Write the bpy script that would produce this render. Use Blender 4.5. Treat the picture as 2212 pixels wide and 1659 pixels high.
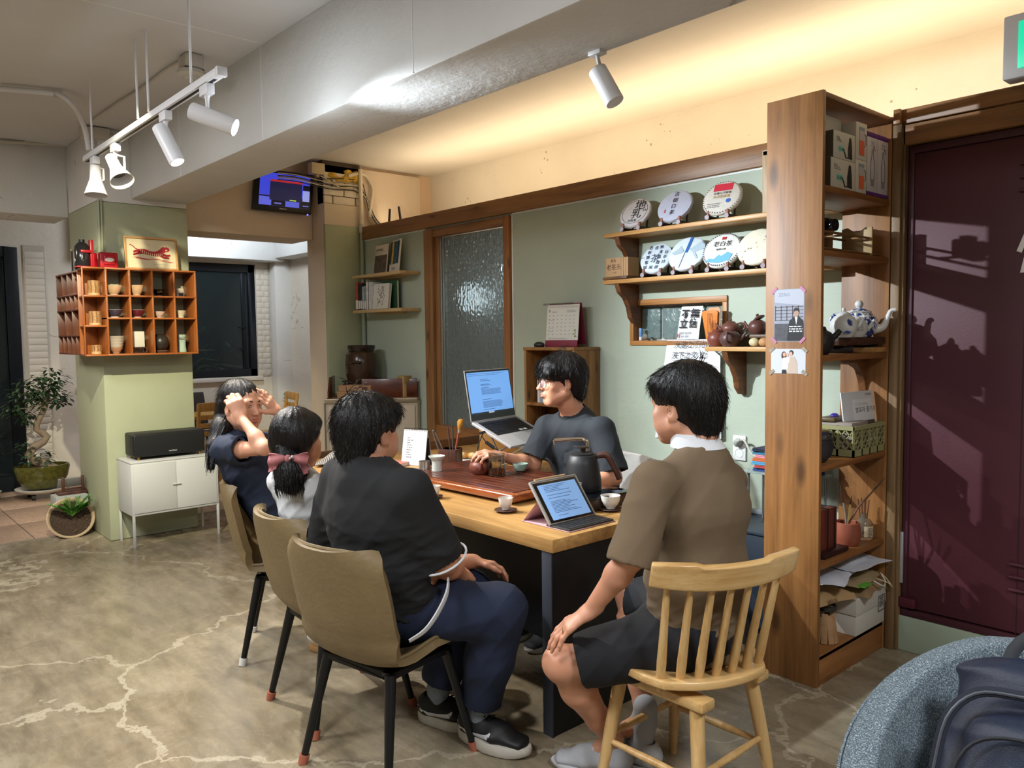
import bpy, bmesh, math, random
import numpy as np
from mathutils import Vector as Vc, Matrix
random.seed(7)
S = bpy.context.scene
COL = S.collection
for o in list(bpy.data.objects): bpy.data.objects.remove(o)
PI = math.pi
F_PX, YAW, PIT, ROLL = 1716.83, .844542, .0622514, -.0123105
CAM = Vc((0, 0, 1.5))
FW = Vc((-math.sin(YAW)*math.cos(PIT), math.cos(YAW)*math.cos(PIT), -math.sin(PIT)))
_r0 = Vc((math.cos(YAW), math.sin(YAW), 0)); _u0 = _r0.cross(FW)
RT = _r0*math.cos(ROLL) + _u0*math.sin(ROLL)
UP = -_r0*math.sin(ROLL) + _u0*math.cos(ROLL)
cd = bpy.data.cameras.new('camera'); cam = bpy.data.objects.new('camera', cd); COL.objects.link(cam)
cd.sensor_fit = 'HORIZONTAL'; cd.sensor_width = 36; cd.lens = F_PX/2212*36; cd.clip_start = .05
m = Matrix((RT, UP, -FW)).transposed().to_4x4(); m.translation = CAM
cam.matrix_world = m
S.camera = cam
def ray(px, py): return FW + RT*((px-1106)/F_PX) - UP*((py-829.5)/F_PX)
def at(px, py, ax, v):
    """the real-world point seen at a pixel of the 2212x1659 photo on the plane ax = v"""
    d = ray(px, py); i = 'xyz'.index(ax)
    return CAM + d*((v-CAM[i])/d[i])
def dp(px, py, depth): return CAM + ray(px, py)*depth
W = bpy.data.worlds.new('world'); S.world = W; W.use_nodes = True
W.node_tree.nodes['Background'].inputs[0].default_value = (.02, .025, .035, 1)
W.node_tree.nodes['Background'].inputs[1].default_value = .6
S.view_settings.view_transform = 'Standard'; S.view_settings.look = 'None'
S.view_settings.gamma = 1; S.view_settings.use_curve_mapping = False
S.view_settings.exposure = 0.0
S.cycles.use_denoising = True
S.cycles.max_bounces = 6; S.cycles.diffuse_bounces = 4; S.cycles.glossy_bounces = 3
S.cycles.transmission_bounces = 6; S.cycles.transparent_max_bounces = 8
S.cycles.sample_clamp_indirect = 4
def lin(c):
    if isinstance(c, str):
        c = c.lstrip('#'); c = tuple(int(c[i:i+2], 16)/255 for i in (0, 2, 4))
    return tuple(x/12.92 if x <= .04045 else ((x+.055)/1.055)**2.4 for x in c)
def light(name, kind, loc, power, color=(1, 1, 1), target=None, size=.1, size_y=None, spot=None, blend=.3):
    l = bpy.data.lights.new(name, kind); l.energy = power; l.color = color
    if kind == 'AREA':
        l.size = size
        if size_y: l.shape = 'RECTANGLE'; l.size_y = size_y
        else: l.shape = 'DISK'
    else: l.shadow_soft_size = size
    if kind == 'SPOT': l.spot_size = math.radians(spot); l.spot_blend = blend
    o = bpy.data.objects.new(name, l); COL.objects.link(o); o.location = loc
    d = (Vc(target)-Vc(loc)) if target else Vc((0, 0, -1))
    o.rotation_euler = d.to_track_quat('-Z', 'Y').to_euler()
    return o
COOL = (.84, .93, 1); NEUT = (.95, .97, 1); WARM = (1, .81, .56); TINT = (1, .90, .80)
light('ceiling_fill', 'AREA', (-1.6, -.6, 2.98), 85, NEUT, size=.9)  # unseen overhead area lights, added as ambient fill for the room
light('ceiling_fill', 'AREA', (-4.2, -.4, 2.98), 95, NEUT, size=.9)
light('ceiling_fill', 'AREA', (.9, 1.2, 2.98), 85, NEUT, size=.7)
light('entry_fill', 'AREA', (-7.0, -.9, 2.95), 45, TINT, size=.6)  # unseen area lights added to fill the entry side
light('entry_fill', 'AREA', (-8.35, .6, 2.3), 18, TINT, size=.5)
light('far_room_lamp', 'AREA', (-7.9, 3.3, 2.85), 26, (.85, .93, 1), target=(-9, 3.3, 2.2), size=.35)
light('track_beam', 'SPOT', (-3.405, 1.475, 2.405), 430, COOL, target=(-1.85, 3.3, 1.42), size=.02, spot=84, blend=1)
light('track_beam', 'SPOT', (-3.965, 1.40, 2.315), 210, (1, .96, .92), target=(-3.0, 2.05, .5), size=.025, spot=86, blend=.7)
light('track_beam', 'SPOT', (-4.77, 1.38, 2.34), 60, (1, .85, .6), target=(-3.9, 2.1, .5), size=.05, spot=100, blend=.7)
light('track_beam', 'SPOT', (-3.5, .75, 2.93), 560, (1, .94, .68), target=(-6.3, 1.95, 1.22), size=.025, spot=38, blend=.5)
light('floor_spot', 'SPOT', (-5.3, .2, 2.95), 90, (1, .88, .62), target=(-4.6, .45, 0), size=.05, spot=70, blend=.7)
light('track_spill', 'POINT', (-3.32, 1.58, 2.37), 5, COOL, size=.04)
light('store_fill', 'POINT', (-4.5, 4.1, 1.98), 9, COOL, size=.12)  # unseen point lights added behind the glass door for its bright blotches
light('store_fill', 'POINT', (-5.1, 4.15, 1.80), 4, COOL, size=.12)
for x0, x1, pw in ((-6.2, -4.6, 9), (-4.6, -3.0, 10), (-3.0, -1.4, 11), (-1.4, .8, 12)):
    light('cove_strip', 'AREA', ((x0+x1)/2, 4.02, 2.50), pw, WARM, target=((x0+x1)/2, 4.13, 3.0), size=x1-x0, size_y=.05)
def nt(name):
    m = bpy.data.materials.new(name); m.use_nodes = True
    t = m.node_tree; return m, t, t.nodes['Principled BSDF']
def N(t, typ, **kw):
    n = t.nodes.new('ShaderNode'+typ)
    for k, v in kw.items():
        if k.startswith('i_'):
            key = k[2:]; key = int(key) if key.isdigit() else key.replace('_', ' ')
            n.inputs[key].default_value = v
        else: setattr(n, k, v)
    return n
def ramp(t, stops, interp='LINEAR'):
    r = N(t, 'ValToRGB'); e = r.color_ramp.elements; r.color_ramp.interpolation = interp
    while len(e) < len(stops): e.new(.5)
    for k, (p, c) in enumerate(stops):
        e[k].position = p; e[k].color = (*lin(c), 1)
    return r
_MC = {}
def M(col, rough=.5, metal=0, var=0, scale=8, bump=0, bscale=40, trans=0, emit=0, coat=0, sheen=0, spec=.5, alpha=1, ior=1.45):
    """plain procedural material: colour with optional noise variation and noise bump"""
    key = (str(col), rough, metal, var, scale, bump, bscale, trans, emit, coat, sheen, spec, alpha, ior)
    if key in _MC: return _MC[key]
    m, t, b = nt('surface'); c = lin(col)
    b.inputs['Base Color'].default_value = (*c, 1); b.inputs['Roughness'].default_value = rough
    b.inputs['Metallic'].default_value = metal; b.inputs['Transmission Weight'].default_value = trans
    b.inputs['Coat Weight'].default_value = coat; b.inputs['Specular IOR Level'].default_value = spec
    b.inputs['Sheen Weight'].default_value = sheen; b.inputs['Alpha'].default_value = alpha
    b.inputs['IOR'].default_value = ior
    if emit:
        b.inputs['Emission Color'].default_value = (*c, 1); b.inputs['Emission Strength'].default_value = emit
    if var or bump:
        tc = N(t, 'TexCoord')
    if var:
        n = N(t, 'TexNoise', i_Scale=scale, i_Detail=5, i_Roughness=.6)
        t.links.new(tc.outputs['Object'], n.inputs['Vector'])
        hs = N(t, 'HueSaturation'); hs.inputs['Color'].default_value = (*c, 1)
        mr = N(t, 'MapRange', i_1=.25, i_2=.75, i_3=1-var, i_4=1+var)
        t.links.new(n.outputs[0], mr.inputs[0]); t.links.new(mr.outputs[0], hs.inputs['Value'])
        t.links.new(hs.outputs[0], b.inputs['Base Color'])
    if bump:
        n2 = N(t, 'TexNoise', i_Scale=bscale, i_Detail=4)
        t.links.new(tc.outputs['Object'], n2.inputs['Vector'])
        bp = N(t, 'Bump', i_Strength=bump, i_Distance=.01)
        t.links.new(n2.outputs[0], bp.inputs['Height']); t.links.new(bp.outputs[0], b.inputs['Normal'])
    _MC[key] = m; return m
def wood(c1, c2, c3=None, axis=0, scale=1.0, rough=.5, knots=True, coat=0, fine=1.0):
    """grain stretched along one axis, streaks, a few knots"""
    key = ('wood', c1, c2, c3, axis, scale, rough, knots, coat, fine)
    if key in _MC: return _MC[key]
    m, t, b = nt('wood'); tc = N(t, 'TexCoord'); oi = N(t, 'ObjectInfo')
    add = N(t, 'VectorMath', operation='ADD'); mul = N(t, 'VectorMath', operation='SCALE'); mul.inputs[3].default_value = 7
    t.links.new(oi.outputs['Random'], mul.inputs[0]); t.links.new(tc.outputs['Object'], add.inputs[0]); t.links.new(mul.outputs[0], add.inputs[1])
    mp = N(t, 'Mapping'); s = [11*scale]*3; s[axis] = .9*scale; mp.inputs['Scale'].default_value = s
    t.links.new(add.outputs[0], mp.inputs[0])
    n1 = N(t, 'TexNoise', i_Scale=1.6, i_Detail=6, i_Roughness=.62, i_Distortion=.6)
    t.links.new(mp.outputs[0], n1.inputs['Vector'])
    mp2 = N(t, 'Mapping'); s2 = [130*scale*fine]*3; s2[axis] = 3*scale; mp2.inputs['Scale'].default_value = s2
    t.links.new(add.outputs[0], mp2.inputs[0])
    n2 = N(t, 'TexNoise', i_Scale=1, i_Detail=3); t.links.new(mp2.outputs[0], n2.inputs['Vector'])
    mx = N(t, 'Math', operation='MULTIPLY_ADD'); mx.inputs[1].default_value = .3
    t.links.new(n2.outputs[0], mx.inputs[0]); t.links.new(n1.outputs[0], mx.inputs[2])
    r = ramp(t, [(.45, c1), (.68, c2), (.9, c3 or c2)]); t.links.new(mx.outputs[0], r.inputs[0])
    out = r.outputs[0]
    if knots:
        mk = N(t, 'Mapping'); sk = [7*scale]*3; sk[axis] = 2.6*scale; mk.inputs['Scale'].default_value = sk
        t.links.new(add.outputs[0], mk.inputs[0])
        v = N(t, 'TexVoronoi', i_Scale=1); t.links.new(mk.outputs[0], v.inputs['Vector'])
        kr = N(t, 'MapRange', i_1=.05, i_2=.16, i_3=.8, i_4=0); t.links.new(v.outputs['Distance'], kr.inputs[0])
        mm = N(t, 'MixRGB'); mm.inputs[2].default_value = (*[x*.3 for x in lin(c1)], 1)
        t.links.new(kr.outputs[0], mm.inputs[0]); t.links.new(out, mm.inputs[1]); out = mm.outputs[0]
    t.links.new(out, b.inputs['Base Color'])
    b.inputs['Roughness'].default_value = rough; b.inputs['Coat Weight'].default_value = coat; b.inputs['Coat Roughness'].default_value = .15
    bp = N(t, 'Bump', i_Strength=.12, i_Distance=.004); t.links.new(n2.outputs[0], bp.inputs['Height']); t.links.new(bp.outputs[0], b.inputs['Normal'])
    _MC[key] = m; return m
def plaster(c, rough=.75, var=.06, bump=.35, specks=0, crack=0):
    """painted plaster over rough concrete: blotches, trowel relief, small pits and hairline cracks"""
    key = ('pl', c, rough, var, bump, specks, crack)
    if key in _MC: return _MC[key]
    m, t, b = nt('plaster'); tc = N(t, 'TexCoord'); o = tc.outputs['Object']
    n1 = N(t, 'TexNoise', i_Scale=1.7, i_Detail=6, i_Roughness=.6); t.links.new(o, n1.inputs['Vector'])
    n2 = N(t, 'TexNoise', i_Scale=14, i_Detail=5, i_Roughness=.65); t.links.new(o, n2.inputs['Vector'])
    hs = N(t, 'HueSaturation'); hs.inputs['Color'].default_value = (*lin(c), 1)
    mr = N(t, 'MapRange', i_1=.3, i_2=.7, i_3=1-var, i_4=1+var); t.links.new(n1.outputs[0], mr.inputs[0]); t.links.new(mr.outputs[0], hs.inputs['Value'])
    out = hs.outputs[0]; h = n2.outputs[0]
    if specks:
        v = N(t, 'TexVoronoi', i_Scale=specks, i_Randomness=1); t.links.new(o, v.inputs['Vector'])
        n3 = N(t, 'TexNoise', i_Scale=3.1, i_Detail=2); t.links.new(o, n3.inputs['Vector'])
        k = N(t, 'MapRange', i_1=.45, i_2=.7, i_3=.0, i_4=.17); t.links.new(n3.outputs[0], k.inputs[0])
        lt = N(t, 'Math', operation='LESS_THAN'); t.links.new(v.outputs['Distance'], lt.inputs[0]); t.links.new(k.outputs[0], lt.inputs[1])
        mm = N(t, 'MixRGB'); mm.inputs[2].default_value = (*lin('#6b5c45'), 1)
        f = N(t, 'Math', operation='MULTIPLY'); f.inputs[1].default_value = .55; t.links.new(lt.outputs[0], f.inputs[0])
        t.links.new(f.outputs[0], mm.inputs[0]); t.links.new(out, mm.inputs[1]); out = mm.outputs[0]
    if crack:
        dn = N(t, 'TexNoise', i_Scale=5, i_Detail=5); t.links.new(o, dn.inputs['Vector'])
        ad = N(t, 'MixRGB', blend_type='ADD'); ad.inputs[0].default_value = .25; t.links.new(o, ad.inputs[1]); t.links.new(dn.outputs[1], ad.inputs[2])
        v2 = N(t, 'TexVoronoi', feature='DISTANCE_TO_EDGE', i_Scale=crack); t.links.new(ad.outputs[0], v2.inputs['Vector'])
        kr = N(t, 'MapRange', i_1=.0, i_2=.012, i_3=.5, i_4=0); t.links.new(v2.outputs['Distance'], kr.inputs[0])
        gate = N(t, 'Math', operation='GREATER_THAN'); gate.inputs[1].default_value = .56; t.links.new(n1.outputs[0], gate.inputs[0])
        gm = N(t, 'Math', operation='MULTIPLY'); t.links.new(kr.outputs[0], gm.inputs[0]); t.links.new(gate.outputs[0], gm.inputs[1])
        mm = N(t, 'MixRGB'); mm.inputs[2].default_value = (*lin('#5d564c'), 1)
        t.links.new(gm.outputs[0], mm.inputs[0]); t.links.new(out, mm.inputs[1]); out = mm.outputs[0]
    t.links.new(out, b.inputs['Base Color']); b.inputs['Roughness'].default_value = rough
    bp = N(t, 'Bump', i_Strength=bump, i_Distance=.01); t.links.new(h, bp.inputs['Height']); t.links.new(bp.outputs[0], b.inputs['Normal'])
    _MC[key] = m; return m
class MB:
    """collects primitives and links them as one mesh object"""
    def __init__(s): s.v = []; s.f = []; s.mi = []; s.cur = 0
    def add(s, vs, fs):
        n = len(s.v); s.v += [tuple(v) for v in vs]; s.f += [tuple(i+n for i in f) for f in fs]; s.mi += [s.cur]*len(fs); return s
    def box(s, lo, hi, M=None):
        x0, y0, z0 = lo; x1, y1, z1 = hi
        if x0 > x1: x0, x1 = x1, x0
        if y0 > y1: y0, y1 = y1, y0
        if z0 > z1: z0, z1 = z1, z0
        v = [Vc(p) for p in ((x0,y0,z0),(x1,y0,z0),(x1,y1,z0),(x0,y1,z0),(x0,y0,z1),(x1,y0,z1),(x1,y1,z1),(x0,y1,z1))]
        if M is not None: v = [M @ p for p in v]
        return s.add(v, [(0,3,2,1),(4,5,6,7),(0,1,5,4),(1,2,6,5),(2,3,7,6),(3,0,4,7)])
    def cyl(s, p0, p1, r0, r1=None, n=16, cap=True):
        return s.tube([p0, p1], [r0, r0 if r1 is None else r1], n, cap)
    def tube(s, pts, r, n=8, cap=True, sx=1.0):
        pts = [Vc(p) for p in pts]; k = len(pts)
        rs = r if isinstance(r, (list, tuple)) else [r]*k
        if 5 <= k <= 12 and (pts[0]-pts[-1]).length > 1e-5:      # round the path
            q, qr = [], []
            for i in range(k-1):
                a, b, c, d = pts[max(i-1, 0)], pts[i], pts[i+1], pts[min(i+2, k-1)]
                for f in (0, .25, .5, .75): q.append(((b*2)+(c-a)*f+(a*2-b*5+c*4-d)*f*f+(b*3-a-c*3+d)*f**3)*.5); qr.append(rs[i]+(rs[i+1]-rs[i])*f)
            pts, rs = q+[pts[-1]], qr+[rs[-1]]; k = len(pts)
        vs, fs = [], []; ref = None
        for i, p in enumerate(pts):
            d = (pts[min(i+1, k-1)]-pts[max(i-1, 0)]).normalized()
            if ref is None: ref = Vc((0, 0, 1)) if abs(d.z) < .9 else Vc((1, 0, 0))
            a = d.cross(ref).normalized(); b = a.cross(d).normalized(); ref = b
            for j in range(n):
                th = 2*PI*j/n; vs.append(p+(a*math.cos(th)*sx+b*math.sin(th))*rs[i])
        for i in range(k-1):
            for j in range(n):
                q = (j+1) % n; fs.append((i*n+j, i*n+q, (i+1)*n+q, (i+1)*n+j))
        if cap: fs += [tuple(range(n-1, -1, -1)), tuple((k-1)*n+j for j in range(n))]
        fs = [tuple(reversed(f)) for f in fs]
        return s.add(vs, fs)
    def lathe(s, prof, c=(0, 0, 0), n=24, M=None, closed=False):
        """profile of (radius, z) revolved round z at c"""
        vs, fs = [], []; c = Vc(c); k = len(prof)
        for r, z in prof:
            for j in range(n):
                th = 2*PI*j/n; p = Vc((r*math.cos(th), r*math.sin(th), z))
                vs.append((M @ p if M is not None else p)+c)
        for i in range(k if closed else k-1):
            i2 = (i+1) % k
            for j in range(n):
                q = (j+1) % n; fs.append((i*n+j, i*n+q, i2*n+q, i2*n+j))
        return s.add(vs, fs)
    def prism(s, poly, M, d):
        """2-D polygon (u,v) extruded 0..d along w; M maps (u,v,w) to space"""
        n = len(poly); vs = [M @ Vc((u, v, 0)) for u, v in poly]+[M @ Vc((u, v, d)) for u, v in poly]
        fs = [tuple(range(n-1, -1, -1)), tuple(range(n, 2*n))]+[(i, (i+1) % n, n+(i+1) % n, n+i) for i in range(n)]
        return s.add(vs, fs)
    def ell(s, c, r, M=None, nu=16, nv=10):
        prof = [(math.sin(PI*i/nv), -math.cos(PI*i/nv)) for i in range(nv+1)]
        Sx = Matrix.Diagonal(Vc(r)); Q = (M.to_3x3() if M is not None else Matrix.Identity(3)) @ Sx
        return s.lathe([(max(a, 1e-4), z) for a, z in prof], c, nu, Q)
    def sheet(s, fn, nu, nv, th=0, flip=False):
        """surface fn(u,v) u,v in 0..1; th>0 gives it thickness along its normal"""
        P = [[Vc(fn(i/nu, j/nv)) for j in range(nv+1)] for i in range(nu+1)]
        idx = lambda i, j: i*(nv+1)+j
        vs = [p for r in P for p in r]; fs = [(idx(i,j), idx(i+1,j), idx(i+1,j+1), idx(i,j+1)) for i in range(nu) for j in range(nv)]
        if th:
            n0 = len(vs); ns = []
            for i in range(nu+1):
                for j in range(nv+1):
                    a = P[min(i+1,nu)][j]-P[max(i-1,0)][j]; b = P[i][min(j+1,nv)]-P[i][max(j-1,0)]
                    ns.append(a.cross(b).normalized())
            vs += [p-q*th for p, q in zip(vs, ns)]
            fs += [tuple(n0+k for k in reversed(f)) for f in fs]
            e = [idx(i,0) for i in range(nu+1)]+[idx(nu,j) for j in range(1,nv+1)]+[idx(i,nv) for i in range(nu-1,-1,-1)]+[idx(0,j) for j in range(nv-1,0,-1)]
            for k in range(len(e)):
                a, b = e[k], e[(k+1) % len(e)]; fs.append((b, a, n0+a, n0+b))
        return s.add(vs, fs)
    def mesh(s, name, mats, bevel=0, smooth=40, seg=2):
        me = bpy.data.meshes.new(name); me.from_pydata(s.v, [], s.f)
        mats = mats if isinstance(mats, (list, tuple)) else [mats]
        for m in mats: me.materials.append(m)
        me.polygons.foreach_set('material_index', s.mi)
        if bevel:
            bm = bmesh.new(); bm.from_mesh(me)
            bmesh.ops.remove_doubles(bm, verts=bm.verts, dist=1e-6)
            ed = [e for e in bm.edges if len(e.link_faces) == 2 and e.calc_face_angle(0) > .5]
            bmesh.ops.bevel(bm, geom=ed, offset=bevel, segments=seg, affect='EDGES', clamp_overlap=True, profile=.5)
            bm.to_mesh(me); bm.free()
        if smooth:
            me.polygons.foreach_set('use_smooth', [True]*len(me.polygons))
            me.set_sharp_from_angle(angle=math.radians(smooth))
        me.update(); return me
def tag(o, label=None, cat=None, group=None, kind=None):
    for k, v in (('label', label), ('category', cat), ('group', group), ('kind', kind)):
        if v: o[k] = v
    return o
def thing(name, label, cat, loc=(0, 0, 0), rz=0, group=None, rot=None):
    o = bpy.data.objects.new(name, None); COL.objects.link(o); o.empty_display_size = .05
    o.location = loc; o.rotation_euler = rot or (0, 0, rz)
    o['m'] = 0; del o['m']
    return tag(o, label, cat, group)
def MW(o):
    m = Matrix.LocRotScale(o.location, o.rotation_euler, None)
    return MW(o.parent) @ m if o.parent else m
def ob(name, mb, mat, parent=None, bevel=0, smooth=40, w=0, label=None, kind=None, seg=2):
    """one mesh object from a builder; w=1: builder holds world coordinates"""
    if w and parent is not None:
        inv = MW(parent).inverted(); mb.v = [tuple(inv @ Vc(v)) for v in mb.v]
    me = mb.mesh(name, mat, bevel, smooth, seg) if isinstance(mb, MB) else mb
    o = bpy.data.objects.new(name, me); COL.objects.link(o)
    if parent is not None: o.parent = parent
    return tag(o, label, None, None, kind)
def copy_tree(o, parent=None):
    c = o.copy(); COL.objects.link(c)
    if parent is not None: c.parent = parent
    for ch in list(o.children): copy_tree(ch, c)
    return c
def struct(name, mb, mat, bevel=0, smooth=40): return ob(name, mb, mat, None, bevel, smooth, kind='structure')
def rotz(a): return Matrix.Rotation(a, 4, 'Z')
def TR(v): return Matrix.Translation(Vc(v))
def basis(u, v, o=(0, 0, 0)):
    """matrix mapping (u,v,w) with given u and v directions and w = u x v at origin o"""
    u = Vc(u).normalized(); v = Vc(v).normalized(); w = u.cross(v).normalized()
    m = Matrix((u, v, w)).transposed().to_4x4(); m.translation = Vc(o); return m
_FONT = [None]
def text_mb(txt, size, Mx, mb=None, depth=.0004, align='LEFT', bold=0):
    """flat lettering as real thin geometry (built-in font)"""
    cu = bpy.data.curves.new('t', 'FONT'); cu.body = txt; cu.size = size; cu.extrude = depth/2; cu.align_x = align; cu.offset = bold; cu.resolution_u = 2
    o = bpy.data.objects.new('t', cu); COL.objects.link(o)
    dg = bpy.context.evaluated_depsgraph_get(); dg.update()
    me = bpy.data.meshes.new_from_object(o.evaluated_get(dg))
    mb = mb or MB()
    mb.add([Mx @ v.co for v in me.vertices], [tuple(p.vertices) for p in me.polygons])
    bpy.data.objects.remove(o); bpy.data.curves.remove(cu); bpy.data.meshes.remove(me)
    return mb
def lines_mb(mb, Mx, x0, x1, ys, h, seed=0, ragged=.3):
    """rows of short word-like dashes: print too small to read"""
    rr = random.Random(seed)
    for y in ys:
        x = x0; end = x1-(x1-x0)*ragged*rr.random()
        while x < end:
            w = h*rr.uniform(1.2, 4); mb.box((x, y, 0), (min(x+w, end), y+h, .0003), Mx); x += w+h*.7
    return mb
# ================================================================= the room
SAGE = plaster('#adb8a7', .62, .05, .25)
WHITE = plaster('#d6d4d0', .72, .05, .4, specks=0, crack=1.3)
BEAMW = plaster('#d2d3d2', .6, .05, .5, crack=.8)
CREAM = plaster('#d9d0c0', .75, .05, .4, specks=16)
CEIL = plaster('#c6c5c4', .8, .03, .15)
CEILW = plaster('#d8d1c4', .8, .04, .2)
PINK = plaster('#d6c3ab', .75, .04, .3, crack=1.5)
def floor_mat():
    m, t, b = nt('polished_concrete'); tc = N(t, 'TexCoord'); o = tc.outputs['Object']
    n1 = N(t, 'TexNoise', i_Scale=.9, i_Detail=8, i_Roughness=.65, i_Distortion=.5); t.links.new(o, n1.inputs['Vector'])
    n2 = N(t, 'TexNoise', i_Scale=4.5, i_Detail=8, i_Roughness=.7, i_Distortion=1.2); t.links.new(o, n2.inputs['Vector'])
    mp = N(t, 'Mapping'); mp.inputs['Scale'].default_value = (3, 13, 1); mp.inputs['Rotation'].default_value = (0, 0, .9); t.links.new(o, mp.inputs[0])
    n3 = N(t, 'TexNoise', i_Scale=1, i_Detail=7, i_Roughness=.7); t.links.new(mp.outputs[0], n3.inputs['Vector'])
    r1 = ramp(t, [(.3, '#7d705a'), (.47, '#8f826b'), (.6, '#9b8f79'), (.75, '#a59a86')]); t.links.new(n1.outputs[0], r1.inputs[0])
    r2 = ramp(t, [(.34, '#75684f'), (.5, '#8f826a'), (.66, '#a19680')]); t.links.new(n2.outputs[0], r2.inputs[0])
    mx = N(t, 'MixRGB'); mx.inputs[0].default_value = .42; t.links.new(r1.outputs[0], mx.inputs[1]); t.links.new(r2.outputs[0], mx.inputs[2])
    r3 = ramp(t, [(.35, '#a8a8a8'), (.6, '#ffffff')]); t.links.new(n3.outputs[0], r3.inputs[0])
    mu = N(t, 'MixRGB', blend_type='MULTIPLY'); mu.inputs[0].default_value = .6; t.links.new(mx.outputs[0], mu.inputs[1]); t.links.new(r3.outputs[0], mu.inputs[2])
    dn = N(t, 'TexNoise', i_Scale=2.2, i_Detail=6, i_Roughness=.6); t.links.new(o, dn.inputs['Vector'])
    ad = N(t, 'MixRGB', blend_type='ADD'); ad.inputs[0].default_value = .55; t.links.new(o, ad.inputs[1]); t.links.new(dn.outputs[1], ad.inputs[2])
    v = N(t, 'TexVoronoi', feature='DISTANCE_TO_EDGE', i_Scale=.5); t.links.new(ad.outputs[0], v.inputs['Vector'])
    wv = N(t, 'MapRange', i_1=.3, i_2=.7, i_3=.002, i_4=.010); t.links.new(n2.outputs[0], wv.inputs[0])
    dv = N(t, 'Math', operation='DIVIDE'); t.links.new(v.outputs['Distance'], dv.inputs[0]); t.links.new(wv.outputs[0], dv.inputs[1])
    k = N(t, 'MapRange', i_1=.6, i_2=1.1, i_3=.6, i_4=0); t.links.new(dv.outputs[0], k.inputs[0])
    cm = N(t, 'MixRGB'); cm.inputs[2].default_value = (*lin('#bdb39c'), 1); t.links.new(k.outputs[0], cm.inputs[0]); t.links.new(mu.outputs[0], cm.inputs[1])
    k2 = N(t, 'MapRange', i_1=0, i_2=.12, i_3=.6, i_4=0); t.links.new(dv.outputs[0], k2.inputs[0])
    cm2 = N(t, 'MixRGB'); cm2.inputs[2].default_value = (*lin('#6a5f4d'), 1); t.links.new(k2.outputs[0], cm2.inputs[0]); t.links.new(cm.outputs[0], cm2.inputs[1])
    t.links.new(cm2.outputs[0], b.inputs['Base Color'])
    rr = N(t, 'MapRange', i_1=.3, i_2=.7, i_3=.14, i_4=.36); t.links.new(n2.outputs[0], rr.inputs[0]); t.links.new(rr.outputs[0], b.inputs['Roughness'])
    bp = N(t, 'Bump', i_Strength=.08, i_Distance=.01); t.links.new(n3.outputs[0], bp.inputs['Height']); t.links.new(bp.outputs[0], b.inputs['Normal'])
    return m
struct('floor', MB().box((-6.8, -4, -.1), (3, 4.6, 0)), floor_mat())
def terrazzo():
    m, t, b = nt('terrazzo'); tc = N(t, 'TexCoord'); o = tc.outputs['Object']
    v = N(t, 'TexVoronoi', i_Scale=90); t.links.new(o, v.inputs['Vector'])
    r = ramp(t, [(0, '#8d7563'), (.5, '#a98d78'), (.8, '#b79c87'), (1, '#8a7565')]); t.links.new(v.outputs['Color'], r.inputs[0])
    t.links.new(r.outputs[0], b.inputs['Base Color']); b.inputs['Roughness'].default_value = .3
    return m
fe = struct('floor_entry', MB().box((-9.6, -4, -.1), (-6.815, 4.6, -.006)), M('#4c4036', .8))
TZ = terrazzo()
tile0 = None
for i in range(4):
    for j in range(9):
        if tile0 is None:
            tile0 = MB().box((.004, .004, -.012), (.692, .692, 0)).mesh('tile', TZ, .003)
        o = ob('tile', tile0, None, fe); o.location = (-9.6+i*.696, -1.2+j*.696-.35, 0)
struct('trim_threshold', MB().box((-6.84, -4, -.01), (-6.80, 1.62, .004)).box((-6.84, 2.29, -.01), (-6.80, 4.4, .004)), M('#8a7f6d', .5))
struct('ceiling', MB().box((-9.6, -4, 3.03), (3, 2.0, 3.13)), CEIL)
struct('ceiling_rear', MB().box((-6.6, 2.0, 3.03), (3, 4.75, 3.13)), CEILW)
struct('ceiling_far', MB().box((-9.6, 2.0, 3.031), (-6.6, 4.75, 3.13)), CEIL)
struct('beam', MB().box((-6.9, 1.87, 2.54), (3, 2.28, 3.035)), BEAMW, .012)
struct('trim_seam_beam', MB().box((-4.07, 1.8685, 2.545), (-4.064, 1.8715, 3.03)).box((-2.68, 1.8685, 2.545), (-2.674, 1.8715, 3.03)).box((-5.3, 1.8685, 2.545), (-5.295, 1.8715, 3.03)), M('#e2e3e3', .6))
struct('trim_seam_ceiling', MB().box((-4.03, -3, 3.0285), (-4.022, 1.86, 3.0305)), M('#dcdad6', .6))
struct('beam_left', MB().box((-7.6, -4, 2.475), (-7.15, 1.63, 3.035)), WHITE, .01)
struct('lintel', MB().box((-6.9, 2.28, 2.36), (-6.5, 3.43, 3.035)), PINK, .012)
struct('column', MB().box((-7.15, 1.63, 0), (-6.35, 2.28, 2.505)), plaster('#a3a78a', .62, .05, .25), .012)
struct('column_head', MB().box((-7.15, 1.632, 2.505), (-6.352, 2.278, 3.03)), WHITE, .008)
struct('wall_front', MB().box((-9.7, -4.1, 0), (3.1, -4, 3.1)), M('#b9b0a2', .8))
struct('wall_right', MB().box((3, -4, 0), (3.1, 4.7, 3.1)), M('#b9b0a2', .8))
struct('wall_rear', MB().box((-6.45, 4.62, 0), (3, 4.75, 3.04)), CREAM)
FWX = -9.2
fw_ = MB()
fw_.box((FWX-.2, 1.62, 0), (FWX, 2.15, 3.04)).box((FWX-.2, 4.06, 0), (FWX, 4.75, 3.04)).box((FWX-.2, 2.15, 2.36), (FWX, 4.06, 3.04)).box((FWX-.2, 2.15, 0), (FWX, 4.06, 1.04))
fw_.box((FWX-.2, -4, 2.42), (FWX, 1.62, 3.04)).box((FWX-.2, -4, 0), (FWX, .2, 2.42))
struct('wall_left', fw_, plaster('#d3cabd', .75, .05, .5, crack=1.2))
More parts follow.
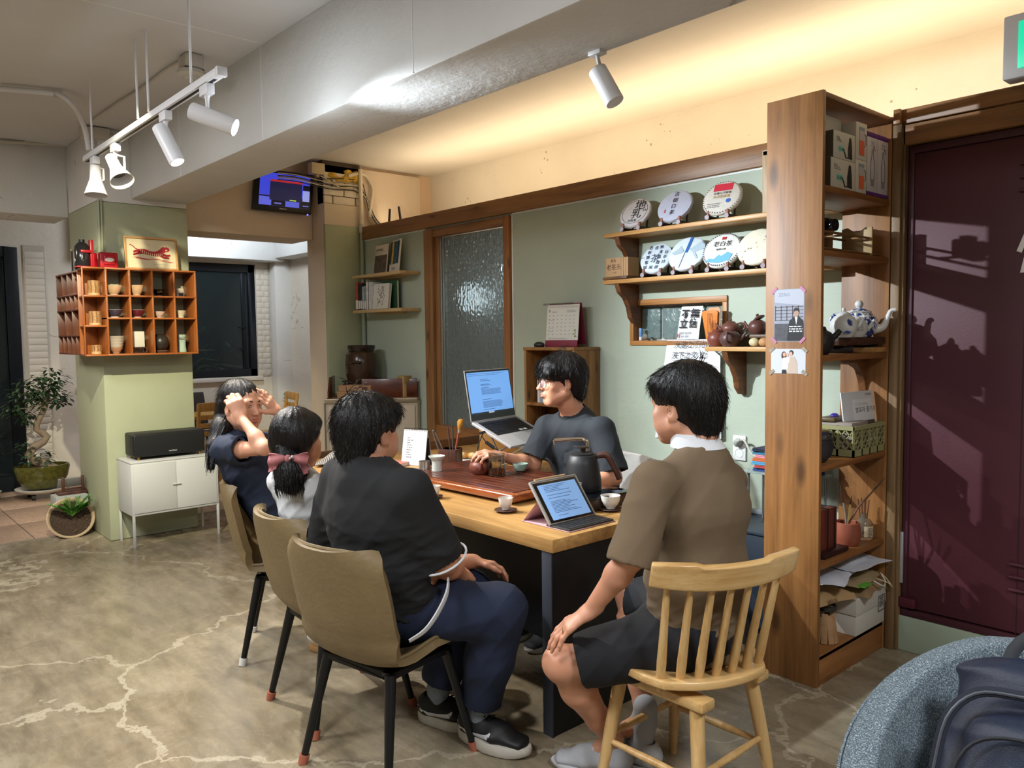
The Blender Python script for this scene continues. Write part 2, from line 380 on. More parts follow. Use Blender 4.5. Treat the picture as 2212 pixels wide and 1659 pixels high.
struct('beam_far', MB().box((FWX, 2.3, 2.40), (FWX+.28, 4.32, 3.03)), BEAMW, .01)
struct('wall_far_side', MB().box((-9.3, 4.45, 0), (-6.45, 4.6, 3.04)), plaster('#d3cabd', .75, .05, .5, crack=1.2))
struct('beam_far_side', MB().box((-8.95, 4.2, 2.43), (-6.9, 4.46, 3.03)), BEAMW, .01)
struct('pilaster', MB().box((FWX-.02, 4.25, 0), (FWX+.16, 4.46, 3.03)), WHITE, .008)
pb = struct('wall_brickwork', MB().box((FWX, 4.075, 1.04), (FWX+.012, 4.235, 2.38)), M('#c9c1b4', .8))
bk = MB().box((0, 0, 0), (.012, .10, .062)).mesh('brick', plaster('#d3cabd', .75, .05, .5, crack=1.2), .004)
for r in range(19):
    for s in range(2):
        o = ob('brick', bk, None, pb); o.location = (FWX+.004, 4.078+s*.104-(.04 if r % 2 and s else 0), 1.05+r*.0672); o.scale = (1, .55 if (r+s) % 2 else .92, 1)
pb2 = struct('wall_brickwork', MB().box((FWX, 1.67, .3), (FWX+.012, 1.86, 2.45)), M('#b7afa3', .8))
for r in range(31):
    o = ob('brick', bk, None, pb2); o.location = (FWX+.003, 1.68, .32+r*.0668); o.scale = (1, 1.7, 1)
struct('pillar', MB().box((-6.62, 3.43, 0), (-6.30, 4.46, 3.0)), PINK, .008)
pg = MB(); pg.box((-6.31, 3.428, 0), (-6.278, 3.80, 2.475)); struct('wall_end', pg, plaster('#a0a585', .62, .07, .3), .006)
pw = struct('wall_end_upper', MB().box((-6.31, 3.43, 2.475), (-6.285, 3.80, 2.66)), plaster('#d9c9ae', .75, .05, .5), .004)
brk = plaster('#ddd0b8', .75, .06, .6)
rows = [(2.662, .066), (2.733, .064), (2.80, .066), (2.869, .06)]
for r, (z, h) in enumerate(rows):
    y = 3.43-(.0 if r % 2 else .03); k = 0
    while y < 3.8:
        w = (.21 if (k or r % 2) else .12)+random.uniform(-.02, .02); y1 = min(y+w, 3.80)
        if r == 3 and y > 3.5 and y < 3.72: y = y1+.008; k += 1; continue
        ya = max(y, 3.43)
        if y1-ya > .03:
            o = ob('brick', MB().box((-6.35, ya, z), (-6.283+random.uniform(-.004, .004), y1, z+h)), brk, pw, .006)
        y = y1+.010; k += 1
struct('wall_end_infill', MB().box((-6.4, 3.43, 2.66), (-6.30, 3.80, 3.03)), M('#4a3f33', .9))
struct('wall_end_panel', MB().box((-6.5, 3.80, 2.3), (-6.36, 4.62, 3.03)), plaster('#d8bc9c', .7, .04, .2))
PY = 3.8
g = MB()
g.box((-6.28, PY, 0), (-5.30, PY+.12, 2.37)).box((-4.262, PY, 0), (-3.172, PY+.12, 2.37))
g.box((-3.172, PY, 1.70), (-2.484, PY+.12, 2.37)).box((-3.172, PY, 0), (-2.484, PY+.12, 1.425)).box((-2.484, PY, 0), (-1.55, PY+.12, 2.37))
g.box((-5.30, PY, 2.34), (-4.262, PY+.12, 2.37))
struct('wall_back', g, SAGE, 0)
struct('wall_back_base', MB().box((-1.54, PY-.03, 0), (1.2, PY+.12, .165)), plaster('#9dac98', .5, .06, .3), .006)
DW = wood('#6b4828', '#8d633a', '#9c7146', 0, 1, .45)
DWz = wood('#6b4828', '#8d633a', '#9c7146', 2, 1, .45)
struct('trim_1', MB().box((-6.27, PY-.035, 2.358), (-1.6, PY+.24, 2.472)), DW, .004)
struct('trim_2', MB().box((-1.585, PY-.05, 2.425), (1.2, PY+.24, 2.49)).box((-1.575, PY-.045, 2.33), (1.2, PY+.12, 2.42)), DW, .004)
struct('cove_shelf', MB().box((-6.2, PY+.12, 2.34), (1.2, 4.62, 2.36)), M('#c9b793', .8))
struct('trim_bead', MB().box((-6.27, PY-.006, 2.348), (-5.31, PY, 2.358)).box((-4.25, PY-.006, 2.348), (-1.87, PY, 2.358)).box((-4.256, PY-.008, 0), (-4.243, PY, 2.35)), M('#e3e6e0', .5))
d1 = struct('door_1', MB().box((-5.30, PY-.03, 0), (-5.19, PY+.10, 2.345)), DWz, .004)
ob('door_jamb', MB().box((-4.325, PY-.03, 0), (-4.262, PY+.10, 2.345)), wood('#6b4420', '#935f30', None, 2, 1, .45), d1, .004)
ob('door_jamb', MB().box((-5.19, PY+.0, 0), (-5.135, PY+.08, 2.345)), DWz, d1, .003)
ob('door_head', MB().box((-5.19, PY-.02, 2.28), (-4.325, PY+.10, 2.345)), DW, d1, .004)
ob('metal_rail', MB().box((-5.135, PY+.005, 0), (-5.112, PY+.05, 2.28)).box((-5.107, PY+.012, 0), (-5.092, PY+.05, 2.27)), M('#a8aca8', .35, .8), d1, .002)
ob('sill_board', MB().box((-5.19, PY-.02, .0), (-4.325, PY+.06, .78)), wood('#6b4420', '#935f30', None, 0, 1, .45), d1, .004)
def pat_glass():
    m, t, b = nt('patterned_glass'); tc = N(t, 'TexCoord')
    mp = N(t, 'Mapping'); mp.inputs['Scale'].default_value = (1, 1, .72); t.links.new(tc.outputs['Object'], mp.inputs[0])
    v = N(t, 'TexVoronoi', feature='SMOOTH_F1', i_Scale=36, i_Randomness=.62, i_Smoothness=.25); t.links.new(mp.outputs[0], v.inputs['Vector'])
    bp = N(t, 'Bump', i_Strength=.55, i_Distance=.016); t.links.new(v.outputs['Distance'], bp.inputs['Height']); t.links.new(bp.outputs[0], b.inputs['Normal'])
    b.inputs['Base Color'].default_value = (*lin('#8b9595'), 1); b.inputs['Roughness'].default_value = .13
    b.inputs['Transmission Weight'].default_value = .55; b.inputs['Specular IOR Level'].default_value = .9
    return m
ob('glass', MB().box((-5.092, PY+.026, .0), (-4.33, PY+.034, 2.275)), pat_glass(), d1)
MAR = M('#4c212b', .58, 0, .05, 5, .08, 120)
d2 = struct('door_2', MB().box((-1.522, PY-.012, .205), (-.2, PY+.03, 2.29)), MAR, .003)
ob('door_frame', MB().box((-1.53, PY-.02, .165), (-1.505, PY+.03, 2.32)).box((-1.53, PY-.022, 2.292), (-.2, PY+.03, 2.325)).box((-1.53, PY-.024, .165), (-.2, PY+.03, .198)), M('#43202a', .4), d2, .003)
ob('seam', MB().box((-1.06, PY-.0135, .2), (-1.056, PY-.011, 2.29)), M('#2c1219', .6), d2)
for k in range(3):
    for z in (.385, 2.06):
        ob('louvre', MB().box((-1.09, PY-.03, z+k*.055), (-.62, PY-.012, z+.014+k*.055), None), MAR, d2, .006)
ob('hinge', MB().box((-1.55, PY-.04, .21), (-1.46, PY-.012, .255)), M('#4d1c28', .35), d2, .006)
ob('strike_plate', MB().box((-1.535, PY-.03, .32), (-1.522, PY-.012, .56)), M('#c9ccd0', .3, .6), d2, .002)
pic = MB(); Mx = basis((1, 0, 0), (0, 0, 1), (-1.008, PY-.013, 1.79))
hd = [(.0+.036*math.cos(a), .215+.036*math.sin(a)) for a in [2*PI*i/20 for i in range(20)]]
pic.prism(hd, Mx, .002)
pic.prism([(-.035, .165), (.035, .165), (.085, .03), (.066, .022), (.038, .10), (.07, -.06), (-.07, -.06), (-.038, .10), (-.066, .022), (-.085, .03)], Mx, .002)
pic.prism([(-.03, -.06), (-.008, -.06), (-.008, -.17), (-.03, -.17)], Mx, .002); pic.prism([(.008, -.06), (.03, -.06), (.03, -.17), (.008, -.17)], Mx, .002)
ob('restroom_pictogram', pic, M('#e8e6e4', .5), d2)
struct('trim_3', MB().box((-1.588, PY-.06, 0), (-1.548, PY+.1, 2.425)).box((-1.548, PY-.045, 0), (-1.534, PY+.1, 2.425)), wood('#4e3a24', '#7a5f3f', '#8f7654', 2, .8, .55), .004)
struct('trim_4', MB().box((-1.58, PY-.075, 2.425), (-1.55, PY-.05, 2.49)), DW, .003)
struct('baseboard_back', MB().box((-4.25, PY-.014, 0), (-1.85, PY, .52)), M('#3a3f45', .5), .003)
struct('baseboard_cap', MB().box((-4.25, PY-.018, .52), (-1.85, PY, .545)), M('#8f9698', .4), .003)
struct('wall_store', MB().box((-6.3, 4.3, 0), (-3.3, 4.34, 2.34)), M('#c8ccca', .7))
# ================================================================= large furniture
OAK = wood('#9c7440', '#b98f55', '#c9a268', 0, 1.1, .42, knots=False)
OAKe = wood('#8a6232', '#a67c45', '#b98f55', 0, 1.1, .5, knots=False)
BLACKP = M('#15171c', .45, 0, .1, 6)
t = thing('tea_table', 'long oak tea table on black panels with a tea tray on it', 'table', (-3.24, 2.42, 0))
ob('table_top', MB().box((-4.43, 2.0, .70), (-2.04, 2.86, .75)), OAK, t, .003, w=1)
ob('end_panel', MB().box((-2.10, 2.01, 0), (-2.055, 2.84, .70)), BLACKP, t, .002, w=1)
ob('end_panel', MB().box((-4.41, 2.02, 0), (-4.37, 2.84, .70)), BLACKP, t, .002, w=1)
ob('modesty_panel', MB().box((-4.37, 2.52, .08), (-2.10, 2.545, .70)), BLACKP, t, .002, w=1)
ob('edge_strip', MB().box((-2.103, 2.004, 0), (-2.052, 2.01, .70)), M('#3b3f48', .4), t, .001, w=1)
ob('end_board', MB().box((-4.455, 2.04, .70), (-4.43, 2.5, .79)), wood('#3f2b1a', '#5c4128', None, 1, 1, .5), t, .003, w=1)
t = thing('side_desk', 'oak side desk carrying the laptop between tea table and glass door', 'desk', (-3.75, 3.2, 0))
ob('desk_top', MB().box((-4.27, 2.87, .70), (-3.25, 3.55, .745)), OAK, t, .003, w=1)
ob('back_board', MB().box((-4.30, 2.95, .70), (-4.272, 3.52, .80)), wood('#4a3220', '#6d4c30', None, 1, 1, .5), t, .003, w=1)
for x, y in ((-4.22, 2.92), (-3.3, 2.92), (-4.22, 3.5), (-3.3, 3.5)):
    ob('leg', MB().box((x-.025, y-.025, 0), (x+.025, y+.025, .70)), BLACKP, t, .002, w=1)
TAN = M('#766444', .55, 0, .16, 7, .22, 55)
def shell_chair(loc, rz, label, tip, k=1.0, skin=TAN, group='tan shell chairs along the table', legs=True):
    t = thing('shell_chair', label, 'chair', loc, rz, group)
    prof = [(.235, .435), (.22, .447), (.12, .437), (.0, .425), (-.10, .425), (-.165, .445), (-.205, .495), (-.232, .57), (-.252, .66), (-.27, .75), (-.283, .825)]
    wid = [.165, .205, .222, .228, .226, .222, .222, .226, .228, .224, .216]
    def P(a, arr):
        x = a*(len(arr)-1); i = min(int(x), len(arr)-2); f = x-i
        if isinstance(arr[0], tuple): return tuple(arr[i][q]*(1-f)+arr[i+1][q]*f for q in (0, 1))
        return arr[i]*(1-f)+arr[i+1]*f
    def fn(u, v):
        y, z = P(u, prof); w = P(u, wid); s = 2*v-1
        w *= 1-.16*max(0, (u-.9)/.1)**3
        seat = max(0, 1-abs(u-.3)/.32); back = max(0, min(1, (u-.45)/.2))
        q = abs(s)**2.6
        top = max(0, (u-.86)/.14)
        return (s*w*k, y+back*.065*q, z+seat*.06*q-top*.028*abs(s)**6)
    b = MB(); b.sheet(fn, 40, 28, .032)
    ob('shell', b, skin, t, 0, 60)
    rim = [fn(u/24, 0) for u in range(6, 25)]+[fn(1, v/16) for v in range(1, 16)]+[fn(u/24, 1) for u in range(24, 5, -1)]
    ob('welt', MB().tube([Vc(p)+Vc((0, -.012, 0)) for p in rim], .0065, 6), skin, t)
    f = MB()
    ob('seat_frame', f.box((-.17, -.15, .372), (.17, -.11, .397)).box((-.17, .11, .372), (.17, .15, .397)).box((-.17, -.15, .372), (-.13, .15, .397)).box((.13, -.15, .372), (.17, .15, .397)).cyl((0, 0, .372), (0, 0, .405), .05), M('#17181a', .4, .3), t, .003)
    for sx, sy in ((-1, -1), (1, -1), (-1, 1), (1, 1)):
        a, c = Vc((sx*.155, sy*.135, .385)), Vc((sx*.215, sy*.215, .0))
        lg = ob('leg', MB().cyl(c+(a-c)*.03, a, .0125, .02, 14), M('#141517', .38, .2), t)
        ob('leg_tip', MB().cyl(c, c+(a-c)*.085, .017, .0185, 14), tip, lg)
    return t
COPPER = M('#a5604a', .5); WHITEP = M('#d9d8d4', .5)
shell_chair((-3.57, 1.72, 0), math.radians(-30), 'tan leatherette shell chair with white leg tips under the woman in navy', WHITEP)
shell_chair((-2.855, 1.575, 0), math.radians(-3), 'tan leatherette shell chair with copper leg tips under the child in white', COPPER)
shell_chair((-2.36, 1.49, 0), math.radians(11), 'tan leatherette shell chair nearest the camera under the person in black', COPPER)
hc = shell_chair((-2.86, 3.13, 0), math.radians(158), 'pale grey fabric chair behind the table beside the green wall', COPPER, 1.08, M('#a9a6a0', .85, 0, .05, 30, .3, 400, sheen=.3), group=None)
del hc['label']; hc['label'] = 'pale grey fabric chair behind the kettle against the green wall'
LW = wood('#b98f55', '#cfa96f', '#ddbb84', 2, 1.2, .4, knots=False, coat=.3)
LWx = wood('#b98f55', '#cfa96f', '#ddbb84', 0, 1.2, .4, knots=False, coat=.3)
t = thing('spindle_chair', 'light wood spindle-back chair under the person in the brown polo', 'chair', (-1.49, 2.05, 0), math.radians(66))
def saddle(u, v):
    X_, Y_ = v*2-1, u*2-1; x = X_*math.sqrt(1-.36*Y_*Y_); y = Y_*math.sqrt(1-.36*X_*X_)
    w = .235*(1-.10*max(0, -y)); d = .222
    dip = .022*math.exp(-((x*.9)**2+(y+.1)**2)*2)
    return (x*w, y*d, .462-dip)
b = MB().sheet(saddle, 22, 22, .026); ob('seat', b, LWx, t, .005, 50)
rail = MB()
def rl(u, v):
    a = (v*2-1); x = a*.235; y = -.265+.055*a*a; z = .815+.012*a*a
    h = .082*(1-.16*abs(a)**3); return (x, y-.018*(1-u)*0-.02*(u-.5), z-h/2+u*h+(-.006 if abs(a) < .5 and u > .9 else 0))
ob('top_rail', rail.sheet(rl, 6, 24, .024), LWx, t, .009, 70)
for i in range(7):
    a = -1+2*i/6
    p0 = Vc((a*.165, -.165+.03*a*a, .445)); p1 = Vc((a*.185, -.262+.055*a*a*.8, .79))
    ob('spindle', MB().tube([p0, p0.lerp(p1, .25), p0.lerp(p1, .5), p1], [.0125, .0145, .0125, .0095], 12), LW, t)
fr = math.radians(-66)
Rf = Matrix.Rotation(fr, 4, 'Z')
tops = [Rf @ Vc((sx*.145, sy*.145, .40)) for sx, sy in ((-1, -1), (1, -1), (1, 1), (-1, 1))]
feet = [Rf @ Vc((sx*.20, sy*.20, 0)) for sx, sy in ((-1, -1), (1, -1), (1, 1), (-1, 1))]
un = MB()
un.box((-.19, -.18, .402), (.19, -.115, .434), Rf).box((-.19, .115, .402), (.19, .18, .434), Rf).box((-.05, -.14, .404), (.05, .14, .43), Rf)
ob('seat_frame', un, LWx, t, .008)
for a, c in zip(tops, feet): ob('leg', MB().tube([a, a.lerp(c, .45), c], [.0225, .021, .0135], 16), LW, t)
def onleg(i, z): return tops[i].lerp(feet[i], (.40-z)/.40)
for i, j, z in ((0, 1, .19), (1, 2, .21), (2, 3, .19), (3, 0, .21)):
    p, q = onleg(i, z), onleg(j, z); ob('stretcher', MB().tube([p, p.lerp(q, .5), q], [.0085, .0125, .0085], 12), LW, t)
def tweed():
    m, t, b = nt('tweed'); tc = N(t, 'TexCoord'); mp = N(t, 'Mapping'); mp.inputs['Scale'].default_value = (240, 240, 620); t.links.new(tc.outputs['Object'], mp.inputs[0])
    n = N(t, 'TexNoise', i_Scale=1, i_Detail=2); t.links.new(mp.outputs[0], n.inputs['Vector'])
    mp2 = N(t, 'Mapping'); mp2.inputs['Scale'].default_value = (600, 600, 200); t.links.new(tc.outputs['Object'], mp2.inputs[0])
    n2 = N(t, 'TexNoise', i_Scale=1, i_Detail=2); t.links.new(mp2.outputs[0], n2.inputs['Vector'])
    mx = N(t, 'Math', operation='MAXIMUM'); t.links.new(n.outputs[0], mx.inputs[0]); t.links.new(n2.outputs[0], mx.inputs[1])
    r = ramp(t, [(.42, '#34404a'), (.56, '#5b6a74'), (.72, '#a9b4b9')]); t.links.new(mx.outputs[0], r.inputs[0]); t.links.new(r.outputs[0], b.inputs['Base Color'])
    b.inputs['Roughness'].default_value = .9
    bp = N(t, 'Bump', i_Strength=.5, i_Distance=.004); t.links.new(mx.outputs[0], bp.inputs['Height']); t.links.new(bp.outputs[0], b.inputs['Normal'])
    return m
TW = tweed()
t = thing('tub_chair', 'blue-grey tweed tub chair in the foreground holding a backpack', 'armchair', (-.36, 1.72, 0), math.radians(168))
def tub(u, v):
    a = (v*2-1)*math.radians(122); top = .79-.20*max(0, (abs(a)-.9)/1.2)**1.3
    r = .36+.055*u; z = .40+(top-.40)*u
    return (r*math.sin(a), -r*.98*math.cos(a)+.02, z)
b = MB().sheet(tub, 14, 44, -.075); ob('back_shell', b, TW, t, .03, 80, seg=4)
ob('seat_cushion', MB().lathe([(.001, .36), (.30, .36), (.345, .38), (.35, .42), (.33, .455), (.2, .465), (.001, .465)], (0, 0, 0), 36), TW, t, 0, 70)
rimp = [Vc(tub(1, v/40))+Vc((0, 0, -.012)) for v in range(41)]
ob('seam', MB().tube([p*1.003 for p in rimp], .004, 6), TW, t)
for sx, sy in ((-1, -1), (1, -1), (-1, 1), (1, 1)): ob('leg', MB().cyl((sx*.24, sy*.24, 0), (sx*.2, sy*.2, .37), .013, .02), M('#2a2a2c', .4), t)
PW = wood('#6e4623', '#8c5f32', '#9c6d3d', 2, .75, .5)
PWx = wood('#6e4522', '#8a5a2e', '#9a6a38', 1, .9, .5)
t = thing('tower_shelf', 'tall pine shelf tower open on both sides beside the maroon door', 'shelf unit', (-1.715, 3.43, 0))
ob('front_panel', MB().box((-1.84, 3.10, 0), (-1.59, 3.122, 2.465)), PW, t, .002, w=1)
ob('rear_panel', MB().box((-1.815, 3.735, 0), (-1.59, 3.755, 2.43)), PW, t, .002, w=1)
ob('top_board', MB().box((-1.835, 3.122, 2.44), (-1.592, 3.755, 2.462)), PWx, t, .002, w=1)
TZS = [2.092, 1.831, 1.398, .939, .523]
for z in TZS: ob('shelf_board', MB().box((-1.832, 3.122, z-.026), (-1.594, 3.735, z+.0)), PWx, t, .002, w=1)
ob('bottom_board', MB().box((-1.832, 3.122, .11), (-1.594, 3.735, .132)), PWx, t, .002, w=1)
ob('plinth', MB().box((-1.612, 3.122, 0), (-1.594, 3.735, .128)), PWx, t, .002, w=1)
ob('plinth', MB().box((-1.830, 3.122, 0), (-1.812, 3.735, .11)), PWx, t, .002, w=1)
sc = MB()
for x, z in ((-1.82, 2.45), (-1.72, 2.452), (-1.61, 2.452), (-1.81, 2.03), (-1.64, 1.83), (-1.62, 1.36), (-1.64, .92), (-1.8, .93), (-1.63, .5)):
    sc.cyl((x, 3.1005, z), (x, 3.098, z), .004, n=10)
ob('screw', sc, M('#b9bcc0', .35, .8), t, kind='stuff')
CABM = M('#b9bab8', .4, 0, .02, 4)
t = thing('metal_cabinet', 'low light grey metal cabinet on thin legs before the green column', 'cabinet', (-6.18, 2.0, 0))
X0, X1, Y0, Y1 = -6.335, -5.99, 1.69, 2.31
ob('body', MB().box((X0, Y0, .232), (X1-.004, Y1, .612)), CABM, t, .003, w=1)
ob('top_plate', MB().box((X0, Y0-.003, .612), (X1, Y1+.003, .622)), CABM, t, .002, w=1)
for y0, y1, ky in ((Y0+.014, 1.998, 1.985), (2.002, Y1-.014, 2.015)):
    d = ob('door', MB().box((X1-.006, y0, .25), (X1+.002, y1, .60)), CABM, t, .002, w=1)
    ob('knob', MB().box((X1+.002, ky-.014, .43), (X1+.014, ky+.014, .436)), CABM, d, .001, w=1)
for x in (X0+.008, X1-.01):
    for y in (Y0+.008, Y1-.008): ob('leg', MB().box((x-.008, y-.008, 0), (x+.008, y+.008, .235)), CABM, t, .001, w=1)
t = thing('speaker', 'long black speaker box with small brass feet on the metal cabinet', 'speaker', (-6.15, 2.0, .622))
ob('cabinet_body', MB().box((-6.28, 1.735, .642), (-6.06, 2.245, .81)), M('#121213', .5), t, .014, w=1, seg=3)
ob('grille', MB().box((-6.062, 1.745, .65), (-6.05, 2.235, .802)), M('#0c0c0d', .8, 0, 0, 8, .3, 900), t, .006, w=1)
for x in (-6.26, -6.08):
    for y in (1.77, 2.21): ob('foot', MB().cyl((x, y, .622), (x, y, .645), .009), M('#b08d3e', .25, 1), t, w=1)
ob('badge', text_mb('MARTINO', .013, basis((0, 1, 0), (0, 0, 1), (-6.0498, 1.975, .668))), M('#d8d8d8', .4), t, w=1)
A, B = Vc((-5.85, 3.15)), Vc((-5.40, 3.75))
poly = [A, B, Vc((-5.42, 3.79)), Vc((-6.27, 3.79)), Vc((-6.27, 3.44)), Vc((-6.19, 3.40))]
I4 = Matrix.Identity(4)
def wall_along(P, Q, z0, z1, th, off=0):
    """board standing along plan line P-Q, thickness to its left"""
    d = (Q-P).normalized(); n = Vc((-d.y, d.x)); a = P+n*off; c = Q+n*off
    return [(a.x, a.y), (c.x, c.y), ((c+n*th).x, (c+n*th).y), ((a+n*th).x, (a+n*th).y)], TR((0, 0, z0)), z1-z0
t = thing('corner_counter', 'beige corner counter with red-brown tray top under the brown jar', 'counter', (-5.85, 3.55, 0))
ob('carcass', MB().prism([(p.x, p.y) for p in poly], TR((0, 0, .04)), .925), M('#b9aa92', .5, 0, .05, 30), t, w=1)
d = (B-A).normalized()
for k in range(2):
    P = A+d*(.03+.36*k); Q = A+d*(.375+.355*k)
    p, Mx, h = wall_along(P, Q, .10, .93, -.012); ob('door', MB().prism(p[::-1] if False else p, Mx, h), M('#c3b59d', .45, 0, .06, 60), t, .002, w=1)
ob('worktop', MB().prism([(p.x, p.y) for p in poly], TR((0, 0, .965)), .028), M('#8f7d62', .35), t, .003, w=1)
p, Mx, h = wall_along(A, B, .955, .993, -.016); ob('front_edge', MB().prism(p, Mx, h), M('#a3937a', .3, .3), t, .002, w=1)
RB = wood('#3c1a10', '#5a2816', '#6e3420', 0, 1, .3, knots=False, coat=.3)
p, Mx, h = wall_along(A+d*.30, B, .993, 1.15, -.004, .02); ob('front_board', MB().prism(p, Mx, h), RB, t, .003, w=1)
ob('back_board', MB().box((-6.25, 3.762, .993), (-5.45, 3.78, 1.13)), RB, t, .003, w=1)
Mx = basis((-.35, .25, 0), (0, 0, 1), (A.x+.01, A.y+.02, .993)); sb = MB().prism([(0, 0), (.44, 0), (.44, .17), (.14, .17), (0, .05)], Mx, .015); ob('side_board', sb, RB, t, .002, w=1)
p = MB().cyl((A.x+.005, A.y-.006, .0), (A.x+.005, A.y-.006, .96), .006); ob('metal_corner', p, M('#c9cbc9', .2, .9), t, w=1)
SH = wood('#a88a5c', '#c2a473', None, 0, 1, .5, knots=False)
for nm, z in (('upper', 2.0), ('lower', 1.70)):
    t = thing('wall_shelf', 'short pale wooden shelf, the %s of the pair in the corner' % nm, 'shelf', (-5.9, 3.7, z))
    ob('board', MB().box((-6.14, 3.60, z-.0), (-5.39, 3.795, z+.026)), SH, t, .003, w=1)
    ob('bracket', MB().box((-6.0, 3.76, z-.012), (-5.6, 3.797, z)), SH, t, .002, w=1)
SW = wood('#9a6a36', '#b98a50', '#cda46c', 0, 1, .42, knots=False)
SB = wood('#4c2c18', '#6e4426', '#825530', 1, 1, .45, knots=False)
def wshelf(label, x0, x1, zt, brx):
    t = thing('wall_shelf', label, 'shelf', ((x0+x1)/2, 3.7, zt-.024))
    ob('board', MB().box((x0, 3.60, zt-.024), (x1, 3.80, zt)), SW, t, .003, w=1)
    for bx in brx:
        pr = [(0, 0), (-.19, 0), (-.17, -.05), (-.12, -.085), (-.085, -.14), (-.07, -.20), (-.035, -.235), (0, -.235)]
        ob('bracket', MB().prism(pr, basis((0, 1, 0), (0, 0, 1), (bx, 3.799, zt-.024)), .035), SB, t, .003, w=1)
wshelf('long wooden wall shelf, the topmost one holding three wrapped tea cakes', -3.215, -1.845, 2.091, (-3.14,))
wshelf('long wooden wall shelf below, holding four wrapped tea cakes and a box', -3.222, -1.845, 1.816, (-3.14,))
wshelf('low wooden wall shelf holding clay teapots right of the niche', -2.497, -1.60, 1.422, (-2.40, -1.72))
BC = wood('#6b4622', '#8b6030', '#9d7340', 2, 1.3, .5)
t = thing('bookcase', 'narrow wooden bookcase under the desk calendar behind the host', 'bookcase', (-3.64, 3.66, 0))
x0, x1, y0, y1, zt = -3.885, -3.425, 3.56, 3.79, 1.415
for x in (x0, x1-.02): ob('side_panel', MB().box((x, y0, 0), (x+.02, y1, zt-.02)), BC, t, .002, w=1)
ob('top_board', MB().box((x0-.004, y0-.004, zt-.02), (x1+.004, y1, zt)), BC, t, .002, w=1)
for z in (.35, .70, 1.05): ob('shelf_board', MB().box((x0+.02, y0, z-.018), (x1-.02, y1-.012, z)), BC, t, .002, w=1)
ob('back_panel', MB().box((x0+.02, y1-.012, 0), (x1-.02, y1, zt-.02)), BC, t, w=1)
t = thing('dark_cabinet', 'low dark blue cabinet against the green wall left of the tower', 'cabinet', (-2.2, 3.6, 0))
ob('body', MB().box((-2.45, 3.46, .03), (-1.87, 3.775, .50)), M('#2b3440', .5), t, .004, w=1)
ob('top_plate', MB().box((-2.46, 3.45, .50), (-1.865, 3.778, .515)), M('#39424c', .35), t, .002, w=1)
ob('base_frame', MB().box((-2.43, 3.48, 0), (-1.89, 3.77, .03)), M('#1b1f24', .6), t, w=1)
# ================================================================= tea cakes, niche, wall things
INK = M('#1d1c20', .6); PAPER = M('#dfe2e6', .75, 0, .03, 20); DKW = M('#2b1d1a', .4, 0, .2, 20)
STAND_END = M('#8a5a48', .5)
def cake(idx, px, py, zt, label, r, c, deco, tilt=31):
    r *= .86
    p = at(px, py, 'y', 3.68); x = p.x
    rz = math.radians(8)
    st = thing('cake_stand', 'dark wooden plate stand, '+label[1], 'stand', (x, 3.66, zt), rz, 'cake stands on the wall shelves')
    s = MB()
    for sx in (-.055, .055):
        a = MB().cyl((sx, -.055, .012), (sx, .075, .012), .0125, n=12); ob('rail', a, DKW, st)
        ob('rail_end', MB().cyl((sx, -.0585, .012), (sx, -.055, .012), .0128, n=12), M('#8f8089', .5), st)
        ob('peg', MB().cyl((sx, -.04, .02), (sx, -.04, .046), .009, n=12), STAND_END, st)
        ob('back_post', MB().cyl((sx*.9, .05, .015), (sx*.6, .095, .12), .006, n=10), DKW, st)
    ob('cross_bar', MB().cyl((-.06, .04, .012), (.06, .04, .012), .007, n=10), DKW, st)
    t = thing('tea_cake', label[0], 'tea cake', (x, 3.672, zt+.014+r*math.cos(math.radians(tilt))), 0, 'wrapped tea cakes on the wall shelves', rot=(math.radians(90-tilt), 0, rz))
    prof = [(.001, -.014), (r*.8, -.014), (r*.97, -.008), (r, .002), (r*.96, .012), (r*.85, .016), (.001, .017)]
    b = MB().lathe(prof, (0, 0, 0), 28)
    rr = random.Random(idx); b.v = [(v[0]*(1+rr.uniform(-.012, .012)), v[1]*(1+rr.uniform(-.012, .012)), v[2]+rr.uniform(-.001, .001)) for v in b.v]
    ob('wrapper', b, M(c, .7, 0, .06, 25, .25, 60), t, 0, 50)
    deco(t, r)
FZ = .0185
def F(x=0, y=0): return basis((1, 0, 0), (0, 1, 0), (x, y, FZ))
def ring(r0, r1, n=40):
    b = MB(); vs = []
    for k in range(n):
        a = 2*PI*k/n; vs += [(r0*math.cos(a), r0*math.sin(a), FZ-.0005), (r1*math.cos(a), r1*math.sin(a), FZ-.0005)]
    return b.add(vs, [(2*k, 2*k+1, (2*k+3) % (2*n), (2*k+2) % (2*n)) for k in range(n)])
def ticks(r, n, w, h, skip=0):
    b = MB()
    for k in range(n):
        a = 2*PI*k/n
        if skip and not (-1.9 < a-2*PI*(a > PI) < skip): continue
        b.box((-w, -h, 0), (w, h, .0004), Matrix.Translation((r*math.cos(a), r*math.sin(a), FZ-.003)) @ rotz(a+PI/2))
    return b
def d0(t, r):
    ob('printed_ring', ring(r*.80, r*.82), INK, t)
    b = text_mb('地', .075, F(-.012, .02)); text_mb('乳', .075, F(-.022, -.042), b); text_mb('古树茶', .02, F(-.03, -.07), b); text_mb('云南', .014, F(.05, .0), b); ob('print', b, INK, t)
def d1(t, r):
    b = MB()
    for k, ch in enumerate('古樹白茶'): text_mb(ch, .034, F(-.017, .062-k*.042), b)
    ob('print', b, INK, t); ob('seal', MB().box((-.05, -.05, FZ), (-.043, -.028, FZ+.0005)), M('#b04a4a', .6), t)
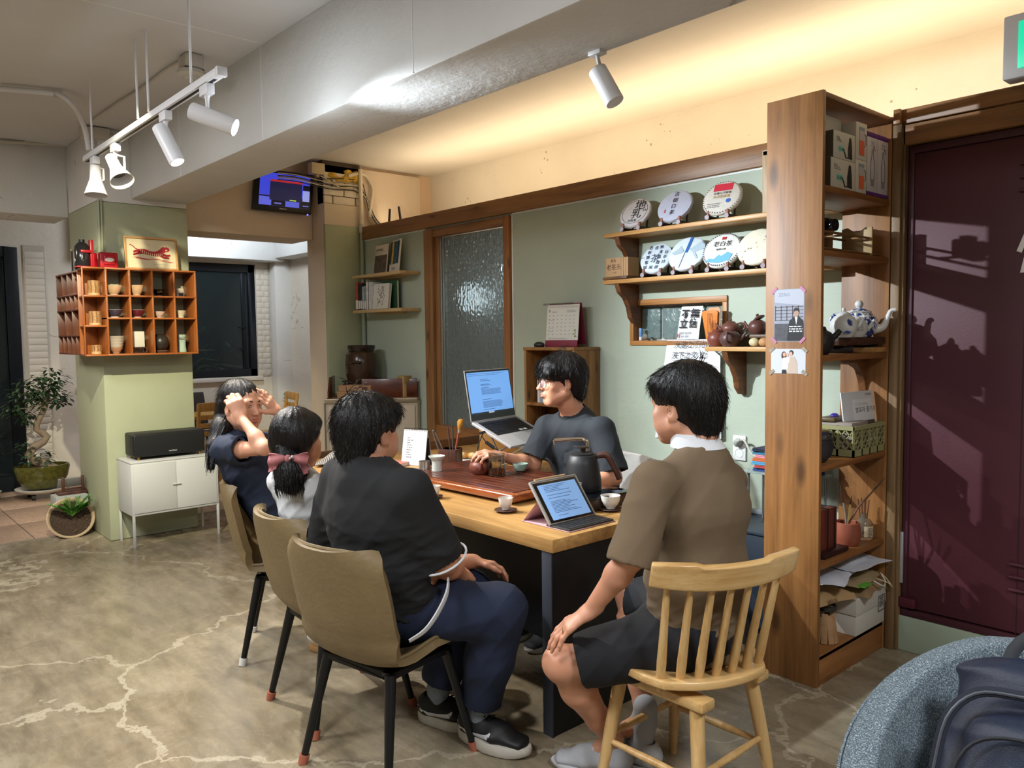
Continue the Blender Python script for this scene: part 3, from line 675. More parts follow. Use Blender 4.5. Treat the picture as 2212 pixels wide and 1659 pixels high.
def d2(t, r):
    ob('printed_ring', ticks(r*.93, 44, .002, .004), M('#6b5a58', .6), t)
    ob('red_label', MB().box((-.055, .04, FZ-.001), (.05, .085, FZ+.0006)), M('#c02740', .5), t)
    b = text_mb('福今山', .03, F(-.05, .055)); ob('label_print', b, M('#f0e6e2', .5), t)
    b = text_mb('云南七子餅茶', .017, F(-.05, .018)); ob('print', b, INK, t)
    ob('gold_print', text_mb('大白菜班章', .02, F(-.05, -.006)), M('#a98a45', .4), t)
    ob('blue_mark', MB().lathe([(.001, .0006), (.013, .0006)], (.045, -.03, FZ), 16), M('#2f62b5', .5), t)
    b = lines_mb(MB(), F(), -.07, .01, (-.045, -.056, -.067), .004, 3); ob('small_print', b, M('#777777', .6), t)
def d3(t, r):
    b = MB(); rr = random.Random(5); chs = '一壺春露暫留香兩腋清風幾欲仙茶詩山水月花'
    k = 0
    for cx in range(5):
        for cy in range(5):
            x, y = -.085+cx*.036, .07-cy*.034
            if x*x+y*y < (r*.86)**2 and not (abs(x) < .02 and abs(y) < .04): text_mb(chs[k % len(chs)], .026, F(x-.012, y-.012) @ rotz(rr.uniform(-.2, .2)), b); k += 1
    text_mb('茶', .062, F(-.03, -.03), b); ob('print', b, M('#3b4252', .6), t, kind='stuff')
def d4(t, r):
    ob('blue_strip', MB().box((-.012, .0, FZ-.001), (.006, r*.9, FZ+.0006), rotz(-.12)), M('#2e62a8', .5), t)
    ob('strip_line', MB().box((-.012, -r*.92, FZ), (-.0095, .0, FZ+.0006), rotz(-.12)), M('#3d5674', .5), t)
    b = MB(); b.prism([(-.095, .0), (-.06, .025), (-.045, .045), (-.02, .012), (-.03, .0), (-.07, -.012)], F(), .0006); b.prism([(.01, .02), (.05, .05), (.07, .068), (.10, .045), (.105, .02), (.05, .0), (.075, -.04), (.065, -.045), (.035, .0)], F(), .0006)
    ob('mountain_print', b, M('#a7bac6', .7), t)
    b = MB()
    for k, ch in enumerate('白毫銀針'): text_mb(ch, .014, F(.0, .08-k*.018), b)
    ob('strip_print', b, PAPER, t)
def d5(t, r):
    ob('printed_ring', ticks(r*.92, 52, .0028, .0045), M('#5d5f68', .6), t)
    ob('seal', MB().box((-.012, .062, FZ-.001), (.012, .078, FZ+.0005)), M('#b0333f', .5), t)
    b = text_mb('老白茶', .036, F(-.055, .022)); text_mb('福鼎白茶', .014, F(-.03, -.006), b); ob('print', b, INK, t)
    b = MB(); b.prism([(-.075, -.075), (-.055, -.055), (-.03, -.062), (-.005, -.035), (.01, -.045), (.04, -.02), (.07, -.035), (.06, -.075), (.0, -.088)], F(), .0005); ob('mountain_print', b, M('#6fb0d6', .6), t)
def d6(t, r):
    rr = random.Random(9); b = MB()
    for k in range(9):
        a = rr.uniform(.3, 1.2); x, y = -.07+.014*k+rr.uniform(-.01, .01), -.05+.012*k+rr.uniform(-.03, .03)
        b.prism([(x, y), (x+.014*math.cos(a), y+.014*math.sin(a)), (x+.010, y+.003)], F(), .0005)
    ob('leaf_print', b, M('#b9b394', .7), t); ob('flower_print', MB().lathe([(.001, .0006), (.011, .0006)], (.045, .05, FZ), 8), M('#8a7fb0', .6), t)
    ob('flower_print', MB().lathe([(.001, .0006), (.009, .0006)], (.06, .035, FZ), 8), M('#cfae6a', .6), t)
cs = [(0, 1376, 466, 2.091, ('round wrapped tea cake with a thin black ring, leftmost on the top shelf', 'leftmost on the top shelf'), .118, '#bdb9bb', d0),
      (1, 1461, 455, 2.091, ('bluish mottled tea cake with one vertical line of characters', 'second on the top shelf'), .124, '#a9adc0', d1),
      (2, 1563, 438, 2.091, ('grey-white tea cake with a red label', 'third on the top shelf under the red label'), .128, '#c3c0b8', d2),
      (3, 1421, 564, 1.816, ('pale blue tea cake covered in brush characters', 'first on the lower shelf beside the kraft box'), .118, '#c9d6e2', d3),
      (4, 1488, 555, 1.816, ('pale tea cake with a blue strip and grey mountains', 'second on the lower shelf'), .130, '#cbd8e2', d4),
      (5, 1563, 551, 1.816, ('white tea cake with blue mountains and a ring of print', 'third on the lower shelf'), .128, '#dfe0dc', d5),
      (6, 1640, 545, 1.816, ('cream tea cake with small flowers, half hidden by the tower', 'last on the lower shelf by the tower'), .130, '#dedcc8', d6)]
for a in cs: cake(a[0], a[1], a[2], a[3], a[4], a[5], a[6], a[7])
p = at(1345, 595, 'y', 3.68)
t = thing('wooden_tray', 'small dark wooden tray under the kraft tea box on the shelf', 'tray', (p.x, 3.675, 1.816))
ob('plate', MB().box((-.105, -.06, .0), (.085, .06, .018)), wood('#4a2f1c', '#74502f', None, 0, 1.5, .4), t, .007)
ob('foot', MB().box((-.08, -.05, -.0), (-.06, .05, .004)), DKW, t)
t = thing('tea_box', 'kraft cardboard tea box with dark characters at the shelf end', 'box', (p.x-.005, 3.68, 1.834))
KR = M('#b08d66', .75, 0, .05, 30)
ob('carton', MB().box((-.085, -.05, 0), (.035, .05, .112)), KR, t, .002)
for k in range(3): ob('side_pack', MB().box((.036+.018*k, -.05, 0), (.0525+.018*k, .05, .11)), KR, t, .001)
b = text_mb('老茶头', .038, basis((1, 0, 0), (0, 0, 1), (-.078, -.0505, .042))); text_mb('普洱', .02, basis((1, 0, 0), (0, 0, 1), (-.045, -.0505, .086)), b); text_mb('一九九', .012, basis((1, 0, 0), (0, 0, 1), (-.035, -.0505, .02)), b); ob('print', b, M('#43201c', .7), t)
NW = wood('#8a5a2e', '#b07a42', '#c28e55', 0, 1.2, .45, knots=False); NWz = wood('#8a5a2e', '#b07a42', '#c28e55', 2, 1.2, .45, knots=False)
nx0, nx1, nz0, nz1 = -3.172, -2.484, 1.425, 1.70
w1 = struct('window_1', MB().box((nx0, PY-.012, nz1-.035), (nx1, PY+.11, nz1)).box((nx0, PY-.012, nz0), (nx1, PY+.11, nz0+.028)), NW, .003)
ob('window_jamb', MB().box((nx0, PY-.012, nz0+.028), (nx0+.03, PY+.11, nz1-.035)).box((nx1-.03, PY-.012, nz0+.028), (nx1, PY+.11, nz1-.035)), NWz, w1, .003)
ob('mortar', MB().box((nx0+.03, PY+.075, nz0+.028), (nx1-.03, PY+.11, nz1-.035)), M('#c9d2cf', .7), w1)
def glassblock():
    m, t, b = nt('glass_block'); tc = N(t, 'TexCoord')
    n = N(t, 'TexNoise', i_Scale=9, i_Detail=3, i_Distortion=1.6); t.links.new(tc.outputs['Object'], n.inputs['Vector'])
    bp = N(t, 'Bump', i_Strength=.9, i_Distance=.03); t.links.new(n.outputs[0], bp.inputs['Height']); t.links.new(bp.outputs[0], b.inputs['Normal'])
    b.inputs['Base Color'].default_value = (*lin('#8fa5a3'), 1); b.inputs['Roughness'].default_value = .06; b.inputs['Transmission Weight'].default_value = .35; b.inputs['Specular IOR Level'].default_value = .8
    return m
GB = glassblock()
bw = (nx1-nx0-.06)/4
gb0 = MB().box((-bw/2+.006, -.022, -.098), (bw/2-.006, .03, .098)).mesh('glass_block', GB, .012)
for k in range(4):
    o = ob('glass_block', gb0, None, w1); o.location = (nx0+.03+bw*(k+.5), PY+.078, 1.559)
    ob('block_rim', MB().box((-bw/2+.002, -.0, .098), (bw/2-.002, .02, .103)).box((-bw/2+.002, 0, -.103), (bw/2-.002, .02, -.098)), M('#dfe6e4', .6), o)
def hang_sheet(name, label, cat, pts, c, y=3.785, th=.0015, loc=None):
    """paper hanging in front of the wall: 4 photo corners tl,tr,br,bl on a plane y"""
    P = [at(a, b, 'y', y) for a, b in pts]; o = P[3].copy()
    t = thing(name, label, cat, o)
    def fn(u, v):
        a = P[3].lerp(P[2], u); b = P[0].lerp(P[1], u); q = a.lerp(b, v)-o
        return (q.x, q.y-.006*math.sin(PI*u)*(1-v)-.004*math.sin(3*v), q.z)
    ob('sheet', MB().sheet(fn, 8, 10, th), c, t, 0, 60)
    Mx = basis(P[2]-P[3], P[0]-P[3], (0, -.014, 0)); w = (P[2]-P[3]).length; h = (P[0]-P[3]).length
    return t, Mx, w, h
t, Mx, w, h = hang_sheet('calligraphy_sheet', 'white sheet with four bold brush characters hanging in the niche', 'calligraphy', ((1473, 663), (1519, 661), (1509, 733), (1462, 733)), PAPER)
b = MB(); big = h*.30
for ch, x, y in (('不', .10, .66), ('立', .08, .36), ('無', .52, .68), ('信', .50, .38)): text_mb(ch, big, Mx @ TR((x*w, y*h, 0)) @ Matrix.Shear('XY', 4, (0, 0)) , b, bold=.0012)
text_mb('믿음이 없으면', h*.075, Mx @ TR((.12*w, .16*h, 0)), b); text_mb('설 수 없다', h*.075, Mx @ TR((.2*w, .06*h, 0)), b); ob('brush_writing', b, INK, t)
ob('red_seal', MB().box((.06*w, .05*h, 0), (.12*w, .17*h, .0004), Mx), M('#b5474f', .6), t)
def fan(label, px, dx, py0, py1, wt, wb, c):
    P = at(px, py1, 'y', 3.76); top = at(px, py0, 'y', 3.76).z-P.z; t = thing('paper_fan_menu', label, 'paper fan', P, 0, 'orange paper menus leaning in the niche')
    pl = [(-wb/2, 0), (wb/2, 0), (wt/2-.004, top*.8), (wt/2, top*.93), (wt/2-.012, top), (-wt/2+.012, top), (-wt/2, top*.93)]
    ob('card', MB().prism(pl, basis((1, 0, 0), (0, -.12, 1), (0, -.02+dx, 0)), .003), M(c, .6, 0, .08, 30), t, .001)
    b = lines_mb(MB(), basis((0, 0, -1), (1, 0, 0), (0, -.047+dx, 0)), -top*.9, -top*.2, (-.010, -.002, .008), .0035, 4); ob('print', b, M('#8a4a1e', .7), t)
fan('light tan paper menu leaning behind the orange one in the niche', 1549, .012, 664, 735, .085, .06, '#c9976a')
fan('orange paper menu with vertical print leaning in the niche', 1542, 0, 671, 733, .105, .07, '#d47f35')
p = at(1382, 734, 'y', 3.80)
t = thing('lipstick_tube', 'pale blue lip balm tube standing at the left of the niche sill', 'tube', (p.x, 3.81, nz0+.028))
ob('cap', MB().cyl((0, 0, .022), (0, 0, .075), .011, n=16), M('#6f9bd0', .35), t, .002); ob('base', MB().cyl((0, 0, 0), (0, 0, .022), .0105, n=16), M('#e3e8ee', .4), t)
p = at(1393, 733, 'y', 3.80)
t = thing('glass_bauble', 'small clear glass bauble beside the lip balm in the niche', 'ornament', (p.x, 3.80, nz0+.028))
ob('glass_ball', MB().ell((0, 0, .022), (.02, .012, .02)), M('#dfe7e4', .08, 0, trans=.8), t); ob('stone_base', MB().ell((.002, -.004, .008), (.022, .012, .008)), M('#7a4f2c', .5, 0, .3, 60), t)
t, Mx, w, h = hang_sheet('calligraphy_scroll', 'long white paper with rows of brush writing hanging below the niche', 'calligraphy', ((1442, 734), (1530, 733), (1548, 950), (1415, 945)), PAPER, 3.79)
b = MB()
rows_ = ['大道之行也天下', '天下之交 立天下之', '牝常以靜勝牡 하고', '以靜為下 故大國', '以下小國 則取', '小國以下大國', '則取大國', '或下以取']
for k, s_ in enumerate(rows_): text_mb(s_, h*.075, Mx @ TR((.14*w-.10*w*(k/8), h*(.915-.105*k), 0)) @ rotz(-.03), b)
ob('brush_writing', b, M('#4b4f58', .7), t)
t, Mx, w, h = hang_sheet('paper_roll', 'curled white paper hanging beside the calligraphy scroll with crossed notes', 'paper', ((1530, 748), (1556, 770), (1558, 948), (1528, 950)), M('#e3e6e8', .7), 3.77, .002)
for s_, sz, tx, ty in (('이오', .04, .01, .30), ('비나 X', .035, 0, .14), ('冊', .05, .02, .42)): ob('brush_writing', text_mb(s_, sz, Mx @ TR((tx, h*ty, 0))), M('#4b4f58', .7), t)
p = at(1548, 962, 'y', 3.765)
t = thing('binder_clip', 'yellow binder clip at the foot of the hanging paper', 'clip', p)
ob('clip_body', MB().prism([(-.02, 0), (.02, 0), (.014, .045), (-.014, .045)], basis((1, 0, 0), (0, 0, 1), (0, 0, -.02)), .012), M('#d9b52a', .4), t, .002)
ob('wire_handle', MB().tube([(.01, -.006, -.01), (.04, -.02, .0), (.045, -.022, .015), (.02, -.01, .015)], .0012, 6), M('#b9bcc0', .3, .8), t)
CLAY = lambda c: M(c, .38, 0, .05, 20)
def teapot(label, loc, rz, R, c, tall=.78, lid=True, handle='side', spout=True, group=None, lid_c=None, name='teapot', cat='teapot', knob=True, deco=None):
    t = thing(name, label, cat, loc, rz, group); m = c if not isinstance(c, str) else CLAY(c); H = R*2*tall
    prof = [(.001, 0), (R*.62, 0), (R*.66, H*.03), (R*.93, H*.28), (R, H*.48), (R*.94, H*.70), (R*.72, H*.9), (R*.5, H*.97), (R*.47, H*1.0), (R*.44, H*.97), (.001, H*.93)]
    bd = ob('body', MB().lathe(prof, (0, 0, 0), 28), m, t, 0, 60)
    if lid:
        l = ob('lid', MB().lathe([(R*.5, H*.965), (R*.53, H*1.0), (R*.40, H*1.08), (R*.16, H*1.14), (.001, H*1.15)], (0, 0, 0), 24), lid_c or m, t, 0, 60)
        if knob: ob('knob', MB().ell((0, 0, H*1.14+R*.14), (R*.16, R*.16, R*.17), None, 14, 8), lid_c or m, l)
    if spout: ob('spout', MB().tube([(R*.75, 0, H*.42), (R*1.12, 0, H*.52), (R*1.33, 0, H*.78), (R*1.48, 0, H*.92)], [R*.24, R*.17, R*.12, R*.10], 12), m, t)
    if handle == 'side': ob('handle', MB().tube([(-R*.62, 0, H*.86), (-R*1.1, 0, H*.95), (-R*1.42, 0, H*.78), (-R*1.38, 0, H*.45), (-R*.92, 0, H*.3)], R*.095, 10), m, t)
    elif handle == 'front': ob('handle', MB().tube([(0, -R*.7, H*.84), (0, -R*1.2, H*.9), (0, -R*1.42, H*.66), (0, -R*1.3, H*.38), (0, -R*.95, H*.3)], R*.10, 10), m, t)
    elif handle == 'top': ob('handle', MB().tube([(-R*.55, 0, H*.9), (-R*.6, 0, H*1.4), (-R*.25, 0, H*1.75), (R*.25, 0, H*1.75), (R*.6, 0, H*1.4), (R*.55, 0, H*.9)], R*.09, 10), m, t)
    if deco: deco(t, R, H)
    return t
LSZ = 1.422
def shelfx(px, py, y=3.68): return at(px, py, 'y', y).x
teapot('round red-brown clay teapot at the left end of the low shelf', (shelfx(1548, 733, 3.665), 3.665, LSZ), math.radians(160), .050, '#7a4438', .8, handle='front')
teapot('grey-brown clay teapot in front, its handle towards the room, on the low shelf', (shelfx(1577, 735, 3.645), 3.645, LSZ), math.radians(20), .056, '#5b4340', .72, handle='front', lid=False)
t = thing('display_riser', 'dark wooden slab riser carrying teapots on the low shelf', 'riser', (shelfx(1615, 735, 3.73), 3.735, LSZ))
ob('slab', MB().box((-.16, -.045, .042), (.18, .045, .062)), wood('#3a2c20', '#5d4936', None, 0, 1.4, .5), t, .006)
for x in (-.12, .14): ob('foot', MB().box((x-.02, -.035, 0), (x+.02, .035, .042)), DKW, t, .003)
teapot('flat brown clay teapot lying higher behind the two front teapots', (shelfx(1578, 716, 3.735), 3.735, LSZ+.062), math.radians(200), .052, '#6e453a', .62, handle='side')
tp = teapot('brown clay teapot with its lid set ajar, on the riser by the tower', (shelfx(1636, 724, 3.73), 3.73, LSZ+.062), math.radians(190), .048, '#5d3b35', .78, lid=False, handle='front')
l = ob('lid', MB().lathe([(.001, 0), (.03, 0), (.032, .006), (.02, .014), (.007, .018), (.009, .026), (.001, .029)], (-.01, 0, .08), 20, Matrix.Rotation(.5, 3, 'Y')), CLAY('#5d3b35'), tp, 0, 60)
for px, c, la in ((1629, '#c9bd96', 'pale speckled stone'), (1650, '#b98a5c', 'orange-brown stone')):
    t = thing('pebble', la+' lying on the low shelf before the riser', 'stone', (shelfx(px, 745, 3.65), 3.65, LSZ)); ob('stone', MB().ell((0, 0, .022), (.028, .022, .0225)), M(c, .6, 0, .25, 50), t)
p = at(1598, 968, 'y', 3.795)
t = thing('wall_outlet', 'white double wall socket with a grey plug on the green wall', 'socket', (p.x, PY, p.z))
ob('plate', MB().box((-.04, -.012, -.068), (.04, 0, .068)), M('#e3e5e6', .35), t, .004)
for z in (.03, -.028):
    s_ = ob('socket', MB().lathe([(.026, 0), (.026, .001), (.022, .001), (.02, -.006), (.001, -.006)], (0, -.0125, z), 24, Matrix.Rotation(PI/2, 3, 'X')), M('#cfd2d3', .35), t)
    ob('pin_hole', MB().cyl((-.009, -.0075, z), (-.009, -.0065, z), .003).cyl((.009, -.0075, z), (.009, -.0065, z), .003), INK, s_)
t = thing('power_plug', 'grey plug and cable leaving the wall socket towards the tower', 'plug', (p.x, PY-.012, p.z+.03))
ob('plug', MB().tube([(0, 0, 0), (.0, -.02, 0), (.014, -.034, .014), (.03, -.036, .02)], [.022, .022, .016, .008], 14), M('#a9aaa4', .5), t)
q = at(1652, 1003, 'y', 3.7)-Vc((p.x, PY-.012, p.z+.03))
ob('cable', MB().tube([(.03, -.036, .02), (.06, -.04, .018), (.12, -.06, -.05), tuple(q), (q.x+.03, q.y, q.z-.35)], .006, 8), M('#b9b9b1', .5), t)
base = at(1640, 1062, 'y', 3.66)
cols = ['#2b4a86', '#b34a44', '#58a0c8', '#c96a3c', '#d08a94', '#3f7f9b', '#2a2e40']
t = None
for k, c in enumerate(cols):
    t = thing('folded_cloth', 'folded %s cloth, number %d from the bottom of the stack behind the tower' % (('navy', 'red', 'sky blue', 'orange', 'pink', 'teal', 'black')[k], k+1), 'cloth', (-2.05+.01*math.sin(k*2), 3.66, .79+k*.0165), .1*math.sin(k), 'folded cloths stacked behind the tower')
    ob('fold', MB().box((-.15, -.07, 0), (.17, .07, .008)), M(c, .85, 0, .15, 40), t, .003); ob('fold', MB().box((-.148, -.068, .0082), (.168, .068, .016)), M(c, .85, 0, .15, 40), t, .003)
t = thing('glass_shelf', 'small glass-topped stand under the folded cloths', 'stand', (-2.05, 3.66, .515))
ob('plate', MB().box((-.2, -.1, .265), (.2, .1, .274)), M('#b9c9c4', .15, 0, trans=.4), t, .002)
for x, y in ((-.17, -.07), (.17, -.07), (-.17, .07), (.17, .07)): ob('post', MB().cyl((x, y, 0), (x, y, .265), .006), M('#9fa3a5', .3, .8), t)
t = thing('vent_unit', 'white louvred vent in a pale wooden frame beside the tower top', 'vent', (-2.15, 3.79, 2.09))
VW = wood('#a58a6a', '#bfa684', None, 2, 1.2, .5, knots=False)
ob('frame', MB().box((-.105, -.03, .0), (-.075, .008, .34)).box((.2, -.03, 0), (.23, .008, .34)).box((-.105, -.03, .315), (.23, .008, .34)), VW, t, .003)
ob('panel', MB().box((-.075, -.012, 0), (.2, .006, .315)), M('#d7d9e2', .5, 0, .06, 25), t, .002)
ob('grille_frame', MB().box((-.05, -.022, .17), (.19, -.012, .30)), M('#e0dcd8', .5), t, .002)
for k in range(6): ob('slat', MB().box((-.035, -.026, .185+k*.018), (.18, -.021, .195+k*.018)), M('#332a2a', .6), t, .001)
t = thing('desk_calendar', 'tall white desk calendar for month nine on the narrow bookcase', 'calendar', (-3.63, 3.66, 1.415), math.radians(6))
ob('page', MB().box((-.135, -.005, .04), (.128, 0, .275), Matrix.Rotation(-.10, 4, 'X')), M('#d9dad4', .7), t, .001)
ob('base_strip', MB().box((-.135, -.009, 0), (.128, -.002, .042), Matrix.Rotation(-.10, 4, 'X')), M('#7a1f38', .6), t, .001)
ob('back_leg', MB().box((-.135, .0, 0), (.128, .004, .27), Matrix.Rotation(.16, 4, 'X') @ TR((0, .088, 0))), M('#7a1f38', .6), t)
rg = MB()
for k in range(22): rg.tube([(-.125+k*.0115, -.03+.006*math.cos(a), .275+.006*math.sin(a)) for a in (0, 1, 2, 3, 4, 5, 6)], .0012, 5)
ob('spiral_binding', rg, M('#4a4a4a', .4, .6), t, kind='stuff')
Mx = Matrix.Rotation(-.10, 4, 'X') @ basis((1, 0, 0), (0, 0, 1), (0, -.0056, 0))
b = text_mb('9', .032, Mx @ TR((-.122, .222, 0))); lines_mb(b, Mx, -.09, -.05, (.225,), .003, 1); lines_mb(b, Mx, .03, .11, (.235, .229, .223), .0018, 2)
for r in range(6):
    for c in range(7): lines_mb(b, Mx, -.118+c*.034, -.105+c*.034, (.20-r*.024,), .003, r*7+c)
    if r in (1, 3, 4): lines_mb(b, Mx, -.118, -.07, (.193-r*.024,), .0016, r)
lines_mb(b, Mx, -.115, .05, (.055, .05), .0016, 9); ob('print', b, M('#5c5f60', .7), t, kind='stuff')
b = text_mb('우리 평생에', .018, Mx @ TR((-.03, .017, 0))); lines_mb(b, Mx, -.10, -.04, (.020,), .006, 4, 0); ob('strip_print', b, M('#eee6e2', .6), t)
ob('sprig_print', MB().tube([Mx @ Vc(v) for v in ((.10, .06, 0), (.105, .08, 0), (.112, .10, 0))], .0016, 5).prism([(.085, .075), (.105, .083), (.09, .088)], Mx, .0004).prism([(.10, .095), (.113, .11), (.097, .112)], Mx, .0004).prism([(.10, .06), (.12, .066), (.108, .075)], Mx, .0004), M('#7d9140', .6), t)
t = thing('computer_mouse', 'black computer mouse left of the desk calendar on the bookcase', 'mouse', (-3.80, 3.62, 1.415))
ob('shell', MB().ell((0, 0, .012), (.045, .028, .022)), M('#1c1a1b', .4), t)
rb = random.Random(3)
def books(x0, y, z, items, group, where, h0=.2):
    x = x0
    for k, (w, h, c, name) in enumerate(items):
        t = thing('book', name+' '+where, 'book', (x+w/2, y, z), 0, group)
        ob('cover', MB().box((-w/2, -.07, 0), (-w/2+.0015, .07, h)).box((w/2-.0015, -.07, 0), (w/2, .07, h)).box((-w/2, -.0705, 0), (w/2, -.069, h)), M(c, .55), t)
        ob('pages', MB().box((-w/2+.0016, -.068, .003), (w/2-.0016, .066, h-.003)), M('#d8d2c2', .8), t)
        ob('spine_print', MB().box((-w*.2, -.0712, h*.45), (w*.2, -.0704, h*.85)), M('#d9d5cc' if sum(lin(c)) < 1 else '#4a4642', .6), t)
        x += w+.0015
books(-3.79, 3.66, 1.05, [(.022, .24, '#c9ccd0', 'tall silver-grey book'), (.03, .225, '#8f9aa6', 'blue-grey book'), (.025, .21, '#d6d2c8', 'off-white book'), (.03, .20, '#34373d', 'charcoal book')], 'books on the upper bookcase shelf', 'on the upper shelf of the narrow bookcase')
books(-3.80, 3.66, .70, [(.03, .245, '#1d1d20', 'thick black book'), (.02, .22, '#2a2c30', 'thin black book'), (.035, .25, '#d9dad8', 'wide white book'), (.03, .21, '#c9a93c', 'mustard yellow book'), (.03, .235, '#9fb0b8', 'pale blue book'), (.028, .22, '#6d3a33', 'brick red book')], 'books on the middle bookcase shelf', 'on the middle shelf of the narrow bookcase')
t = thing('magazine', 'magazine with a sepia photo cover standing on the upper corner shelf', 'magazine', (-5.87, 3.72, 2.026), math.radians(-4))
Rx = Matrix.Rotation(-.12, 4, 'X')
ob('cover', MB().box((-.12, -.004, 0), (.105, .004, .255), Rx), M('#cfc7b8', .55), t, .001)
ob('cover_photo', MB().box((-.112, -.0055, .012), (.098, -.004, .165), Rx), M('#5d5145', .6, 0, .6, 22), t); ob('cover_title', text_mb('ARTRAVEL', .026, Rx @ basis((1, 0, 0), (0, 0, 1), (-.10, -.0052, .205))), M('#5a5550', .6), t)
t = thing('magazine', 'magazine with blue and yellow stripes on its cover, beside the sepia one', 'magazine', (-5.65, 3.72, 2.026), math.radians(-8))
ob('cover', MB().sheet(lambda u, v: Rx @ Vc((-.105+.2*u, -.004-.012*u*u, .275*v)), 6, 4, .012), M('#ddd8cc', .5), t)
for k, c in enumerate(['#4a3f3a', '#c6a93c', '#2f4a6d', '#385f6b', '#24364f']): ob('cover_stripe', MB().box((-.092+k*.035, -.012-.001*k, .075), (-.06+k*.035, -.005-.001*k, .262), Rx), M(c, .6, 0, .5, 30), t)
ob('cover_title', text_mb('EASY', .028, Rx @ basis((1, 0, 0), (0, 0, 1), (-.04, -.0125, .025))), M('#54504a', .6), t)
x = -6.12
for k, (w, h, c, la) in enumerate([(.045, .24, '#a3452a', 'thick orange-red book'), (.03, .225, '#26262a', 'black book'), (.03, .225, '#30323a', 'dark grey book'), (.03, .2, '#aab4b6', 'silver book'), (.03, .205, '#8b979b', 'steel grey book'), (.035, .235, '#d9dbdc', 'white ring-bound book')]):
    t = thing('book', la+' standing on the lower corner shelf', 'book', (x+w/2, 3.70, 1.726), 0, 'books on the lower corner shelf')
    ob('cover', MB().box((-w/2, -.08, 0), (w/2, -.076, h)).box((-w/2, -.08, 0), (-w/2+.002, .07, h)).box((w/2-.002, -.08, 0), (w/2, .07, h)), M(c, .5, 0, .25, 30), t); ob('pages', MB().box((-w/2+.003, -.074, .003), (w/2-.003, .066, h-.003)), M('#d5cfc0', .8), t)
    ob('spine_label', MB().box((-w*.4, -.0812, .01), (w*.4, -.0795, h*.36)), M('#dcd8d0', .6), t); x += w+.002
t = thing('book', 'white picture book with a grey leaf drawing facing out on the lower corner shelf', 'book', (-5.79, 3.69, 1.726), math.radians(3))
ob('cover', MB().box((-.115, -.03, 0), (.105, -.026, .215), Rx).box((-.115, -.008, 0), (.105, -.004, .215), Rx), M('#dcdad0', .6), t); ob('pages', MB().box((-.112, -.0255, .003), (.102, -.0085, .212), Rx), M('#d5cfc0', .8), t)
lf = MB(); rr = random.Random(2)
for k in range(34):
    a = rr.uniform(.3, 2.6); yy = .03+.16*(k/34); xx = -.02+rr.uniform(-.06, .07)*(1-abs(k/34-.35)); l = rr.uniform(.016, .028)
    Mp = Rx @ basis((1, 0, 0), (0, 0, 1), (xx, -.0305, yy)) @ rotz(a); lf.prism([(0, 0), (l*.5, l*.18), (l, 0), (l*.5, -l*.18)], Mp, .0004)
lf.tube([Rx @ Vc(v) for v in ((-.05, -.031, .02), (-.01, -.031, .1), (.03, -.031, .19))], .0015, 5); ob('leaf_print', lf, M('#6a6450', .7), t, kind='stuff')
t = thing('book', 'dark green book leaning behind the leaf picture book', 'book', (-5.77, 3.75, 1.726)); ob('cover', MB().box((-.11, -.012, 0), (.12, -.009, .24)).box((-.11, .009, 0), (.12, .012, .24)), M('#2f5a3a', .5), t); ob('pages', MB().box((-.108, -.0088, .003), (.117, .0088, .237)), M('#d5cfc0', .8), t)
# ================================================================= things in and on the tower
BX = M('#c9c6c2', .55, 0, .02, 10); TX = -1.598
def faceX(y, z, x=TX): return basis((0, 1, 0), (0, 0, 1), (x+.0006, y, z))     # print plane facing +X
def kettle_box(label, y0, y1, z0, z1, sticker):
    t = thing('kettle_box', label, 'box', (-1.70, (y0+y1)/2, z0), 0, 'kettle boxes on the top tower shelf')
    ob('carton', MB().box((TX-.19, y0, z0), (TX, y1, z1)), BX, t, .002, w=1)
    ob('dark_end', MB().box((TX-.19, y0-.001, z0+.001), (TX-.002, y0+.001, z1-.001)), M('#5b5a50', .6), t, w=1)
    Mx = faceX(y0, z0); h = z1-z0; w = y1-y0
    k = MB().prism([(w*.66, h*.08), (w*.86, h*.06), (w*.84, h*.55), (w*.80, h*.86), (w*.73, h*.86), (w*.66, h*.45)], Mx, .0008); k.tube([Mx @ Vc((w*a, h*b, .0004)) for a, b in ((.68, .12), (.56, .08), (.52, .2), (.45, .36))], .0028, 6)
    ob('kettle_print', k, M('#2b2a2d', .5), t, w=1)
    ob('sticker', MB().box((w*.22, h*.26, .0002), (w*.46, h*.46, .001), Mx), M('#7fc9bd', .6), t, w=1)
    ob('sticker_writing', text_mb(sticker, h*.15, Mx @ TR((w*.24, h*.30, .0012))), INK, t, w=1)
    b = lines_mb(MB(), Mx, w*.12, w*.42, (h*.62, h*.68), h*.03, 3); text_mb('차문화', h*.1, Mx @ TR((w*.1, h*.72, .0002)), b); ob('print', b, M('#8f8b88', .6), t, w=1)
kettle_box('white kettle box with a mint sticker, lower of the stacked pair', 3.185, 3.40, 2.092, 2.212, '22.000')
kettle_box('white kettle box with a mint sticker, upper of the stacked pair', 3.205, 3.395, 2.213, 2.325, '21.000')
def jar_print(Mx, w, h, t):
    ob('lid_print', MB().box((w*.25, h*.78, .0003), (w*.75, h*.88, .0012), Mx), M('#8b93a8', .5), t, w=1)
    ob('glass_print', MB().box((w*.27, h*.50, .0003), (w*.73, h*.78, .0012), Mx), M('#b9b3bb', .5), t, w=1)
    ob('tea_print', MB().box((w*.27, h*.12, .0003), (w*.73, h*.52, .0013), Mx), M('#d9684a', .5), t, w=1)
    ob('handle_print', MB().tube([Mx @ Vc((w*a, h*b, .0006)) for a, b in ((.74, .72), (.9, .68), (.9, .42), (.74, .36))], .002, 6), M('#7b7d85', .5), t, w=1)
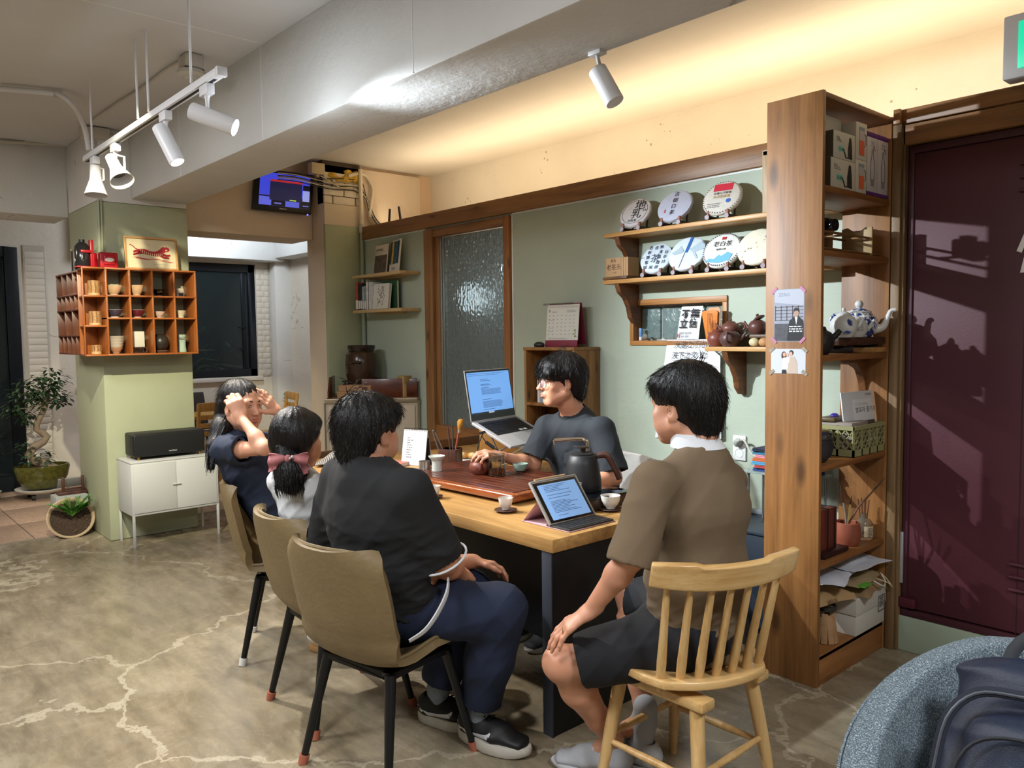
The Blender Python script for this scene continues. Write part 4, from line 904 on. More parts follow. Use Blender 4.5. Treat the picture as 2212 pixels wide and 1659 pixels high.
for z0, z1, la in ((2.092, 2.232, 'lower'), (2.233, 2.39, 'upper')):
    t = thing('pitcher_box', 'white box printed with a red tea pitcher, %s one, beside the kettle boxes' % la, 'box', (-1.69, 3.46, z0), 0, 'pitcher boxes on the top tower shelf')
    ob('carton', MB().box((TX-.16, 3.402, z0), (TX+.001, 3.505, z1)), BX, t, .002, w=1)
    jar_print(faceX(3.405, z0, TX+.001), .098, z1-z0, t)
t = thing('pitcher_box', 'white box at the back of the top tower shelf behind the kettle boxes', 'box', (-1.78, 3.3, 2.326), 0, 'pitcher boxes on the top tower shelf')
ob('carton', MB().box((-1.80, 3.215, 2.3255), (-1.66, 3.398, 2.405)), BX, t, .002, w=1)
for k, (y0, la) in enumerate(((3.512, 'nearer'), (3.618, 'farther'))):
    t = thing('bottle_box', 'tall white box with purple ends and a slim bottle print, %s one' % la, 'box', (-1.66, y0+.05, 2.092), 0, 'purple-ended bottle boxes in the tower')
    ob('carton', MB().box((TX-.11, y0, 2.108), (TX, y0+.104, 2.345)), M('#c5c2cc', .5), t, .002, w=1)
    for za, zb in ((2.3445, 2.366), (2.092, 2.1085)): ob('purple_end', MB().box((TX-.111, y0-.0005, za), (TX+.0005, y0+.1045, zb)), M('#5c2a7c', .5), t, .001, w=1)
    Mx = faceX(y0, 2.108); b = MB()
    b.tube([Mx @ Vc(p) for p in ((.035, .05, 0), (.033, .12, 0), (.045, .165, 0), (.045, .185, 0))], .0012, 5).tube([Mx @ Vc(p) for p in ((.068, .05, 0), (.07, .12, 0), (.058, .165, 0), (.058, .185, 0))], .0012, 5).tube([Mx @ Vc(p) for p in ((.045, .185, 0), (.058, .185, 0), (.062, .2, 0), (.078, .18, 0))], .0012, 5)
    ob('bottle_outline', b, M('#5a565c', .5), t, w=1); ob('metal_print', MB().box((.036, .025, .0002), (.067, .055, .001), Mx), M('#8d8a8c', .5), t, w=1)
    ob('print', lines_mb(text_mb('TEA', .02, Mx @ TR((.035, .206, .0002))), Mx, .03, .09, (.198,), .003, k), M('#8f8a92', .6), t, w=1)
    if k == 0:
        My = basis((1, 0, 0), (0, 0, 1), (TX-.108, y0-.0006, 2.108)); ob('side_print', lines_mb(MB(), My, .008, .09, [.12+.008*i for i in range(10)], .003, 7), M('#a5a0ac', .6), t, w=1)
        ob('nutrition_label', MB().box((.02, .02, 0), (.07, .028, .0006), My).box((.02, .035, 0), (.07, .043, .0006), My).box((.02, .05, 0), (.07, .058, .0006), My), M('#6f7f52', .6), t, w=1)
BAM = M('#7c5b2e', .45, 0, .12, 40)
t = thing('bamboo_rack', 'two-tier bamboo stick rack on the second tower shelf', 'rack', (-1.68, 3.42, 1.831))
for z in (.005, .075):
    for x in (-.055, .055): ob('rail', MB().cyl((x, -.30, z+.005), (x, .27-.05*(z > .05), z+.005), .0055, n=10), BAM, t)
    for y in (-.2, -.02, .14): ob('cross_stick', MB().cyl((-.055, y, z+.006), (.055, y, z+.006), .005, n=10), BAM, t)
ob('end_panel', MB().prism([(-.07, 0), (.07, 0), (.07, .13), (.045, .135), (.02, .118), (-.02, .118), (-.045, .135), (-.07, .13)], basis((1, 0, 0), (0, 0, 1), (0, .19, 0)), .012), M('#a58b62', .5, 0, .1, 20), t, .002)
ob('end_panel', MB().prism([(-.07, 0), (.07, 0), (.07, .13), (-.07, .13)], basis((1, 0, 0), (0, 0, 1), (0, -.27, 0)), .012), M('#8a6b3e', .5, 0, .1, 20), t, .002)
t = thing('cutting_board', 'brown wooden board standing behind the bamboo rack', 'board', (-1.79, 3.52, 1.831)); ob('board', MB().box((-.008, -.085, 0), (.008, .06, .165)), wood('#3f2816', '#553820', None, 2, 1.4, .5), t, .002); ob('ledge', MB().box((-.012, -.087, .155), (.02, -.03, .165)), M('#7a5a34', .5), t, .001)
t = thing('camera', 'small black camera with a strap on the bamboo rack', 'camera', (-1.70, 3.33, 1.918), math.radians(80))
ob('body', MB().box((-.05, -.02, 0), (.05, .02, .065)), M('#111214', .4), t, .008); ob('lens', MB().lathe([(.001, 0), (.026, 0), (.026, .03), (.02, .032), (.001, .025)], (.01, -.02, .032), 20, Matrix.Rotation(PI/2, 3, 'X')), M('#1b1c20', .2), t); ob('viewfinder', MB().box((-.02, -.015, .064), (.02, .015, .08)), M('#c8c9c4', .4), t, .003)
ob('strap', MB().tube([(-.05, 0, .05), (-.08, .01, .06), (-.075, .01, .01), (-.05, 0, .02)], .004, 6), M('#17181a', .7), t)
def porcelain(seed=0, dens=.52):
    m, t, b = nt('blue_porcelain'); tc = N(t, 'TexCoord')
    n = N(t, 'TexNoise', i_Scale=38+seed, i_Detail=4, i_Distortion=1.2); t.links.new(tc.outputs['Object'], n.inputs['Vector'])
    r = ramp(t, [(dens-.02, '#d9dce0'), (dens+.015, '#2b3f80')]); t.links.new(n.outputs[0], r.inputs[0]); t.links.new(r.outputs[0], b.inputs['Base Color'])
    b.inputs['Roughness'].default_value = .18; return m
WPO = M('#cfcfcd', .2); BPO = M('#27397a', .2)
t = thing('slab_tray', 'dark driftwood slab tray carrying the porcelain teapots in the tower', 'tray', (-1.68, 3.52, 1.398))
ob('slab', MB().prism([(-.07, -.17), (.05, -.18), (.075, -.05), (.068, .12), (.09, .195), (-.06, .19), (-.08, 0)], TR((0, 0, .034)), .036), wood('#2c1c12', '#4d3221', '#3a2417', 1, 1.6, .35), t, .008)
for y in (-.14, .1): ob('foot', MB().cyl((-.05, y, .017), (.07, y+.05, .017), .017, n=10), M('#1c1411', .5), t)
zt = 1.398+.070
tp = teapot('large blue-and-white porcelain teapot with a long white spout, in the tower', (-1.665, 3.60, zt), math.radians(25), .082, porcelain(0, .5), .70, handle=None, spout=False, lid_c=porcelain(4, .5), deco=None)
ob('spout', MB().tube([(.06, 0, .035), (.10, 0, .045), (.118, 0, .085), (.13, 0, .115), (.15, 0, .12)], [.024, .017, .011, .009, .009], 14), WPO, tp); ob('knob', MB().ell((0, 0, .148), (.019, .019, .019)).cyl((0, 0, .12), (0, 0, .14), .012), WPO, tp); ob('rim_band', MB().lathe([(.052, .108), (.055, .113), (.050, .118)], (0, 0, 0), 28), WPO, tp)
ob('handle', MB().tube([(-.05, 0, .10), (-.10, 0, .105), (-.118, 0, .075), (-.105, 0, .045), (-.075, 0, .035)], .007, 10), porcelain(6, .5), tp)
tp = teapot('white porcelain teapot with a pierced panel, between the two others in the tower', (-1.62, 3.475, zt), math.radians(35), .050, '#c9cac8', .82, handle=None, lid_c=WPO)
b = MB()
for r in range(5):
    for c in range(5): b.ell((.02+.0*c, -.049+.001*abs(c-2), .028+r*.007), (.0015, .0015, .0015)); b.v = b.v
    for c in range(5): a = math.radians(-90+(c-2)*8); b.ell((.0495*math.cos(a), .0495*math.sin(a), .028+r*.007), (.0018, .0018, .0018), None, 6, 4)
ob('pierced_dots', b, M('#5f6470', .5), tp, kind='stuff'); ob('handle', MB().tube([(-.03, 0, .07), (-.035, 0, .10), (0, 0, .115), (.03, 0, .10), (.03, 0, .075)], .0045, 8), WPO, tp)
def lotus(t, R, H):
    b = MB()
    for k in range(7):
        a = math.radians(-150+k*20); Mp = Matrix.Translation((R*.05, -R*.985, H*.62)) @ basis((1, 0, 0), (0, .12, 1)) @ rotz(a+PI/2+.4); b.prism([(0, 0), (.009, .004), (.022, 0), (.009, -.004)], Mp, .001)
    b.prism([(-.02, -.02), (.005, -.026), (.02, -.018), (.0, -.012)], Matrix.Translation((0, -R*1.0, H*.42)) @ basis((1, 0, 0), (0, 0, 1)), .001); ob('lotus_print', b, BPO, t)
teapot('round white porcelain teapot with a blue lotus and gold lid rim, in the tower', (-1.63, 3.38, zt), math.radians(40), .058, '#c9cac8', .85, handle=None, spout=True, lid_c=WPO, deco=lotus)
t = thing('iron_teapot', 'black cast iron teapot half hidden behind the tower front panel', 'teapot', (-1.66, 3.215, 1.398), 0)
ob('body', MB().lathe([(.001, 0), (.04, 0), (.062, .03), (.066, .06), (.052, .092), (.03, .105), (.001, .105)], (0, 0, 0), 24), M('#1a1a1c', .45, 0, 0, 8, .4, 120), t); ob('lid', MB().lathe([(.034, .104), (.03, .116), (.012, .122), (.01, .13), (.014, .14), (.001, .145)], (0, 0, 0), 20), M('#1a1a1c', .45), t)
ob('spout', MB().tube([(.02, .05, .06), (.04, .075, .08), (.05, .09, .10)], [.018, .013, .011], 10), M('#1a1a1c', .45), t)
CRT = M('#8f8d62', .5)
t = thing('plastic_crate', 'sage green openwork plastic crate on the fourth tower shelf', 'crate', (-1.70, 3.58, .939))
cx0, cx1, cy0, cy1, cz0, cz1 = -1.815, -1.60, 3.425, 3.732, .941, 1.075
ob('floor_panel', MB().box((cx0, cy0, cz0), (cx1, cy1, cz0+.006)), CRT, t, w=1)
def lattice(P, Q, n):
    """one crate side between plan points: rails, mullions and crossing ribs"""
    b = MB(); d = (Q-P); L = d.length; u = d.normalized(); Mx = basis((u.x, u.y, 0), (0, 0, 1), (P.x, P.y, cz0)); H = cz1-cz0
    b.box((0, 0, -.004), (L, .03, .004), Mx).box((0, H-.018, -.006), (L, H, .006), Mx)
    for k in range(n+1): x = L*k/n; b.box((max(0, x-.005), 0, -.004), (min(L, x+.005), H, .004), Mx)
    for k in range(n):
        xa, xb = L*k/n, L*(k+1)/n; za, zb = .03, H-.018; w = .005
        for (p, q) in (((xa, za), (xb, zb)), ((xa, zb), (xb, za)), ((xa, (za+zb)/2), ((xa+xb)/2, zb)), (((xa+xb)/2, zb), (xb, (za+zb)/2)), ((xb, (za+zb)/2), ((xa+xb)/2, za)), (((xa+xb)/2, za), (xa, (za+zb)/2))):
            dx, dz = q[0]-p[0], q[1]-p[1]; l = math.hypot(dx, dz); nx, nz = -dz/l*w/2, dx/l*w/2
            b.prism([(p[0]+nx, p[1]+nz), (p[0]-nx, p[1]-nz), (q[0]-nx, q[1]-nz), (q[0]+nx, q[1]+nz)], Mx @ TR((0, 0, -.002)), .004)
    return b
V2 = lambda x, y: Vc((x, y))
for P, Q, n in ((V2(cx1, cy0), V2(cx1, cy1), 4), (V2(cx0, cy0), V2(cx1, cy0), 3), (V2(cx0, cy0), V2(cx0, cy1), 4), (V2(cx0, cy1), V2(cx1, cy1), 3)): ob('side_lattice', lattice(P, Q, n), CRT, t, w=1)
t = thing('brochure', 'white brochure about fermented tea standing in the green crate', 'brochure', (-1.66, 3.655, .95), 0, None, (0, 0, 0))
Mx = basis((.12, 1, 0), (-.12, .0, 1), (-1.655, 3.475, .95)); ob('sheet', MB().box((0, 0, -.003), (.25, .27, .003), Mx), M('#cfd1d3', .6), t, .001, w=1)
ob('inner_sheet', MB().box((.08, .02, .003), (.245, .235, .006), Mx), M('#d9dadb', .6), t, .001, w=1)
b = text_mb('발효차 즐기기', .028, Mx @ TR((.095, .175, .0062))); ob('title', b, INK, t, w=1); ob('subtitle', text_mb('다도와 함께하는', .016, Mx @ TR((.095, .205, .0062))), M('#b5aab0', .6), t, w=1)
ob('logo_print', text_mb('기호명차', .014, Mx @ TR((.185, .248, .0035))), M('#3f4347', .6), t, w=1); ob('photo_print', MB().box((.085, .085, .006), (.24, .135, .0066), Mx), M('#54443a', .5, 0, .7, 60), t, w=1)
t = thing('paper_box', 'small grey cardboard box lying in the green crate', 'box', (-1.66, 3.5, .95)); ob('carton', MB().box((-1.78, 3.44, .948), (-1.615, 3.60, 1.088)), M('#8d8278', .7), t, .002, w=1); ob('label', MB().box((-.001, .05, .06), (.0006, .12, .09), TR((-1.614, 3.44, .98))), M('#c9ced2', .6), t, w=1)
t = thing('paper_box', 'second grey box behind, topped by a tied purple parcel, in the crate', 'box', (-1.68, 3.63, .95)); ob('carton', MB().box((-1.77, 3.608, .948), (-1.65, 3.70, 1.083)), M('#8f857c', .7), t, .002, w=1)
t = thing('parcel', 'gold-edged purple parcel resting on the boxes in the crate', 'parcel', (-1.72, 3.50, 1.0885)); ob('wrapper', MB().box((-.05, -.07, 0), (.03, .08, .018)), M('#5a4a30', .5), t, .005); ob('purple_knot', MB().ell((-.005, .0, .022), (.018, .022, .012)), M('#3a2a8c', .4), t)
def pot(label, loc, R, H, c, rimc, name='bowl'):
    t = thing(name, label, 'bowl', loc); ob('body', MB().lathe([(.001, 0), (R*.55, 0), (R*.85, H*.25), (R, H*.6), (R*.92, H*.92), (R*.96, H), (R*.9, H), (R*.85, H*.9), (R*.9, H*.6), (R*.5, H*.1), (.001, H*.08)], (0, 0, 0), 28), c, t); ob('rim', MB().lathe([(R*.90, H*.93), (R*.99, H*.98), (R*.97, H*1.03), (R*.89, H*1.0)], (0, 0, 0), 28, None, True), rimc, t); return t
pot('dark grey stoneware bowl at the front of the fourth tower shelf', (-1.665, 3.215, .939), .072, .105, M('#2c2a2c', .5, 0, .1, 30), M('#35332f', .5))
pot('dark blue glazed bowl with an ochre rim between stoneware bowl and crate', (-1.745, 3.345, .939), .065, .12, M('#2f3850', .3, 0, .3, 40), M('#8a7440', .4))
t = thing('block_puzzle', 'tall dark wooden block tied with black bands on a base', 'ornament', (-1.67, 3.30, .523)); WB = wood('#4a1f17', '#6b3023', None, 2, 1.6, .45)
ob('base', MB().box((-.07, -.10, 0), (.06, .12, .022)), M('#2d1714', .45), t, .006); ob('plank', MB().box((-.045, -.06, .022), (-.012, .075, .19)), WB, t, .002); ob('plank', MB().box((-.011, -.06, .022), (.024, .075, .20)), WB, t, .002); ob('band', MB().box((-.047, -.012, .022), (.026, -.004, .202)).box((-.047, .05, .022), (.026, .058, .202)), M('#141213', .6), t)
t = thing('brush_pot', 'reddish stone pot holding brushes and pens on the fifth shelf', 'pot', (-1.67, 3.52, .523)); PTM = M('#8a4b37', .5, 0, .12, 25)
ob('pot', MB().lathe([(.001, 0), (.048, 0), (.058, .02), (.062, .06), (.056, .10), (.05, .104), (.046, .10), (.05, .05), (.001, .03)], (0, 0, 0), 26), PTM, t)
for k, (dx, dy, h, c, la) in enumerate([(.10, .16, .26, '#5d3a26', 'long brown brush leaning out of the stone pot'), (-.02, -.03, .22, '#2a2a2e', 'black pen standing in the stone pot'), (-.035, .0, .24, '#a03a34', 'red pen standing in the stone pot'), (.0, -.05, .20, '#8f8a80', 'grey pen standing in the stone pot'), (.03, -.02, .19, '#c8b56a', 'yellow pencil standing in the stone pot')]):
    p = thing('pen' if k else 'brush', la, 'pen', (-1.67, 3.52, .56), 0, 'pens in the stone pot' if k else None); L = h
    ob('shaft', MB().tube([(-dx*.15, -dy*.15, 0), (dx*.3, dy*.3, L*.5), (dx*.72, dy*.72, L*.8)], .0042, 8), M(c, .45), p); ob('tip', MB().tube([(dx*.72, dy*.72, L*.8), (dx, dy, L)], [.0042, .0015], 8), M('#3a2b20', .6), p)
t = thing('reed_diffuser', 'glass reed diffuser with a paper label on the fifth tower shelf', 'diffuser', (-1.66, 3.67, .523))
ob('glass_bottle', MB().lathe([(.001, .001), (.036, 0), (.04, .01), (.04, .075), (.03, .09), (.015, .098), (.015, .118), (.018, .12), (.013, .12), (.013, .1), (.028, .088), (.037, .072), (.037, .01), (.001, .006)], (0, 0, 0), 24), M('#d8cdb8', .05, 0, trans=.9), t)
ob('label', MB().sheet(lambda u, v: (.0408*math.cos(-1.1+u*1.6), .0408*math.sin(-1.1+u*1.6), .015+.05*v), 10, 2), M('#cfbfa0', .6), t)
b = MB()
for k in range(6): b.box((.0412, -.026+.0, .02+k*.007), (.0416, .012-.004*(k % 3), .0225+k*.007), rotz(-.15))
ob('label_print', b, M('#4a4038', .6), t)
for k in range(5): ob('reed', MB().cyl(((k-2)*.003, 0, .02), ((k-2)*.012, .01*(k % 3-1), .185+.006*(k % 2)), .0022, n=6), M('#4d2a1c', .6), t)
t = thing('shoe_box', 'large off-white lidded box with a square stamp on the bottom tower shelf', 'box', (-1.7, 3.6, .132)); GBX = M('#bcb8ae', .6, 0, .02, 10)
ob('carton', MB().box((-1.80, 3.44, .132), (-1.585, 3.733, .225)), GBX, t, .002, w=1); ob('lid', MB().box((-1.805, 3.434, .226), (-1.58, 3.734, .305)), GBX, t, .002, w=1)
Mx = faceX(3.655, .195, -1.58); ob('stamp', text_mb('茶', .055, Mx @ TR((.006, .022, 0))).prism([(0, 0), (.066, 0), (.066, .004), (0, .004)], Mx, .0006).prism([(0, .07), (.066, .07), (.066, .074), (0, .074)], Mx, .0006).prism([(0, 0), (.004, 0), (.004, .074), (0, .074)], Mx, .0006).prism([(.062, 0), (.066, 0), (.066, .074), (.062, .074)], Mx, .0006), M('#4b4846', .6), t, w=1)
def crumple(name, label, cat, loc, rz, w, d, h, c, seed, group=None, pitch=0):
    t = thing(name, label, cat, loc, rz, group); rr = random.Random(seed); ph = [rr.uniform(0, 6) for _ in range(6)]
    def fn(u, v):
        x, y = (u-.5)*w, (v-.5)*d; z = h*.5+.008*math.sin(9*u+ph[0])*math.sin(7*v+ph[1])+.006*abs(math.sin(14*(u+v)+ph[2]))+pitch*(u-.3); e = 1-.9*max(abs(2*u-1), abs(2*v-1))**6
        return (x+.006*math.sin(8*v+ph[3]), y+.006*math.sin(9*u+ph[4]), max(.002, z*e+pitch*(u-.3)*(1-e)))
    ob('paper', MB().sheet(fn, 18, 18, .002), M(c, .75, 0, .04, 20), t, 0, 30); return t
t = crumple('paper_bag', 'folded brown kraft paper bag with rope handles on the white box', 'paper bag', (-1.675, 3.60, .307), math.radians(10), .22, .30, .075, '#8d7251', 1, 'folded paper bags in the tower')
ob('rope_handle', MB().tube([(.09, .02, .05), (.14, .05, .03), (.15, .09, .0), (.12, .11, .03), (.09, .12, .05)], .0028, 6), M('#cbb995', .7), t)
ob('white_handle', MB().tube([(.10, -.04, .055), (.125, -.02, .035), (.13, .03, .02), (.12, .08, .03), (.10, .09, .055)], .0035, 6), M('#d8d4cc', .6), t)
t = crumple('paper_bag', 'crumpled tan shop bag with print, front of the pile in the tower', 'paper bag', (-1.70, 3.30, .305), math.radians(-12), .21, .27, .09, '#a4855c', 2, 'folded paper bags in the tower', .02)
ob('print', text_mb('VEGE', .028, basis((0, 1, 0), (-.3, 0, 1), (.112, -.06, .02))), M('#5a4630', .6), t)
t = crumple('paper_bag', 'second kraft bag with a green card between bags and envelopes', 'paper bag', (-1.68, 3.56, .358), math.radians(4), .21, .27, .05, '#95805f', 3, 'folded paper bags in the tower')
ob('green_card', MB().box((.06, -.13, .004), (.125, -.05, .010)), M('#5fa83a', .5), t)
crumple('envelope', 'large white envelope, the lower of the two in the tower', 'envelope', (-1.70, 3.38, .408), math.radians(14), .23, .36, .03, '#c8ccd6', 4, 'white envelopes in the tower', .01)
e2 = crumple('envelope', 'large white envelope, uppermost of the pile in the tower', 'envelope', (-1.665, 3.57, .432), math.radians(-6), .20, .30, .045, '#cfd3dc', 5, 'white envelopes in the tower', -.055)
t = thing('firewood_bundle', 'bundle of pale split wood sticks with a dark round cap at the tower foot', 'wood bundle', (-1.655, 3.305, .132))
rr = random.Random(8)
for k in range(10):
    a = 2*PI*k/10; x, y = .042*math.cos(a), .042*math.sin(a)
    ob('stick', MB().box((-.010, -.013, 0), (.010, .013, .135+rr.uniform(-.03, .01)), TR((x, y, 0)) @ Matrix.Rotation(.13*math.sin(a), 4, 'X') @ Matrix.Rotation(-.16*math.cos(a), 4, 'Y') @ rotz(a)), M('#a5805a', .7, 0, .15, 30), t, .002)
ob('round_cap', MB().lathe([(.001, 0), (.04, 0), (.044, .004), (.044, .022), (.036, .024), (.034, .012), (.001, .010)], (0, 0, .14), 24), M('#2f2b29', .5), t); ob('pale_lid', MB().lathe([(.001, .012), (.033, .012), (.03, .016), (.001, .016)], (0, 0, .14), 20), M('#b5b5b0', .4), t)
def frontY(x, z, y=3.0994): return basis((1, 0, 0), (0, 0, 1), (x, y, z))
t = thing('poster', 'small grey-blue poster of a person in a dark suit taped to the tower', 'poster', (-1.73, 3.0995, 1.455)); Mx = frontY(-1.799, 1.455)
ob('sheet', MB().box((0, 0, -.001), (.137, .22, 0), Mx), M('#8d93a3', .6), t, w=1)
ob('ceiling_print', MB().prism([(.002, .165), (.135, .15), (.135, .218), (.002, .218)], Mx, .0004), M('#a9aebb', .6), t, w=1)
b = MB()
for r in range(5):
    b.box((.004, .088+r*.014, .0004), (.133, .0905+r*.014, .0008), Mx)
for c in range(5): b.box((.005+c*.026, .088, .0004), (.008+c*.026, .15, .0008), Mx)
ob('shelf_print', b, M('#564a46', .6), t, w=1); ob('shop_print', MB().box((.002, .003, .0002), (.135, .075, .0006), Mx), M('#46464c', .6, 0, .4, 60), t, w=1)
ob('suit_print', MB().prism([(.06, .003), (.135, .003), (.133, .085), (.115, .103), (.09, .103), (.07, .085)], Mx, .0012), M('#17181c', .6), t, w=1)
ob('shirt_print', MB().prism([(.095, .103), (.108, .103), (.102, .07)], Mx, .0016), M('#d2d4d8', .6), t, w=1); ob('face_print', MB().prism([(.102+.011*math.cos(a), .118+.015*math.sin(a)) for a in [2*PI*i/14 for i in range(14)]], Mx, .0016), M('#a98a7a', .6), t, w=1); ob('hair_print', MB().prism([(.089, .12), (.092, .137), (.102, .142), (.112, .137), (.115, .12), (.109, .128), (.096, .128)], Mx, .002), INK, t, w=1)
ob('title_print', text_mb('ZERO', .02, Mx @ TR((.02, .19, .0006))), M('#7f8696', .6), t, w=1); ob('caption_print', lines_mb(MB(), Mx @ TR((0, 0, .0012)), .07, .13, (.04, .05, .06), .005, 3, .1), M('#c9c9cc', .6), t, w=1)
for k, (x, z, a) in enumerate(((0, .215, .8), (.13, .216, -.8), (0, .005, -.8), (.13, .005, .8))): ob('pink_tape', MB().box((-.016, -.006, .001), (.016, .006, .0016), Mx @ TR((x, z, 0)) @ rotz(a)), M('#b0708c', .5), t, w=1)
t = thing('photo_print', 'white photo of a couple holding a baby taped below the poster', 'photo', (-1.735, 3.0995, 1.32)); Mx = frontY(-1.812, 1.32)
ob('sheet', MB().box((0, 0, -.001), (.158, .104, 0), Mx), M('#bcc0cb', .5), t, w=1)
def blob(cx, cz, rx, rz, c, nm, d=.0006): ob(nm, MB().prism([(cx+rx*math.cos(a), cz+rz*math.sin(a)) for a in [2*PI*i/14 for i in range(14)]], Mx, d), M(c, .6), t, w=1)
blob(.060, .075, .012, .018, '#3a2622', 'hair_print', .0005); blob(.062, .08, .007, .009, '#c99f88', 'face_print', .0009)
ob('blouse_print', MB().prism([(.048, .0), (.075, 0), (.082, .05), (.07, .068), (.055, .066)], Mx, .0007), M('#d6cfc8', .6), t, w=1); ob('skirt_print', MB().prism([(.05, 0), (.074, 0), (.072, .016), (.052, .016)], Mx, .001), INK, t, w=1)
ob('coat_print', MB().prism([(.078, 0), (.122, 0), (.12, .05), (.108, .072), (.09, .072), (.08, .05)], Mx, .0008), M('#b7a596', .6), t, w=1); blob(.094, .088, .010, .011, '#221d1c', 'hair_print', .0008); blob(.092, .083, .007, .009, '#c99f88', 'face_print', .0011); blob(.077, .078, .006, .007, '#c99f88', 'face_print', .0013); ob('baby_print', MB().prism([(.072, .045), (.086, .045), (.088, .07), (.072, .07)], Mx, .0012), M('#cfc8c2', .6), t, w=1)
for x, z in ((.004, .10), (.154, .10), (.004, .004), (.154, .004)): ob('tape', MB().box((-.014, -.007, .001), (.014, .007, .0016), Mx @ TR((x, z, 0)) @ rotz(.7 if x < .1 else -.7)), M('#8d8674', .5, 0, .3, 80), t, w=1)
t = thing('exit_sign', 'green-lit exit sign box on the door header at the top right', 'exit sign', (-.85, 3.72, 2.492))
ob('housing', MB().box((-1.125, 3.66, 2.494), (-.62, 3.75, 2.745)), M('#a59f9b', .45), t, .008, w=1); ob('lit_panel', MB().box((-1.07, 3.654, 2.528), (-.66, 3.661, 2.712)), M('#12b78a', .4, emit=1.0), t, .003, w=1)
ob('runner_symbol', MB().prism([(.08, .03), (.10, .03), (.13, .08), (.15, .05), (.19, .05), (.19, .065), (.16, .065), (.145, .10), (.16, .12), (.14, .14), (.10, .13), (.08, .10), (.09, .09), (.11, .11), (.115, .08)], basis((1, 0, 0), (0, 0, 1), (-1.0, 3.653, 2.535)), .001), M('#eef6f2', .4, emit=1.2), t, w=1)
# ================================================================= on the tea table
TT = .75
TRW = wood('#3d1a10', '#5b2a19', '#6d3520', 0, 1.5, .28, knots=False, coat=.4)
TRE = wood('#6b3114', '#8f4a20', '#a3592a', 0, 1.2, .22, knots=False, coat=.7)
t = thing('tea_tray', 'large dark red wooden tea tray with a glossy rounded edge on the table', 'tea tray', (-3.02, 2.53, TT), math.radians(2.5))
ob('base', MB().box((-.40, -.22, 0), (.40, .24, .014)), DKW, t, .004)
ob('rim', MB().box((-.45, -.275, .012), (.445, .265, .050)), TRE, t, .016, seg=4)
b0 = None
for k in range(11):
    y0 = -.245+k*.0445
    ob('slat', MB().box((-.42, y0, .046), (.415, y0+.0425, .0535)), TRW, t, .0015)
ZT = TT+.0545
RC = CLAY('#6f3a2c')
tp = teapot('low red clay teapot with its lid ajar on the tea tray', (-3.06, 2.50, ZT), math.radians(-35), .058, RC, .62, lid=False, handle='side', spout=True)
ob('lid', MB().lathe([(.001, 0), (.036, 0), (.038, .005), (.024, .011), (.008, .014), (.007, .022), (.011, .028), (.001, .031)], (.004, .0, .070), 22, Matrix.Rotation(-.62, 3, 'Y')), RC, tp, 0, 60)
def glass(c='#e6e2da'): return M(c, .03, 0, trans=1, spec=.6)
t = thing('glass_pitcher', 'clear glass pitcher half full of amber tea on the tea tray', 'pitcher', (-2.965, 2.525, ZT))
ob('glass', MB().lathe([(.001, 0), (.040, 0), (.0435, .005), (.0425, .06), (.0405, .10), (.0425, .112), (.041, .113), (.0385, .10), (.0405, .06), (.0415, .007), (.001, .004)], (0, 0, 0), 32), glass(), t, 0, 60)
ob('filter_ring', MB().lathe([(.0372, .072), (.0384, .105), (.0362, .105), (.035, .072)], (0, 0, 0), 28), M('#9a8672', .5, 0, alpha=.55), t)
ob('tea', MB().lathe([(.001, .0045), (.0395, .0065), (.0395, .034), (.001, .034)], (0, 0, 0), 28), M('#d06a22', .03, 0, trans=.92), t)
t = thing('tea_bowl', 'small celadon tea bowl with a dark unglazed foot on the tray', 'bowl', (-2.945, 2.665, ZT))
ob('bowl', MB().lathe([(.026, .012), (.036, .03), (.0395, .045), (.0375, .0455), (.034, .03), (.02, .014), (.001, .012)], (0, 0, 0), 28), M('#8ea79a', .25, 0, .1, 30), t, 0, 60); ob('foot', MB().lathe([(.001, 0), (.020, 0), (.020, .006), (.026, .013), (.001, .013)], (0, 0, 0), 24), M('#3b2620', .5), t); ob('tea', MB().lathe([(.001, .032), (.034, .032)], (0, 0, 0), 24), M('#7d4a22', .08), t)
t = thing('steel_cup', 'small brushed steel cup at the left corner of the tea tray', 'cup', (-3.38, 2.385, ZT)); ob('cup', MB().lathe([(.001, 0), (.029, 0), (.0295, .042), (.028, .042), (.027, .003), (.001, .003)], (0, 0, 0), 28), M('#b5b4ae', .28, .9), t, 0, 50)
t = thing('tea_strainer', 'white porcelain tea strainer cup on the tea tray', 'strainer', (-3.285, 2.395, ZT))
PORC = M('#cdd5cf', .25)
ob('stand', MB().lathe([(.001, 0), (.026, 0), (.027, .004), (.024, .045), (.026, .052), (.023, .052), (.02, .03), (.001, .01)], (0, 0, 0), 28), PORC, t, 0, 60); ob('funnel', MB().lathe([(.024, .052), (.032, .062), (.0415, .072), (.043, .078), (.041, .079), (.034, .070), (.02, .056), (.001, .05)], (0, 0, 0), 28), PORC, t, 0, 60)
WC = M('#d6d4ce', .22)
